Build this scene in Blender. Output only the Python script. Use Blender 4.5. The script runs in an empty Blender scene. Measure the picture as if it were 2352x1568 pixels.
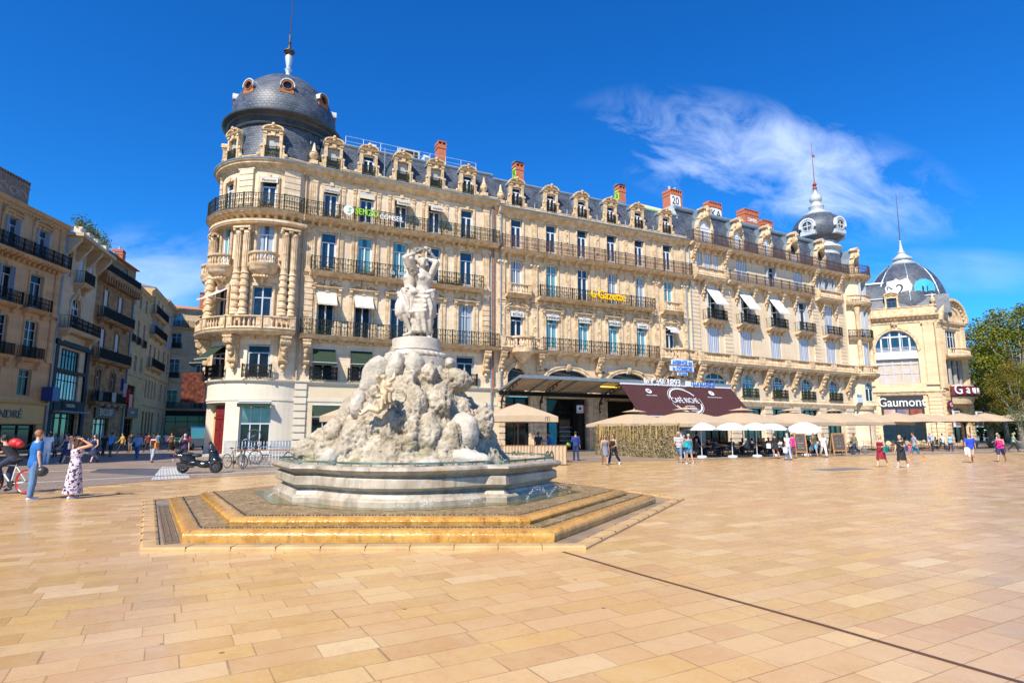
import bpy, bmesh, math, random
from mathutils import Vector, Matrix, noise
from math import sin, cos, pi, radians as RAD, atan2, hypot, sqrt, ceil
random.seed(7)
SC = bpy.context.scene
COL = SC.collection
# ------------------------------------------------------------------ camera
EYE = 1.7
PITCH = math.atan(208 / 1380)
cam = bpy.data.cameras.new('camera'); cam.lens = 36 * 1380 / 2352; cam.sensor_width = 36
cam.clip_start = .1; cam.clip_end = 3000
camo = bpy.data.objects.new('camera', cam); COL.objects.link(camo)
camo.location = (0, 0, EYE); camo.rotation_euler = (pi / 2 + PITCH, 0, 0)
SC.camera = camo
SC.render.resolution_x = 1024; SC.render.resolution_y = 682
SC.view_settings.view_transform = 'Standard'; SC.view_settings.look = 'None'
SC.view_settings.exposure = 0.62; SC.view_settings.gamma = 1
SC.render.engine = 'CYCLES'
# ------------------------------------------------------------------ sun and sky
SUN_H = (.423, .906); ELEV = RAD(45.5)
sl = bpy.data.lights.new('sun', 'SUN'); sl.energy = 5.0; sl.angle = RAD(.53); sl.color = (1, .915, .78)
so = bpy.data.objects.new('sun', sl); COL.objects.link(so)
so.rotation_euler = Vector((SUN_H[0] * cos(ELEV), SUN_H[1] * cos(ELEV), -sin(ELEV))).to_track_quat('-Z', 'Y').to_euler()
W = bpy.data.worlds.new('World'); SC.world = W; W.use_nodes = True
nt = W.node_tree; nt.nodes.clear()
class NG:
 """tiny node-graph helper"""
 def __init__(s, tree): s.t = tree
 def n(s, kind, **kw):
  nd = s.t.nodes.new(kind)
  ins = kw.pop('ins', {})
  for k, v in kw.items(): setattr(nd, k, v)
  for k, v in ins.items():
   if isinstance(v, bpy.types.NodeSocket): s.t.links.new(v, nd.inputs[k])
   else: nd.inputs[k].default_value = v
  return nd
 def math(s, op, a, b=0.0, c=None, clamp=False):
  nd = s.n('ShaderNodeMath', operation=op, use_clamp=clamp, ins={0: a, 1: b})
  if c is not None:
   if isinstance(c, bpy.types.NodeSocket): s.t.links.new(c, nd.inputs[2])
   else: nd.inputs[2].default_value = c
  return nd.outputs[0]
 def mix(s, f, a, b, mode='MIX'):
  nd = s.n('ShaderNodeMix', data_type='RGBA', blend_type=mode)
  for i, v in ((0, f), (6, a), (7, b)):
   if isinstance(v, bpy.types.NodeSocket): s.t.links.new(v, nd.inputs[i])
   else: nd.inputs[i].default_value = v if i == 0 else (v if len(v) == 4 else (*v, 1))
  return nd.outputs[2]
 def ramp(s, f, stops):
  nd = s.n('ShaderNodeValToRGB', ins={0: f}); e = nd.color_ramp.elements
  while len(e) < len(stops): e.new(.5)
  for k, (p, c) in enumerate(stops):
   e[k].position = p; e[k].color = (c, c, c, 1) if isinstance(c, (int, float)) else (*c, 1)
  return nd.outputs[0]
 def noise(s, vec, scale, detail=4, rough=.55, dist=0.):
  return s.n('ShaderNodeTexNoise', ins={'Vector': vec, 'Scale': scale, 'Detail': detail, 'Roughness': rough, 'Distortion': dist}).outputs['Fac']
 def sep(s, v): return s.n('ShaderNodeSeparateXYZ', ins={0: v}).outputs
 def com(s, x, y, z=0.): return s.n('ShaderNodeCombineXYZ', ins={0: x, 1: y, 2: z}).outputs[0]
g = NG(nt)
sky = g.n('ShaderNodeTexSky', sky_type='NISHITA', sun_disc=False, sun_elevation=ELEV,
          sun_rotation=math.atan2(-SUN_H[0], -SUN_H[1]) % (2 * pi), air_density=1.0, dust_density=.0, ozone_density=5.5, altitude=300)
tc = g.n('ShaderNodeTexCoord').outputs['Generated']
X, Y, Z = g.sep(tc)
hs = g.n('ShaderNodeHueSaturation', ins={'Hue': .508, 'Saturation': 1.25, 'Value': 1.0, 'Color': sky.outputs[0]}).outputs[0]
hs = g.mix(1., hs, (.32, .98, 1.20), 'MULTIPLY')
ay = g.math('MAXIMUM', Y, .05)
A = g.math('DIVIDE', X, ay); B = g.math('DIVIDE', Z, ay)
def cloud(ca, cb, ang, ra, rb, scale, stretch, lo, hi, seed):
 da = g.math('SUBTRACT', A, ca); db = g.math('SUBTRACT', B, cb)
 u = g.math('ADD', g.math('MULTIPLY', da, cos(ang)), g.math('MULTIPLY', db, sin(ang)))
 v = g.math('SUBTRACT', g.math('MULTIPLY', db, cos(ang)), g.math('MULTIPLY', da, sin(ang)))
 r = g.math('SQRT', g.math('ADD', g.math('POWER', g.math('DIVIDE', u, ra), 2.), g.math('POWER', g.math('DIVIDE', v, rb), 2.)))
 m = g.math('SUBTRACT', 1., r, clamp=True)
 nz = g.noise(g.com(g.math('MULTIPLY', u, 1. / stretch), v, seed), scale, 9, .62, .6)
 big = g.noise(g.com(u, g.math('MULTIPLY', v, 1.4), seed + 3.), scale * .3, 3, .5, .3)
 d = g.math('ADD', g.math('ADD', g.math('MULTIPLY', nz, .85), g.math('MULTIPLY', big, .55)), g.math('MULTIPLY', m, .16))
 d = g.ramp(d, [(lo, 0.), (hi, 1.)])
 return g.math('MULTIPLY', d, g.ramp(m, [(0., 0.), (.45, 1.)]))
c1 = cloud(.46, .465, -.26, .38, .13, 13., 1.7, .66, 1.02, 1.3)
c2 = cloud(-.66, .27, .03, .24, .10, 10., 3.2, .60, .95, 7.7)
c3 = cloud(.74, .27, -.02, .26, .05, 11., 4., .64, 1., 3.1)
tot = g.math('MAXIMUM', g.math('MULTIPLY', c1, .52), g.math('MAXIMUM', g.math('MULTIPLY', c2, .42), g.math('MULTIPLY', c3, .22)))
cl = g.mix(tot, hs, (6.6, 7.6, 9.2))
bg = g.n('ShaderNodeBackground', ins={0: cl, 1: .112})
nt.links.new(bg.outputs[0], g.n('ShaderNodeOutputWorld').inputs[0])
# ------------------------------------------------------------------ materials
MATS = {}
def mat(name, col, rough=.7, var=.0, vscale=1.5, bump=0., bscale=30., metal=0., col2=None, spec=.5, detail=5, coords='pos'):
 if name in MATS: return MATS[name]
 m = bpy.data.materials.new(name); m.use_nodes = True; t = m.node_tree; q = NG(t)
 p = t.nodes['Principled BSDF']; p.inputs['Roughness'].default_value = rough; p.inputs['Metallic'].default_value = metal
 p.inputs['Specular IOR Level'].default_value = spec
 if var or col2 or bump:
  P = q.n('ShaderNodeNewGeometry').outputs['Position'] if coords == 'pos' else q.n('ShaderNodeTexCoord').outputs['Object']
 if var or col2:
  f = q.noise(P, vscale, detail)
  f = q.ramp(f, [(.3, 0.), (.7, 1.)])
  a = [max(0, c * (1 - var)) for c in col]; b = col2 if col2 else [min(1, c * (1 + var)) for c in col]
  t.links.new(q.mix(f, a, b), p.inputs['Base Color'])
 else: p.inputs['Base Color'].default_value = (*col, 1)
 if bump:
  bn = q.n('ShaderNodeBump', ins={'Strength': bump, 'Distance': .03, 'Height': q.noise(P, bscale, 4)})
  t.links.new(bn.outputs[0], p.inputs['Normal'])
 MATS[name] = m; return m
def wallmat(name, col, d, bw=1.1, bh=.42, joint=.55, dirt=.5, var=.12, mortar=.012):
 """ashlar stone: block joints, tone variation per block, rain streaks"""
 if name in MATS: return MATS[name]
 m = bpy.data.materials.new(name); m.use_nodes = True; t = m.node_tree; q = NG(t); p = t.nodes['Principled BSDF']
 P = q.n('ShaderNodeNewGeometry').outputs['Position']; x, y, z = q.sep(P)
 s = q.math('ADD', q.math('MULTIPLY', x, d[0]), q.math('MULTIPLY', y, d[1]))
 v = q.com(s, z)
 br = q.n('ShaderNodeTexBrick', ins={'Vector': v, 'Color1': (0, 0, 0, 1), 'Color2': (1, 1, 1, 1), 'Mortar': (.5, .5, .5, 1), 'Scale': 1., 'Mortar Size': mortar, 'Mortar Smooth': .4, 'Bias': 0., 'Brick Width': bw, 'Row Height': bh})
 base = q.mix(q.math('MULTIPLY', br.outputs[0], 1.), [c * (1 - var) for c in col], [min(1, c * (1 + var)) for c in col])
 n1 = q.ramp(q.noise(P, .35, 5, .6), [(.35, 0.), (.75, 1.)])
 base = q.mix(q.math('MULTIPLY', n1, .35), base, [col[0] * .84, col[1] * .68, col[2] * .48])
 st = q.noise(q.com(q.math('MULTIPLY', s, 2.2), q.math('MULTIPLY', z, .12)), 1.6, 6, .65)
 st = q.ramp(st, [(.5, 0.), (.78, 1.)])
 base = q.mix(q.math('MULTIPLY', st, dirt), base, [col[0] * .42, col[1] * .36, col[2] * .30])
 base = q.mix(q.math('MULTIPLY', br.outputs[1], joint), base, [c * .55 for c in col])
 t.links.new(base, p.inputs['Base Color']); p.inputs['Roughness'].default_value = .85
 h = q.math('SUBTRACT', q.math('MULTIPLY', q.noise(P, 22., 5), .4), br.outputs[1])
 t.links.new(q.n('ShaderNodeBump', ins={'Strength': .5, 'Distance': .03, 'Height': h}).outputs[0], p.inputs['Normal'])
 MATS[name] = m; return m
DA = (.8975, .4410); DC = (.8670, .4983)
m_wallA = wallmat('stone_cream', (.70, .575, .415), DA, joint=.32, dirt=.42)
m_wallB = wallmat('stone_honey', (.67, .53, .36), DA, 1.2, .45, joint=.45, dirt=.5)
m_wallC = wallmat('stone_pale', (.70, .575, .415), DC, 2.4, .9, joint=.12, dirt=.36, var=.05)
m_trim = mat('stone_trim', (.45, .29, .14), .85, vscale=2.4, col2=(.73, .59, .41), bump=.6, bscale=14, detail=8)
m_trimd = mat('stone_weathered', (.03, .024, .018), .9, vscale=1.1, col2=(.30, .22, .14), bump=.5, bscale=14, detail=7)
m_carve = mat('stone_carved', (.36, .22, .10), .85, vscale=5., col2=(.72, .56, .36), bump=.9, bscale=12)
m_plaster = mat('plaster_cream', (.64, .53, .36), .8, .05, 1.2, .15, 40)
m_plaster2 = mat('plaster_white', (.64, .57, .45), .8, .04, 1.2, .1, 40)
m_plasty = mat('plaster_yellow', (.62, .42, .17), .8, .05, 1.2, .1, 40)
m_plinth = mat('plinth_grey_stone', (.36, .35, .32), .7, .15, 2.5, .3, 25)
m_iron = mat('wrought_iron', (.014, .014, .013), .7, .3, 6, spec=.2)
m_irong = mat('wrought_iron_green', (.010, .016, .011), .7, spec=.2, col2=(.035, .036, .016), vscale=5)
m_ironr = mat('wrought_iron_rusty', (.05, .022, .016), .55, col2=(.10, .05, .035), vscale=7)
m_white = mat('white_paint', (.66, .67, .69), .45)
m_greyp = mat('grey_blue_paint', (.42, .46, .52), .5)
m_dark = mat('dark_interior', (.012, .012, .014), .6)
m_zinc = mat('zinc', (.23, .29, .34), .42, .18, 3., .1, 8, metal=.35)
m_zincw = mat('zinc_pale', (.50, .53, .54), .45, .18, 2.5, .15, 8, metal=.2)
m_brick = None
def glass(name, col, rough=.06, spec=.8, curtain=None, var=0.):
 if name in MATS: return MATS[name]
 m = bpy.data.materials.new(name); m.use_nodes = True; t = m.node_tree; q = NG(t); p = t.nodes['Principled BSDF']
 p.inputs['Roughness'].default_value = rough; p.inputs['Specular IOR Level'].default_value = spec
 p.inputs['IOR'].default_value = 1.62
 P = q.n('ShaderNodeTexCoord').outputs['Object']
 if curtain:
  x, y, z = q.sep(P)
  w = q.n('ShaderNodeTexWave', wave_type='BANDS', bands_direction='X', ins={'Vector': P, 'Scale': 5., 'Distortion': 2., 'Detail': 1.}).outputs['Fac']
  cc = q.mix(w, [c * .6 for c in curtain], curtain)
  f = q.ramp(q.math('ABSOLUTE', x), [(.12, 0.), (.22, 1.)])
  t.links.new(q.mix(f, col, cc), p.inputs['Base Color'])
 else:
  f = q.ramp(q.noise(P, 1.2, 2), [(.4, 0.), (.6, 1.)])
  t.links.new(q.mix(f, [c * .5 for c in col], col), p.inputs['Base Color'])
 bn = q.n('ShaderNodeBump', ins={'Strength': .06, 'Distance': .02, 'Height': q.noise(P, 2.5, 2)})
 t.links.new(bn.outputs[0], p.inputs['Normal'])
 MATS[name] = m; return m
gl_street = glass('window_glass_street', (.012, .013, .015), .12, .2)
gl_dark = glass('window_glass_dark', (.014, .022, .032), .06, .5)
gl_blue = glass('window_glass_sky_tint', (.022, .05, .085))  # blue base colour stands in for sky reflected in the panes
gl_teal = glass('window_glass_teal_curtain', (.02, .10, .14), curtain=(.16, .42, .42))
gl_pale = glass('window_glass_pale_curtain', (.03, .06, .09), curtain=(.42, .46, .47))
gl_shop = glass('shop_glass', (.010, .011, .012), .08, .3)
gl_teals = glass('shop_glass_teal', (.01, .07, .075), .05)
def slate(name, scallop=False):
 m = bpy.data.materials.new(name); m.use_nodes = True; t = m.node_tree; q = NG(t); p = t.nodes['Principled BSDF']
 P = q.n('ShaderNodeTexCoord').outputs['UV']
 br = q.n('ShaderNodeTexBrick', ins={'Vector': P, 'Color1': (.035, .047, .068, 1), 'Color2': (.085, .105, .145, 1), 'Mortar': (.008, .01, .014, 1), 'Scale': 1., 'Mortar Size': .022, 'Mortar Smooth': .3, 'Brick Width': .26 if not scallop else .30, 'Row Height': .2 if not scallop else .22})
 n = q.ramp(q.noise(q.n('ShaderNodeNewGeometry').outputs['Position'], .9, 5, .6), [(.4, 0.), (.75, 1.)])
 t.links.new(q.mix(q.math('MULTIPLY', n, .5), br.outputs[0], (.16, .185, .22)), p.inputs['Base Color'])
 p.inputs['Roughness'].default_value = .5
 t.links.new(q.n('ShaderNodeBump', ins={'Strength': .6, 'Distance': .02, 'Height': q.math('SUBTRACT', br.outputs[0], br.outputs[1])}).outputs[0], p.inputs['Normal'])
 MATS[name] = m; return m
m_slate = slate('slate_tiles'); m_slates = slate('slate_fishscale', True)
def brickmat():
 m = bpy.data.materials.new('red_brick'); m.use_nodes = True; t = m.node_tree; q = NG(t); p = t.nodes['Principled BSDF']
 x, y, z = q.sep(q.n('ShaderNodeNewGeometry').outputs['Position'])
 br = q.n('ShaderNodeTexBrick', ins={'Vector': q.com(q.math('ADD', x, y), z), 'Color1': (.42, .09, .035, 1), 'Color2': (.55, .15, .06, 1), 'Mortar': (.30, .16, .11, 1), 'Scale': 1., 'Mortar Size': .012, 'Brick Width': .3, 'Row Height': .1})
 t.links.new(br.outputs[0], p.inputs['Base Color']); p.inputs['Roughness'].default_value = .85
 return m
m_brick = brickmat()
m_rooftile = mat('terracotta_tiles', (.38, .12, .05), .85, vscale=3, col2=(.55, .22, .10), bump=.8, bscale=9)
def paving():
 """polished limestone slabs in courses of random lengths"""
 m = bpy.data.materials.new('limestone_paving'); m.use_nodes = True; t = m.node_tree; q = NG(t); p = t.nodes['Principled BSDF']
 P = q.n('ShaderNodeNewGeometry').outputs['Position']; x, y, z = q.sep(P)
 u = q.math('ADD', q.math('MULTIPLY', x, .8686), q.math('MULTIPLY', y, .4955))
 v = q.math('SUBTRACT', q.math('MULTIPLY', y, .8686), q.math('MULTIPLY', x, .4955))
 r = q.math('DIVIDE', v, .31); row = q.math('FLOOR', r); fr = q.math('SUBTRACT', r, row)
 wn = q.n('ShaderNodeTexWhiteNoise', noise_dimensions='1D', ins={'W': row})
 ln = q.math('ADD', .48, q.math('MULTIPLY', wn.outputs['Value'], .26))
 uu = q.math('ADD', q.math('DIVIDE', u, ln), q.math('MULTIPLY', wn.outputs['Value'], 37.3))
 uu = q.math('ADD', uu, q.math('MULTIPLY', q.math('SINE', q.math('MULTIPLY', uu, 2.4)), .16))
 cid = q.math('FLOOR', uu); fu = q.math('SUBTRACT', uu, cid)
 w2 = q.n('ShaderNodeTexWhiteNoise', noise_dimensions='2D', ins={'Vector': q.com(row, cid)})
 eu = q.math('MULTIPLY', q.math('MINIMUM', fu, q.math('SUBTRACT', 1., fu)), .62)
 ev = q.math('MULTIPLY', q.math('MINIMUM', fr, q.math('SUBTRACT', 1., fr)), .335)
 e = q.math('MINIMUM', eu, ev)
 wob = q.math('MULTIPLY', q.noise(P, 30., 2), .004)
 jt = q.math('SUBTRACT', 1., q.ramp(q.math('DIVIDE', q.math('ADD', e, wob), .012), [(.25, 0.), (.85, 1.)]))
 jm = q.math('MULTIPLY', jt, q.ramp(q.noise(P, 1.7, 4), [(.35, .45), (.55, 1.)]))
 rc = q.n('ShaderNodeSeparateColor', ins={0: w2.outputs['Color']}).outputs
 c = q.ramp(w2.outputs['Value'], [(0., (.46, .27, .085)), (.2, (.57, .36, .115)), (.4, (.51, .31, .125)), (.6, (.62, .43, .19)), (.78, (.46, .26, .105)), (1., (.66, .50, .27))])
 c = q.mix(q.math('MULTIPLY', rc[1], .35), c, (.46, .27, .115))
 mot = q.noise(P, 7., 8, .65, .8)
 c = q.mix(q.ramp(mot, [(.45, 0.), (.72, .5)]), c, (.53, .39, .21))
 vein = q.ramp(q.math('ABSOLUTE', q.math('SUBTRACT', q.noise(P, 3.1, 9, .7, 1.5), .5)), [(0., .55), (.02, 0.)])
 c = q.mix(q.math('MULTIPLY', vein, .7), c, (.34, .19, .08))
 big = q.ramp(q.noise(P, .22, 4, .6), [(.4, 0.), (.7, 1.)])
 c = q.mix(q.math('MULTIPLY', big, .5), c, (.60, .335, .165))
 c = q.mix(q.ramp(q.noise(P, .6, 6, .7, .5), [(.48, 0.), (.68, .3)]), c, (.64, .49, .27))
 spot = q.n('ShaderNodeTexVoronoi', ins={'Vector': P, 'Scale': 1.5, 'Randomness': 1.})
 sp = q.ramp(spot.outputs['Distance'], [(.022, 1.), (.042, 0.)])
 c = q.mix(q.math('MULTIPLY', sp, .8), c, (.06, .045, .035))
 st2 = q.ramp(q.noise(P, 1.3, 9, .75, .4), [(.56, 0.), (.72, 1.)])
 c = q.mix(q.math('MULTIPLY', st2, .38), c, (.28, .19, .12))
 c = q.mix(q.math('MULTIPLY', jm, .72), c, (.12, .065, .035))
 t.links.new(c, p.inputs['Base Color'])
 rg = q.math('ADD', q.math('ADD', .12, q.math('MULTIPLY', q.noise(P, 4., 6), .22)), q.math('MULTIPLY', rc[0], .12))
 t.links.new(q.math('ADD', rg, q.math('MULTIPLY', jt, .4)), p.inputs['Roughness'])
 p.inputs['Specular IOR Level'].default_value = .5
 h = q.math('ADD', q.math('MULTIPLY', jt, -1.), q.math('MULTIPLY', q.noise(P, 45., 5), .12))
 h = q.math('ADD', h, q.math('MULTIPLY', rc[2], .5))
 t.links.new(q.n('ShaderNodeBump', ins={'Strength': .22, 'Distance': .006, 'Height': h}).outputs[0], p.inputs['Normal'])
 return m
m_paving = paving()
def setts(name, c1, c2, ang, bw, bh, mort, rough=.4):
 m = bpy.data.materials.new(name); m.use_nodes = True; t = m.node_tree; q = NG(t); p = t.nodes['Principled BSDF']
 P = q.n('ShaderNodeNewGeometry').outputs['Position']; x, y, z = q.sep(P)
 u = q.math('ADD', q.math('MULTIPLY', x, cos(ang)), q.math('MULTIPLY', y, sin(ang)))
 v = q.math('SUBTRACT', q.math('MULTIPLY', y, cos(ang)), q.math('MULTIPLY', x, sin(ang)))
 br = q.n('ShaderNodeTexBrick', ins={'Vector': q.com(u, v), 'Color1': (*c1, 1), 'Color2': (*c2, 1), 'Mortar': (*mort, 1), 'Scale': 1., 'Mortar Size': .012, 'Brick Width': bw, 'Row Height': bh})
 n = q.ramp(q.noise(P, .4, 5), [(.35, 0.), (.7, 1.)])
 t.links.new(q.mix(q.math('MULTIPLY', n, .4), br.outputs[0], [c * .6 for c in c1]), p.inputs['Base Color'])
 p.inputs['Roughness'].default_value = rough
 t.links.new(q.n('ShaderNodeBump', ins={'Strength': .3, 'Distance': .01, 'Height': q.math('ADD', q.noise(P, 30., 4), br.outputs[1])}).outputs[0], p.inputs['Normal'])
 return m
m_street = setts('street_paving', (.27, .205, .15), (.34, .26, .19), RAD(26), .6, .35, (.12, .09, .07), .42)
m_dkstone = mat('dark_paving_slabs', (.10, .095, .095), .4, .25, 3., .2, 30)
m_ltstone = setts('pale_tactile_paving', (.50, .50, .47), (.58, .57, .53), RAD(120), 9., .11, (.25, .25, .25), .5)
m_strip = mat('pale_stone_strip', (.52, .48, .42), .5, .12, 4., .1, 30)
# ------------------------------------------------------------------ tagging and hierarchy
WM = {}
def tag(o, label=None, cat=None, group=None, kind=None):
 if label: o['label'] = label
 if cat: o['category'] = cat
 if group: o['group'] = group
 if kind: o['kind'] = kind
 return o
def link(o, parent=None, M=None):
 M = M or Matrix.Identity(4)
 COL.objects.link(o); WM[o] = M
 if parent is not None:
  o.parent = parent; o.matrix_basis = WM[parent].inverted() @ M
 else: o.matrix_basis = M
 return o
def empty(name, loc, rz=0., label=None, cat=None, group=None, kind=None, M=None):
 o = bpy.data.objects.new(name, None); o.empty_display_size = .3
 link(o, None, M or (Matrix.Translation(loc) @ Matrix.Rotation(rz, 4, 'Z')))
 return tag(o, label, cat, group, kind)
def copy_tree(src, M, parent=None, label=None, kids=None):
 """copy a thing with its parts; M = world matrix of the copy"""
 c = src.copy(); COL.objects.link(c); c.parent = parent; WM[c] = M
 c.matrix_basis = (WM[parent].inverted() @ M) if parent is not None else M
 if label: c['label'] = label
 for ch in KIDS(src):
  copy_tree(ch, M @ WM[src].inverted() @ WM[ch], c)
 return c
def KIDS(o): return [k for k in WM if k.parent == o] if not hasattr(KIDS, 'f') else KIDS.f(o)
def children_of(o):
 return list(o.children)
KIDS.f = children_of
class MB:
 """mesh builder collecting shapes into ONE mesh"""
 def __init__(s): s.v = []; s.f = []; s.m = []; s.uv = {}; s.k = 0
 def add(s, vs, fs):
  b = len(s.v); s.v.extend([tuple(v) for v in vs])
  for f in fs: s.f.append([b + i for i in f]); s.m.append(s.k)
  return s
 def box(s, F, s0, s1, d0, d1, z0, z1):
  n = max(1, int(ceil(abs(s1 - s0) / F.step))) if F.step else 1
  vs = []
  for i in range(n + 1):
   t = s0 + (s1 - s0) * i / n
   vs += [F(t, d0, z0), F(t, d1, z0), F(t, d1, z1), F(t, d0, z1)]
  fs = [(3, 2, 1, 0), (4 * n, 4 * n + 1, 4 * n + 2, 4 * n + 3)]
  for i in range(n):
   a = 4 * i
   for j in range(4): fs.append((a + j, a + (j + 1) % 4, a + 4 + (j + 1) % 4, a + 4 + j))
  return s.add(vs, fs)
 def prof(s, F, s0, s1, pts):
  """closed profile [(d,z)] swept along s"""
  n = max(1, int(ceil(abs(s1 - s0) / F.step))) if F.step else 1; k = len(pts); vs = []
  for i in range(n + 1):
   t = s0 + (s1 - s0) * i / n; vs += [F(t, d, z) for d, z in pts]
  fs = [tuple(range(k - 1, -1, -1)), tuple(n * k + i for i in range(k))]
  for i in range(n):
   for j in range(k): fs.append((i * k + j, i * k + (j + 1) % k, (i + 1) * k + (j + 1) % k, (i + 1) * k + j))
  return s.add(vs, fs)
 def poly(s, F, pts, d0, d1):
  """polygon [(s,z)] extruded from d0 to d1"""
  k = len(pts); vs = [F(a, d0, b) for a, b in pts] + [F(a, d1, b) for a, b in pts]
  return s.add(vs, [tuple(range(k)), tuple(range(2 * k - 1, k - 1, -1))] + [(i, (i + 1) % k, k + (i + 1) % k, k + i) for i in range(k)])
 def side(s, F, pts, s0, s1):
  """polygon [(d,z)] extruded s0..s1 (no curving)"""
  k = len(pts); vs = [F(s0, a, b) for a, b in pts] + [F(s1, a, b) for a, b in pts]
  return s.add(vs, [tuple(range(k)), tuple(range(2 * k - 1, k - 1, -1))] + [(i, (i + 1) % k, k + (i + 1) % k, k + i) for i in range(k)])
 def tube(s, pts, r, k=6, closed=False):
  pts = [Vector(p) for p in pts]; n = len(pts); rs = r if isinstance(r, (list, tuple)) else [r] * n
  vs = []; up = Vector((0, 0, 1)); pa = None
  for i, p in enumerate(pts):
   t = (pts[(i + 1) % n] - pts[i - 1]) if closed else (pts[min(i + 1, n - 1)] - pts[max(i - 1, 0)])
   t.normalize()
   if pa is None:
    a = t.cross(up if abs(t.z) < .9 else Vector((1, 0, 0))).normalized()
   else:
    a = (pa - t * pa.dot(t)).normalized()
   pa = a; b = t.cross(a)
   vs += [p + (a * cos(2 * pi * j / k) + b * sin(2 * pi * j / k)) * rs[i] for j in range(k)]
  fs = []
  for i in range(n if closed else n - 1):
   i2 = (i + 1) % n
   for j in range(k): fs.append((i * k + j, i * k + (j + 1) % k, i2 * k + (j + 1) % k, i2 * k + j))
  if not closed: fs += [tuple(range(k - 1, -1, -1)), tuple((n - 1) * k + j for j in range(k))]
  return s.add(vs, fs)
 def lathe(s, c, pts, k=12, a0=0., a1=2 * pi):
  """profile [(r,z)] about vertical axis at c"""
  full = abs(a1 - a0 - 2 * pi) < 1e-6; n = k if full else k + 1; vs = []
  for r, z in pts:
   for j in range(n):
    a = a0 + (a1 - a0) * j / k; vs.append((c[0] + r * cos(a), c[1] + r * sin(a), c[2] + z))
  fs = []
  for i in range(len(pts) - 1):
   for j in range(k if full else n - 1):
    j2 = (j + 1) % n; fs.append((i * n + j, i * n + j2, (i + 1) * n + j2, (i + 1) * n + j))
  if full:
   if pts[0][0] > 1e-4: fs.append(tuple(range(n - 1, -1, -1)))
   if pts[-1][0] > 1e-4: fs.append(tuple((len(pts) - 1) * n + j for j in range(n)))
  return s.add(vs, fs)
 def ball(s, c, r, k=8, M=None):
  r = r if isinstance(r, (list, tuple)) else (r, r, r); vs = []; fs = []
  for i in range(1, k):
   for j in range(k + 2):
    a = pi * i / k; b = 2 * pi * j / (k + 2); vs.append(Vector((r[0] * sin(a) * cos(b), r[1] * sin(a) * sin(b), r[2] * cos(a))))
  n = k + 2; vs += [Vector((0, 0, r[2])), Vector((0, 0, -r[2]))]; T = len(vs) - 2
  for i in range(k - 2):
   for j in range(n): fs.append((i * n + j, (i + 1) * n + j, (i + 1) * n + (j + 1) % n, i * n + (j + 1) % n))
  for j in range(n): fs += [(T, j, (j + 1) % n), (T + 1, (k - 2) * n + (j + 1) % n, (k - 2) * n + j)]
  vs = [(M @ v if M else v) + Vector(c) for v in vs]
  return s.add(vs, fs)
 def merge(s, o, M):
  b = len(s.v); s.v.extend([tuple(M @ Vector(v)) for v in o.v])
  for f, k in zip(o.f, o.m): s.f.append([b + i for i in f]); s.m.append(k)
  return s
 def mesh(s, name, mats, smooth=False, fix=True):
  me = bpy.data.meshes.new(name); me.from_pydata(s.v, [], s.f)
  mats = mats if isinstance(mats, (list, tuple)) else [mats]
  for m in mats: me.materials.append(m)
  if len(mats) > 1: me.polygons.foreach_set('material_index', s.m)
  if fix:
   bm = bmesh.new(); bm.from_mesh(me); bmesh.ops.recalc_face_normals(bm, faces=bm.faces); bm.to_mesh(me); bm.free()
  if smooth:
   me.polygons.foreach_set('use_smooth', [True] * len(me.polygons))
   if smooth != 'all': me.set_sharp_from_angle(angle=RAD(40))
  me.update(); return me
 def build(s, name, mats, parent=None, M=None, smooth=False, fix=True):
  """link as ONE object. vertices are world coords unless M given"""
  return link(bpy.data.objects.new(name, s.mesh(name, mats, smooth, fix)), parent, M)
def top(name, mb, mats, base, label, cat, group=None, kind=None, smooth=False):
 """single-mesh thing whose verts are in world coords, origin moved to base"""
 T = Matrix.Translation(base); Ti = T.inverted(); mb.v = [tuple(Ti @ Vector(v)) for v in mb.v]
 o = mb.build(name, mats, None, T, smooth); return tag(o, label, cat, group, kind)
class Line:
 """straight facade frame: s along the wall, d outward, z up"""
 def __init__(s, P, d): s.P = Vector((P[0], P[1])); s.u = Vector((d[0], d[1])).normalized(); s.n = Vector((s.u.y, -s.u.x)); s.step = 0
 def __call__(s, a, d, z): q = s.P + s.u * a + s.n * d; return (q.x, q.y, z)
 def M(s, a, d, z):
  q = s(a, d, z); return Matrix.Translation(q) @ Matrix.Rotation(atan2(s.u.y, s.u.x), 4, 'Z')
class Arc:
 """curved facade; s = -R*theta so that s runs left to right"""
 def __init__(s, base, c, R): s.b = base; s.c = Vector(base(c[0], c[1], 0)[:2]); s.R = R; s.step = .45
 def dirs(s, a):
  th = -a / s.R; r = s.b.n * cos(th) - s.b.u * sin(th); t = s.b.u * cos(th) + s.b.n * sin(th); return r, t
 def __call__(s, a, d, z): r, t = s.dirs(a); q = s.c + r * (s.R + d); return (q.x, q.y, z)
 def M(s, a, d, z):
  r, t = s.dirs(a); return Matrix.Translation(s(a, d, z)) @ Matrix.Rotation(atan2(t.y, t.x), 4, 'Z')
class Loc:
 step = 0
 def __call__(s, a, d, z): return (a, -d, z)
LOC = Loc()
def ground(x, y, z=0.):
 """world point at height z seen at photo pixel (2352 wide)"""
 u = (x - 1176) / 1380; v = (784 - y) / 1380; c, s_ = cos(PITCH), sin(PITCH)
 dx, dy, dz = u, c - v * s_, s_ + v * c; t = (z - EYE) / dz
 return Vector((dx * t, dy * t, z))
CACHE = {}
def pre(key, fn):
 if key not in CACHE: CACHE[key] = fn()
 return CACHE[key]
def inst(name, me, parent, M): return link(bpy.data.objects.new(name, me), parent, M)
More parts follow.
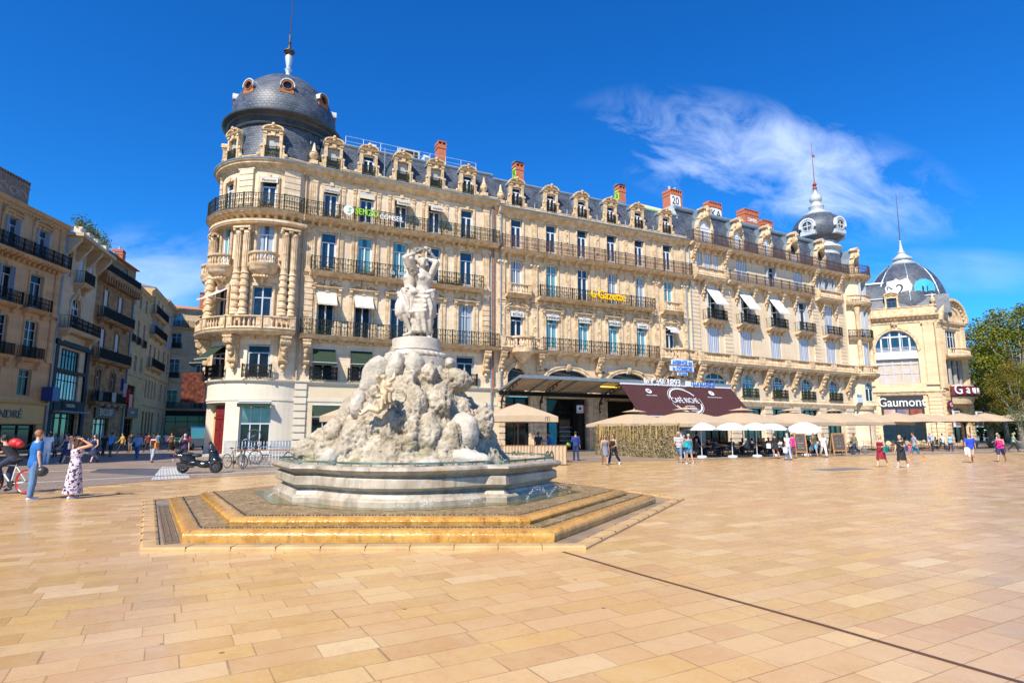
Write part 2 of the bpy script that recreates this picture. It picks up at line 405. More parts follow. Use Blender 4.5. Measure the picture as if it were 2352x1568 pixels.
# ------------------------------------------------------------------ architecture kit
def wall(mb, F, s0, s1, z0, z1, holes, depth=.3, back=None):
 """wall skin with real openings; holes = (s, z, w, h, arch_rise)"""
 ss = {s0, s1}; zs = {z0, z1}
 for h in holes:
  ss |= {h[0] - h[2] / 2, h[0] + h[2] / 2}; zs |= {h[1], h[1] + h[3]}
 ss = sorted(a for a in ss if s0 <= a <= s1); zs = sorted(a for a in zs if z0 <= a <= z1)
 if F.step:
  o = [ss[0]]
  for a, b in zip(ss, ss[1:]):
   n = max(1, int(ceil((b - a) / F.step))); o += [a + (b - a) * (i + 1) / n for i in range(n)]
  ss = o
 def inh(a, b): return any(abs(a - h[0]) < h[2] / 2 and h[1] < b < h[1] + h[3] for h in holes)
 for a, b in zip(ss, ss[1:]):
  for c, d in zip(zs, zs[1:]):
   if not inh((a + b) / 2, (c + d) / 2): mb.add([F(a, 0, c), F(b, 0, c), F(b, 0, d), F(a, 0, d)], [(0, 1, 2, 3)])
 for h in holes:
  l, r, b, t = h[0] - h[2] / 2, h[0] + h[2] / 2, h[1], h[1] + h[3]; ar = h[4] if len(h) > 4 else 0; D = -(h[5] if len(h) > 5 else depth); sp = t - ar
  mb.add([F(l, 0, b), F(l, D, b), F(l, D, sp), F(l, 0, sp)], [(0, 1, 2, 3)])
  mb.add([F(r, 0, b), F(r, D, b), F(r, D, sp), F(r, 0, sp)], [(3, 2, 1, 0)])
  mb.add([F(l, 0, b), F(r, 0, b), F(r, D, b), F(l, D, b)], [(0, 1, 2, 3)])
  if ar:
   n = 12; ap = [(h[0] - cos(pi * i / n) * h[2] / 2, sp + sin(pi * i / n) * ar) for i in range(n + 1)]
   for i in range(n):
    (x0, y0), (x1, y1) = ap[i], ap[i + 1]
    mb.add([F(x0, 0, y0), F(x1, 0, y1), F(x1, D, y1), F(x0, D, y0)], [(0, 1, 2, 3)])
    mb.add([F(x0, 0, y0), F(x0, 0, t), F(x1, 0, t), F(x1, 0, y1)], [(0, 1, 2, 3)])
  else: mb.add([F(l, 0, t), F(r, 0, t), F(r, D, t), F(l, D, t)], [(3, 2, 1, 0)])
def arcpts(w, h, rise, n=12, inset=0.):
 """outline of an opening, clockwise from bottom left"""
 a = w / 2 - inset; pts = [(-a, inset)]
 if rise: pts += [(-cos(pi * i / n) * a, h - rise + sin(pi * i / n) * (rise - inset)) for i in range(n + 1)]
 else: pts += [(-a, h - inset), (a, h - inset)]
 return pts + [(a, inset)]
def frame_mesh(w, h, rise, style, sd):
 mb = MB(); d0, d1 = -sd, -sd + .07; a = w / 2; f = .075
 if rise:
  o = arcpts(w, h, rise); i = arcpts(w, h, rise, 12, f)
  for k in range(len(o)):
   k2 = (k + 1) % len(o); q = [o[k], o[k2], i[k2], i[k]]; mb.poly(LOC, q, d0, d1)
  top_ = h - rise
  mb.box(LOC, -a + f, a - f, d0, d1, top_ - .05, top_ + .04)
  for x in ((-w * .17, w * .17) if w > 1.6 else (0,)): mb.box(LOC, x - .03, x + .03, d0, d1, top_, h - f - (.0 if w < 1.6 else rise * .07))
 else:
  mb.box(LOC, -a, -a + f, d0, d1, 0, h); mb.box(LOC, a - f, a, d0, d1, 0, h); mb.box(LOC, -a + f, a - f, d0, d1, h - f, h); mb.box(LOC, -a + f, a - f, d0, d1, 0, f)
  top_ = h - f
 if style == 'french':
  tr = h * .76 if not rise else top_
  if not rise: mb.box(LOC, -a + f, a - f, d0 - .01, d1 + .015, tr - .045, tr + .035)
  mb.box(LOC, -.055, .055, d0 - .012, d1 + .02, f, tr - .045)
  if h > 2.6 and not rise:
   mb.box(LOC, -a + f, -.055, d0 + .01, d1 - .01, f, f + .32); mb.box(LOC, .055, a - f, d0 + .01, d1 - .01, f, f + .32)
  for x0, x1 in ((-a + f, -a + f + .06), (a - f - .06, a - f)): mb.box(LOC, x0, x1, d0 + .005, d1 + .008, f, tr - .045)
 elif style == 'cross':
  tr = h * .74
  mb.box(LOC, -a + f, a - f, d0 - .01, d1 + .015, tr - .04, tr + .04); mb.box(LOC, -.05, .05, d0 - .012, d1 + .02, f, top_)
  for x0, x1 in ((-a + f, -a + f + .05), (a - f - .05, a - f)): mb.box(LOC, x0, x1, d0 + .005, d1 + .008, f, tr - .04)
 elif style == 'grid':
  mb.box(LOC, -.04, .04, d0 - .01, d1 + .01, f, top_)
  for z in (.25, .5, .75): mb.box(LOC, -a + f, a - f, d0 + .01, d1 - .01, h * z - .02, h * z + .02)
 elif style == 'multi':
  n = max(2, int(round(w / .75)))
  for i in range(1, n): x = -a + w * i / n; mb.box(LOC, x - .035, x + .035, d0 - .01, d1 + .01, f, top_)
  mb.box(LOC, -a + f, a - f, d0, d1 + .01, h * .72 - .04, h * .72 + .04)
 return mb
def stripes():
 m = bpy.data.materials.new('striped_shutter'); m.use_nodes = True; t = m.node_tree; q = NG(t); p = t.nodes['Principled BSDF']
 x, y, z = q.sep(q.n('ShaderNodeTexCoord').outputs['Object'])
 f = q.math('FRACT', q.math('MULTIPLY', q.math('ADD', x, 10.), 3.6))
 f = q.ramp(f, [(.46, 0.), (.5, 1.)])
 t.links.new(q.mix(f, (.66, .67, .70), (.30, .36, .46)), p.inputs['Base Color']); p.inputs['Roughness'].default_value = .6
 return m
m_shut = stripes()
m_beige = mat('beige_canvas', (.45, .34, .22), .85, .06, 3., .15, 60)
m_cream = mat('cream_canvas', (.60, .53, .43), .85, .03, 3., .15, 60)
m_whitec = mat('white_canvas', (.62, .61, .58), .8, .03, 3.)
m_greenc = mat('dark_green_canvas', (.013, .032, .015), .8, .2, 3.)
m_brown = mat('maroon_canvas', (.055, .014, .013), .75, .12, 2., .1, 60)
def surround_mesh(w, h, rise, style):
 mb = MB(); a = w / 2
 if style in ('simple', 'ped', 'cornice', 'segped'):
  f = .2
  for sg in (-1, 1):
   x0, x1 = sorted((sg * a, sg * (a + f)))
   mb.box(LOC, x0, x1, 0, .07, 0, h); mb.box(LOC, x0 + .05, x1 - .05, .0, .11, .1, h - .1)
  mb.box(LOC, -a - f, a + f, 0, .08, h, h + .22); mb.box(LOC, -.14, .14, 0, .16, h - .02, h + .3)
 if style in ('ped', 'segped', 'cornice'):
  for sg in (-1, 1):
   x0, x1 = sorted((sg * (a + .22), sg * (a + .45)))
   mb.box(LOC, x0, x1, 0, .10, 0, h - .25); mb.box(LOC, x0 - .03, x1 + .03, 0, .14, 0, .25)
   mb.side(LOC, [(0, h + .24), (.26, h + .24), (.28, h + .12), (.2, h + .02), (.13, h - .08), (.14, h - .22), (0, h - .3)], x0, x1)
  mb.prof(LOC, -a - .52, a + .52, [(0, h + .24), (.22, h + .24), (.26, h + .3), (.32, h + .33), (.32, h + .38), (0, h + .38)])
 if style == 'ped':
  z = h + .38
  mb.poly(LOC, [(-a - .5, z), (-a - .5, z + .08), (-.3, z + .5), (-.3, z + .38)], 0, .27); mb.poly(LOC, [(a + .5, z), (a + .5, z + .08), (.3, z + .5), (.3, z + .38)], 0, .27)
  mb.poly(LOC, [(-a - .3, z), (0, z + .4), (a + .3, z)], 0, .06)
  mb.box(LOC, -.2, .2, 0, .22, z + .02, z + .5); mb.ball((0, -.12, z + .62), (.16, .1, .16), 6)
  for sg in (-1, 1): mb.ball((sg * .36, -.22, z + .3), (.12, .07, .12), 6); mb.ball((sg * .36, -.27, z + .3), .05, 4)
 if style == 'segped':
  z = h + .38; W = a + .5
  o = [(-W * cos(pi * i / 10), z + .42 * sin(pi * i / 10)) for i in range(11)]
  for i in range(10): mb.poly(LOC, [o[i], o[i + 1], (o[i + 1][0] * .86, z + (o[i + 1][1] - z) * .72), (o[i][0] * .86, z + (o[i][1] - z) * .72)], 0, .26)
  mb.poly(LOC, [(x * .86, z + (y - z) * .72) for x, y in o], 0, .06)
 if style == 'arch':
  o = arcpts(w + .5, h + .25, rise + .25)[1:-1]; i = arcpts(w, h, rise)[1:-1]
  for k in range(len(o) - 1): mb.poly(LOC, [o[k], o[k + 1], i[k + 1], i[k]], 0, .10)
  o2 = arcpts(w + .8, h + .4, rise + .4)[1:-1]
  for k in range(len(o) - 1): mb.poly(LOC, [o2[k], o2[k + 1], o[k + 1], o[k]], 0, .16)
  mb.side(LOC, [(0, h + .5), (.34, h + .5), (.32, h + .25), (.2, h), (.12, h - .12), (0, h - .12)], -.17, .17)
  for sg in (-1, 1): x0, x1 = sorted((sg * a, sg * (a + .25))); mb.box(LOC, x0, x1, 0, .1, 0, h - rise - .0)
 if style == 'block':
  for sg in (-1, 1): x0, x1 = sorted((sg * a, sg * (a + .16))); mb.box(LOC, x0, x1, 0, .04, 0, h + .16)
  mb.box(LOC, -a, a, 0, .04, h, h + .16); mb.box(LOC, -a - .22, a + .22, 0, .14, -.14, -.003)
 return mb
def fence_rail(mb, F, s0, s1, d, z0, h, unit=.36, style='scroll', r=.023, ends=True):
 """wrought ironwork: rails, bars and scroll rings"""
 L = s1 - s0; n = max(1, int(round(L / unit))); u = L / n
 mb.box(F, s0, s1, d - .022, d + .022, z0 + h - .03, z0 + h + .012); mb.box(F, s0, s1, d - .014, d + .014, z0 + .06, z0 + .085)
 if style != 'plain': mb.box(F, s0, s1, d - .012, d + .012, z0 + h - .16, z0 + h - .145)
 def ring(s, z, q, a0=0., a1=2 * pi, k=8):
  closed = a1 - a0 > 6.2; m = k if closed else k + 1
  mb.tube([F(s + q * cos(a0 + (a1 - a0) * i / k), d, z + q * sin(a0 + (a1 - a0) * i / k)) for i in range(m)], r * .8, 3, closed)
 for i in range(n + 1):
  s = s0 + u * i; w = r * (1.8 if i % 4 == 0 else .8)
  mb.box(F, s - w, s + w, d - w, d + w, z0, z0 + h + (.06 if i % 4 == 0 else 0))
  if i == n: break
  c = s + u / 2
  if style == 'scroll':
   q = min(u * .46, .17)
   ring(c, z0 + .085 + q, q); ring(c, z0 + .085 + q, q * .45); ring(c, z0 + h - .16 - q, q, pi, 2 * pi + .01, 6)
   ring(c, z0 + h * .55, q * .5); ring(c, z0 + h - .085, .05, k=6)
   mb.box(F, c - r * .6, c + r * .6, d - r * .6, d + r * .6, z0 + .08, z0 + h - .03)
  elif style == 'light':
   q = min(u * .44, .15); ring(c, z0 + h * .5, q); ring(c, z0 + h * .5, q * .4, k=6); ring(c, z0 + h * .8, q * .45, k=6); ring(c, z0 + h * .22, q * .6, k=6)
   mb.box(F, c - r * .5, c + r * .5, d - r * .5, d + r * .5, z0 + .08, z0 + h - .03)
  elif style == 'bars': mb.box(F, c - r * .7, c + r * .7, d - r * .7, d + r * .7, z0 + .08, z0 + h - .03); ring(c, z0 + h * .16, u * .3, k=6)
  elif style == 'plain':
   for t in (.25, .5, .75): mb.box(F, s + u * t - r * .7, s + u * t + r * .7, d - r * .7, d + r * .7, z0 + .08, z0 + h - .03)
 return mb
BAL = [(.075, 0), (.075, .05), (.04, .08), (.055, .16), (.085, .3), (.07, .42), (.035, .58), (.035, .66), (.06, .7), (.07, .78)]
def balustrade(mb, F, s0, s1, d, z0, h, pitch=.25, piers=True, pw=.32):
 mb.prof(F, s0, s1, [(d - .16, z0), (d + .17, z0), (d + .17, z0 + .1), (d + .13, z0 + .14), (d - .13, z0 + .14), (d - .16, z0 + .1)])
 mb.prof(F, s0, s1, [(d - .15, z0 + h - .13), (d + .12, z0 + h - .13), (d + .18, z0 + h - .07), (d + .18, z0 + h), (d - .17, z0 + h), (d - .17, z0 + h - .06)])
 a, b = s0, s1
 if piers:
  for c in (s0 + pw / 2, s1 - pw / 2): mb.box(F, c - pw / 2, c + pw / 2, d - .155, d + .155, z0 + .14, z0 + h - .13); mb.box(F, c - pw * .3, c + pw * .3, d + .155, d + .185, z0 + .24, z0 + h - .22)
  a += pw; b -= pw
 n = max(1, int(round((b - a) / pitch))); H = h - .27
 for i in range(n):
  p = F(a + (b - a) * (i + .5) / n, d, z0 + .14); mb.lathe(p, [(r * 1.12, z / .78 * H) for r, z in BAL], 7)
 return mb
def console(w, D, H, mask=False):
 mb = MB()
 mb.side(LOC, [(0, 0), (D, 0), (D, -.1 * H), (.96 * D, -.2 * H), (.8 * D, -.3 * H), (.6 * D, -.4 * H), (.47 * D, -.52 * H), (.42 * D, -.68 * H), (.46 * D, -.8 * H), (.36 * D, -.92 * H), (.15 * D, -H), (0, -H)], -w / 2, w / 2)
 mb.box(LOC, -w * .6, w * .6, 0, D * 1.05, -.07 * H, .003)
 mb.tube([(-w * .58, -D * .78, -.2 * H), (w * .58, -D * .78, -.2 * H)], .11 * H, 8); mb.tube([(-w * .56, -D * .3, -.86 * H), (w * .56, -D * .3, -.86 * H)], .08 * H, 8)
 mb.box(LOC, -w * .12, w * .12, D * .3, D * .75, -.5 * H, -.3 * H)
 if mask:
  mb.ball((0, -D * .62, -.42 * H), (w * .42, w * .4, .15 * H), 7); mb.ball((0, -D * .5, -.62 * H), (w * .34, w * .3, .12 * H), 6)
  mb.ball((0, -D * .25, -1.08 * H), (w * .3, w * .25, .1 * H), 6); mb.ball((0, -D * .18, -1.22 * H), (w * .16, w * .16, .07 * H), 6)
 return mb
def pil_mesh(w, h, d, style):
 mb = MB(); a = w / 2
 mb.box(LOC, -a, a, 0, d, .35, h - .35); mb.box(LOC, -a * 1.25, a * 1.25, 0, d + .06, 0, .16); mb.box(LOC, -a * 1.15, a * 1.15, 0, d + .04, .16, .26); mb.box(LOC, -a * 1.08, a * 1.08, 0, d + .02, .26, .35)
 mb.box(LOC, -a * 1.25, a * 1.25, 0, d + .07, h - .1, h); mb.box(LOC, -a * 1.05, a * 1.05, 0, d + .03, h - .35, h - .1)
 if style == 'ionic':
  for sg in (-1, 1): mb.ball((sg * a * 1.15, -d - .06, h - .2), (.14, .09, .14), 6); mb.ball((sg * a * 1.15, -d - .13, h - .2), .05, 4)
  mb.ball((0, -d - .05, h - .18), (.1, .08, .1), 5); mb.box(LOC, -a, a, d, d + .03, h - .5, h - .42)
 if style in ('ionic', 'flute'):
  n = 4
  for i in range(n): x = -a + w * (i + .5) / n; mb.box(LOC, x - w * .07, x + w * .07, d, d + .025, .55, h - .6)
 if style == 'panel':
  for x0, x1, z0, z1 in ((-a * .7, -a * .55, .5, h - .5), (a * .55, a * .7, .5, h - .5), (-a * .55, a * .55, .5, .56), (-a * .55, a * .55, h - .56, h - .5)): mb.box(LOC, x0, x1, d, d + .03, z0, z1)
  mb.ball((0, -d, h * .72), (a * .4, .07, .16), 6); mb.ball((0, -d, h * .5), (a * .3, .06, .12), 6); mb.ball((0, -d, h * .3), (a * .3, .06, .2), 6)
 if style == 'rust':
  n = int(h / .5)
  for i in range(n): mb.box(LOC, -a * 1.12, a * 1.12, 0, d + .06, h * i / n + .05, h * (i + 1) / n - .06)
 if style == 'blocks':
  n = int(h / .42)
  for i in range(n): mb.box(LOC, -a * 1.06, a * 1.06, 0, d + .05, h * i / n + .03, h * (i + 1) / n - .05)
 return mb
def dormer_mesh(w, h, wide):
 """stone dormer front with scrolls, arched pediment and a slate-clad body behind; z=0 at sill"""
 mb = MB(); a = w / 2; f = .22; H = h + .28
 for sg in (-1, 1):
  x0, x1 = sorted((sg * a, sg * (a + f))); mb.box(LOC, x0, x1, -.25, .12, 0, H); mb.box(LOC, x0 - .04, x1 + .04, -.25, .18, H - .12, H + .04)
  pts = [(a + f, 0), (a + f + .34, 0), (a + f + .34, .22), (a + f + .24, .34), (a + f + .14, .5), (a + f + .16, .78), (a + f + .08, 1.05), (a + f, 1.1)]
  mb.poly(LOC, [(sg * x, z) for x, z in pts], -.16, .06); mb.ball((sg * (a + f + .28), -.06, .2), (.16, .1, .17), 6); mb.ball((sg * (a + f + .12), -.06, .9), (.11, .08, .14), 6)
 mb.box(LOC, -a, a, -.25, .10, h, H); mb.box(LOC, -.16, .16, .1, .2, h, H)
 mb.prof(LOC, -a - f - .12, a + f + .12, [(-.25, H + .04), (.2, H + .04), (.26, H + .1), (.28, H + .17), (-.25, H + .17)])
 z = H + .17; W = a + f + .1
 o = [(-W * cos(pi * i / 12), z + .40 * sin(pi * i / 12) ** .8) for i in range(13)]
 for i in range(12): mb.poly(LOC, [o[i], o[i + 1], (o[i + 1][0] * .84, z + (o[i + 1][1] - z) * .74), (o[i][0] * .84, z + (o[i][1] - z) * .74)], -.2, .26)
 mb.poly(LOC, [(x * .84, z + (y - z) * .74) for x, y in o], -.2, .08)
 mb.ball((0, -.24, z + .42), (.13, .1, .15), 6); mb.ball((0, -.2, z + .2), (.14, .08, .1), 6)
 mb.k = 1
 mb.box(LOC, -a - f + .03, a + f - .03, -1.7, -.25, .0, H)
 for i in range(12): mb.poly(LOC, [(o[i][0] * .97, z - .13 if i in (0,) else o[i][1] - .02), (o[i + 1][0] * .97, o[i + 1][1] - .02), (o[i + 1][0] * .97, z - .17), (o[i][0] * .97, z - .17)], -1.7, -.2)
 return mb
def dormerC_mesh(w, h):
 """taller arched dormer with shell cresting"""
 mb = MB(); a = w / 2; rise = a; o = arcpts(w + .7, h + .35, rise + .35); i_ = arcpts(w, h, rise)
 for k in range(len(o) - 1): mb.poly(LOC, [o[k], o[k + 1], i_[k + 1], i_[k]], -.3, .12)
 o2 = arcpts(w + .36, h + .18, rise + .18); o3 = arcpts(w + .56, h + .28, rise + .28)
 for k in range(1, len(o) - 2): mb.poly(LOC, [o3[k], o3[k + 1], o2[k + 1], o2[k]], .12, .2)
 b = a + .35
 mb.side(LOC, [(-.3, h + .2), (.42, h + .2), (.44, h + .8), (.34, h + 1.1), (.36, h + 1.25), (-.3, h + 1.3)], -.34, .34)
 mb.poly(LOC, [(-.6, h + 1.15), (-.62, h + 1.3), (-.3, h + 1.45), (0, h + 1.62), (.3, h + 1.45), (.62, h + 1.3), (.6, h + 1.15)], -.4, .5)
 mb.ball((0, -.5, h + .55), (.26, .14, .34), 7); mb.ball((0, -.52, h + 1.0), (.2, .12, .2), 6)
 for sg in (-1, 1):
  mb.poly(LOC, [(sg * .34, h + .9), (sg * .62, h + .5), (sg * .95, h + .1), (sg * .7, h - .05), (sg * .34, h + .15)], -.2, .16); mb.ball((sg * .5, -.16, h + .5), (.16, .1, .2), 6)
  x0, x1 = sorted((sg * a, sg * (b + .06))); mb.box(LOC, x0, x1, -.3, .2, 0, .3); mb.box(LOC, x0, x1, -.3, .17, h - rise - .15, h - rise)
 mb.k = 1
 mb.box(LOC, -b + .03, b - .03, -2., -.3, 0, h - rise); pp = [(x * .98, z) for x, z in o[1:-1]]
 mb.poly(LOC, pp + [(b * .98, h - rise - .01), (-b * .98, h - rise - .01)], -2., -.28)
 mb.box(LOC, -.36, .36, -2., -.3, h + .2, h + 1.3)
 return mb
def window(root, F, s, z, w, h, style='french', gl=None, rise=0., sur=None, sd=.24, fm=None, sm=None, extra=None, name='window'):
 gl = gl or gl_dark; fm = fm or m_white; key = (round(w, 2), round(h, 2), round(rise, 2), style, sd, fm.name)
 M = F.M(s, 0, z)
 o = inst(name, pre(('win',) + key, lambda: frame_mesh(w, h, rise, style, sd).mesh('window_frame', fm)), root, M)
 def pane():
  mb = MB(); p = arcpts(w, h, rise, 12, .02); mb.add([LOC(x, -sd + .03, y) for x, y in p], [tuple(range(len(p)))]); return mb.mesh('window_pane', gl, fix=False)
 inst('pane', pre(('pane', gl.name) + key, pane), o, M)
 if sur: inst('surround', pre(('sur', key[0], key[1], key[2], sur), lambda: surround_mesh(w, h, rise, sur).mesh('window_surround', sm or m_trim, 'sm')), o, M)
 if extra == 'shutters':
  def sh():
   mb = MB()
   for sg in (-1, 1):
    x0, x1 = sorted((sg * .008, sg * (w / 2 - .01))); mb.box(LOC, x0, x1, -.1, -.055, .02, h - .02 - (rise * .3 if rise else 0))
    for k in range(int(h / .12)): mb.box(LOC, x0 + .05, x1 - .05, -.055, -.035, .08 + k * .12, .13 + k * .12)
   return mb.mesh('shutter', m_shut)
  inst('shutter', pre(('shut',) + key, sh), o, M)
 if extra == 'open':
  def so_():
   mb = MB()
   for sg in (-1, 1):
    x = sg * (w / 2 - .03); mb.box(LOC, x - .02, x + .02, -.22, .28, .02, h - .02)
    for k in range(int(h / .15)): mb.box(LOC, x - .03, x + .03, -.18, .24, .08 + k * .15, .13 + k * .15)
   return mb.mesh('open_shutter', m_greyp)
  inst('shutter', pre(('shuto',) + key, so_), o, M)
 return o
def awning(parent, F, s, z, w, out, drop, m, val=.15, d0=.06, text=None, tcol=None):
 """drop-arm awning: cloth, valance and two arms"""
 M = F.M(s, 0, z)
 def mk():
  mb = MB(); a = w / 2; n = 6
  for i in range(n):
   t0, t1 = i / n, (i + 1) / n; sag = lambda t: -.05 * sin(pi * t)
   p0 = (d0 + (out - d0) * t0, -drop * t0 + sag(t0)); p1 = (d0 + (out - d0) * t1, -drop * t1 + sag(t1))
   mb.side(LOC, [p0, p1, (p1[0], p1[1] - .012), (p0[0], p0[1] - .012)], -a, a)
  k = 10
  for i in range(k):
   x0, x1 = -a + w * i / k, -a + w * (i + 1) / k; dz = .02 * (i % 2); mb.poly(LOC, [(x0, -drop), (x1, -drop), (x1, -drop - val + dz), (x0, -drop - val + .02 - dz)], out - .004, out + .008)
  return mb.mesh('awning_cloth', m, fix=False)
 o = inst('awning', pre(('awn', w, out, drop, m.name, val), mk), parent, M)
 def arms():
  mb = MB(); a = w / 2
  for sg in (-1, 1): mb.tube([(sg * (a + .02), -.05, -drop * .95), (sg * (a + .02), -out, -drop)], .018, 5)
  mb.tube([(-a, -out, -drop), (a, -out, -drop)], .022, 5); mb.tube([(-a, -d0, 0), (a, -d0, 0)], .05, 6)
  return mb.mesh('awning_arms', m_white)
 inst('awning_frame', pre(('arm', w, out, drop), arms), o, M)
 return o
def balcony(root, F, s0, s1, z, depth=.9, th=.22, cons=(), rail='iron', rm=None, rh=1.1, style='scroll', cw=.26, ch=.5, mask=False, sm=None, ends=True, unit=.36):
 mb = MB(); D = depth
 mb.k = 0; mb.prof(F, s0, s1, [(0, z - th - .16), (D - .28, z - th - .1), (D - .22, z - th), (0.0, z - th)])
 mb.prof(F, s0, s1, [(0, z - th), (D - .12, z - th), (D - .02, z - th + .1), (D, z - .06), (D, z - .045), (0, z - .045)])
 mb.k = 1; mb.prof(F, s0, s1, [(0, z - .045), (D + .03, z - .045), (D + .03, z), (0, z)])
 mb.k = 0
 if cons:
  c = pre(('con', cw, round(D * .82, 2), ch, mask), lambda: console(cw, D * .82, ch, mask))
  for s in cons: mb.merge(c, F.M(s, 0, z - th))
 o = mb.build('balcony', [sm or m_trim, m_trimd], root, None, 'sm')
 r = MB()
 if rail == 'iron':
  fence_rail(r, F, s0 + .03, s1 - .03, D - .06, z, rh, style=style, unit=unit)
  if ends:
   for e in (s0 + .03, s1 - .03):
    for k in range(3):
     d = D * (k + .5) / 3.2; r.box(F, e - .012, e + .012, d - .012, d + .012, z, z + rh)
    r.box(F, e - .015, e + .015, 0, D - .06, z + rh - .03, z + rh)
  r.build('railing', rm or m_iron, o)
 elif rail == 'stone':
  balustrade(r, F, s0 + .05, s1 - .05, D - .24, z, rh)
  r.build('railing', m_trim, o, None, 'sm')
 return o
def small_rail(root, F, s, z, w, d=.28, h=.95, rm=None):
 """window guard: curved iron basket"""
 M = F.M(s, 0, z)
 def mk():
  mb = MB(); a = w / 2; fence_rail(mb, LOC, -a, a, d, 0, h, .24, 'scroll', .026)
  for sg in (-1, 1):
   mb.box(LOC, sg * a - .012, sg * a + .012, 0, d, h - .02, h + .01); mb.box(LOC, sg * a - .012, sg * a + .012, 0, d, .05, .08)
   for t in (.3, .65): mb.box(LOC, sg * a - .01, sg * a + .01, d * t - .01, d * t + .01, .05, h)
  return mb.mesh('window_guard', rm or m_iron)
 return inst('railing', pre(('srail', w, d, h, (rm or m_iron).name), mk), root, M)
def part(root, F, name, key, fn, mats, s, d, z, smooth='sm'):
 return inst(name, pre(key, lambda: fn().mesh(name, mats, smooth)), root, F.M(s, d, z))
def cornice(root, F, s0, s1, z, prof, dent=None, m=None, name='cornice'):
 mb = MB(); mb.prof(F, s0, s1, [(d, z + q) for d, q in prof])
 if dent:
  p, dz, dd, w, h = dent; n = int((s1 - s0) / p)
  for i in range(n): c = s0 + (i + .5) * (s1 - s0) / n; mb.box(F, c - w / 2, c + w / 2, 0, dd, z + dz, z + dz + h)
 return mb.build(name, m or m_trim, root, None, 'sm')
BIGC = [(0, -.35), (.06, -.35), (.08, -.22), (.2, -.16), (.22, -.08), (.42, 0), (.5, .05), (.52, .18), (.62, .24), (.64, .33), (0, .33)]
BAND = [(0, -.08), (.05, -.08), (.08, 0), (.2, .06), (.22, .16), (0, .2)]
def uvroof(mb_pts, F, s0, s1, name, m, root, n=1):
 """roof slope with UVs in metres; mb_pts = [(d,z)...] from eave to ridge"""
 me = bpy.data.meshes.new(name); vs = []; fs = []; uv = []
 n = max(1, int(ceil((s1 - s0) / F.step))) if F.step else 1; k = len(mb_pts)
 L = [0]
 for a, b in zip(mb_pts, mb_pts[1:]): L.append(L[-1] + hypot(b[0] - a[0], b[1] - a[1]))
 for i in range(n + 1):
  t = s0 + (s1 - s0) * i / n
  for j, (d, z) in enumerate(mb_pts): vs.append(F(t, d, z)); uv.append((t, L[j]))
 for i in range(n):
  for j in range(k - 1): fs.append((i * k + j, (i + 1) * k + j, (i + 1) * k + j + 1, i * k + j + 1))
 me.from_pydata(vs, [], fs); ul = me.uv_layers.new(name='UVMap')
 for li, l in enumerate(me.loops): ul.data[li].uv = uv[l.vertex_index]
 me.materials.append(m); me.polygons.foreach_set('use_smooth', [True] * len(me.polygons)); me.set_sharp_from_angle(angle=RAD(35)); me.update()
 return link(bpy.data.objects.new(name, me), root)
def uvlathe(name, c, pts, m, root, k=48, a0=0., a1=2 * pi, usc=4.3):
 me = bpy.data.meshes.new(name); vs = []; fs = []; uv = []; n = k + 1; L = [0]
 for a, b in zip(pts, pts[1:]): L.append(L[-1] + hypot(b[0] - a[0], b[1] - a[1]))
 for i, (r, z) in enumerate(pts):
  for j in range(n): a = a0 + (a1 - a0) * j / k; vs.append((c[0] + r * cos(a), c[1] + r * sin(a), z)); uv.append((a * usc, L[i]))
 for i in range(len(pts) - 1):
  for j in range(k): fs.append((i * n + j, i * n + j + 1, (i + 1) * n + j + 1, (i + 1) * n + j))
 me.from_pydata(vs, [], fs); ul = me.uv_layers.new(name='UVMap')
 for li, l in enumerate(me.loops): ul.data[li].uv = uv[l.vertex_index]
 me.materials.append(m); me.polygons.foreach_set('use_smooth', [True] * len(me.polygons)); me.set_sharp_from_angle(angle=RAD(35)); me.update()
 return link(bpy.data.objects.new(name, me), root)
def chimney(root, F, s, d, z0, z1, w, t, cap=True, graf=None, base=None, pots=0):
 mb = MB(); b = base or .0
 mb.box(F, s - w / 2, s + w / 2, d - t / 2, d + t / 2, z0 + b, z1 - .12); mb.box(F, s - w / 2 - .05, s + w / 2 + .05, d - t / 2 - .05, d + t / 2 + .05, z1 - .5, z1 - .4)
 n = max(2, int(w / .3))
 for i in range(n + 1):
  x = s - w / 2 + w * i / n; mb.box(F, x - .05, x + .05, d - t / 2, d + t / 2, z1 - .12, z1 + .12)
 mb.box(F, s - w / 2 - .03, s + w / 2 + .03, d - t / 2 - .03, d + t / 2 + .03, z1 + .12, z1 + .2)
 o = mb.build('chimney', m_brick, root)
 if base: q = MB(); q.box(F, s - w / 2 - .02, s + w / 2 + .02, d - t / 2 - .02, d + t / 2 + .02, z0, z0 + b); q.build('chimney_base', m_zinc if cap else m_plaster2, o)
 if cap:
  q = MB(); q.prof(F, s - w / 2 - .12, s + w / 2 + .12, [(d - t / 2 - .12, z1 + .3), (d + t / 2 + .12, z1 + .3), (d, z1 + .5)]); q.build('chimney_cap', m_zinc, o)
 for i in range(pots): q = MB(); q.lathe(F(s - w / 2 + w * (i + .5) / pots, d, z1 + .2), [(.12, 0), (.11, .4), (.16, .42), (.16, .5)], 8); q.build('chimney_pot', m_zincw, o)
 return o
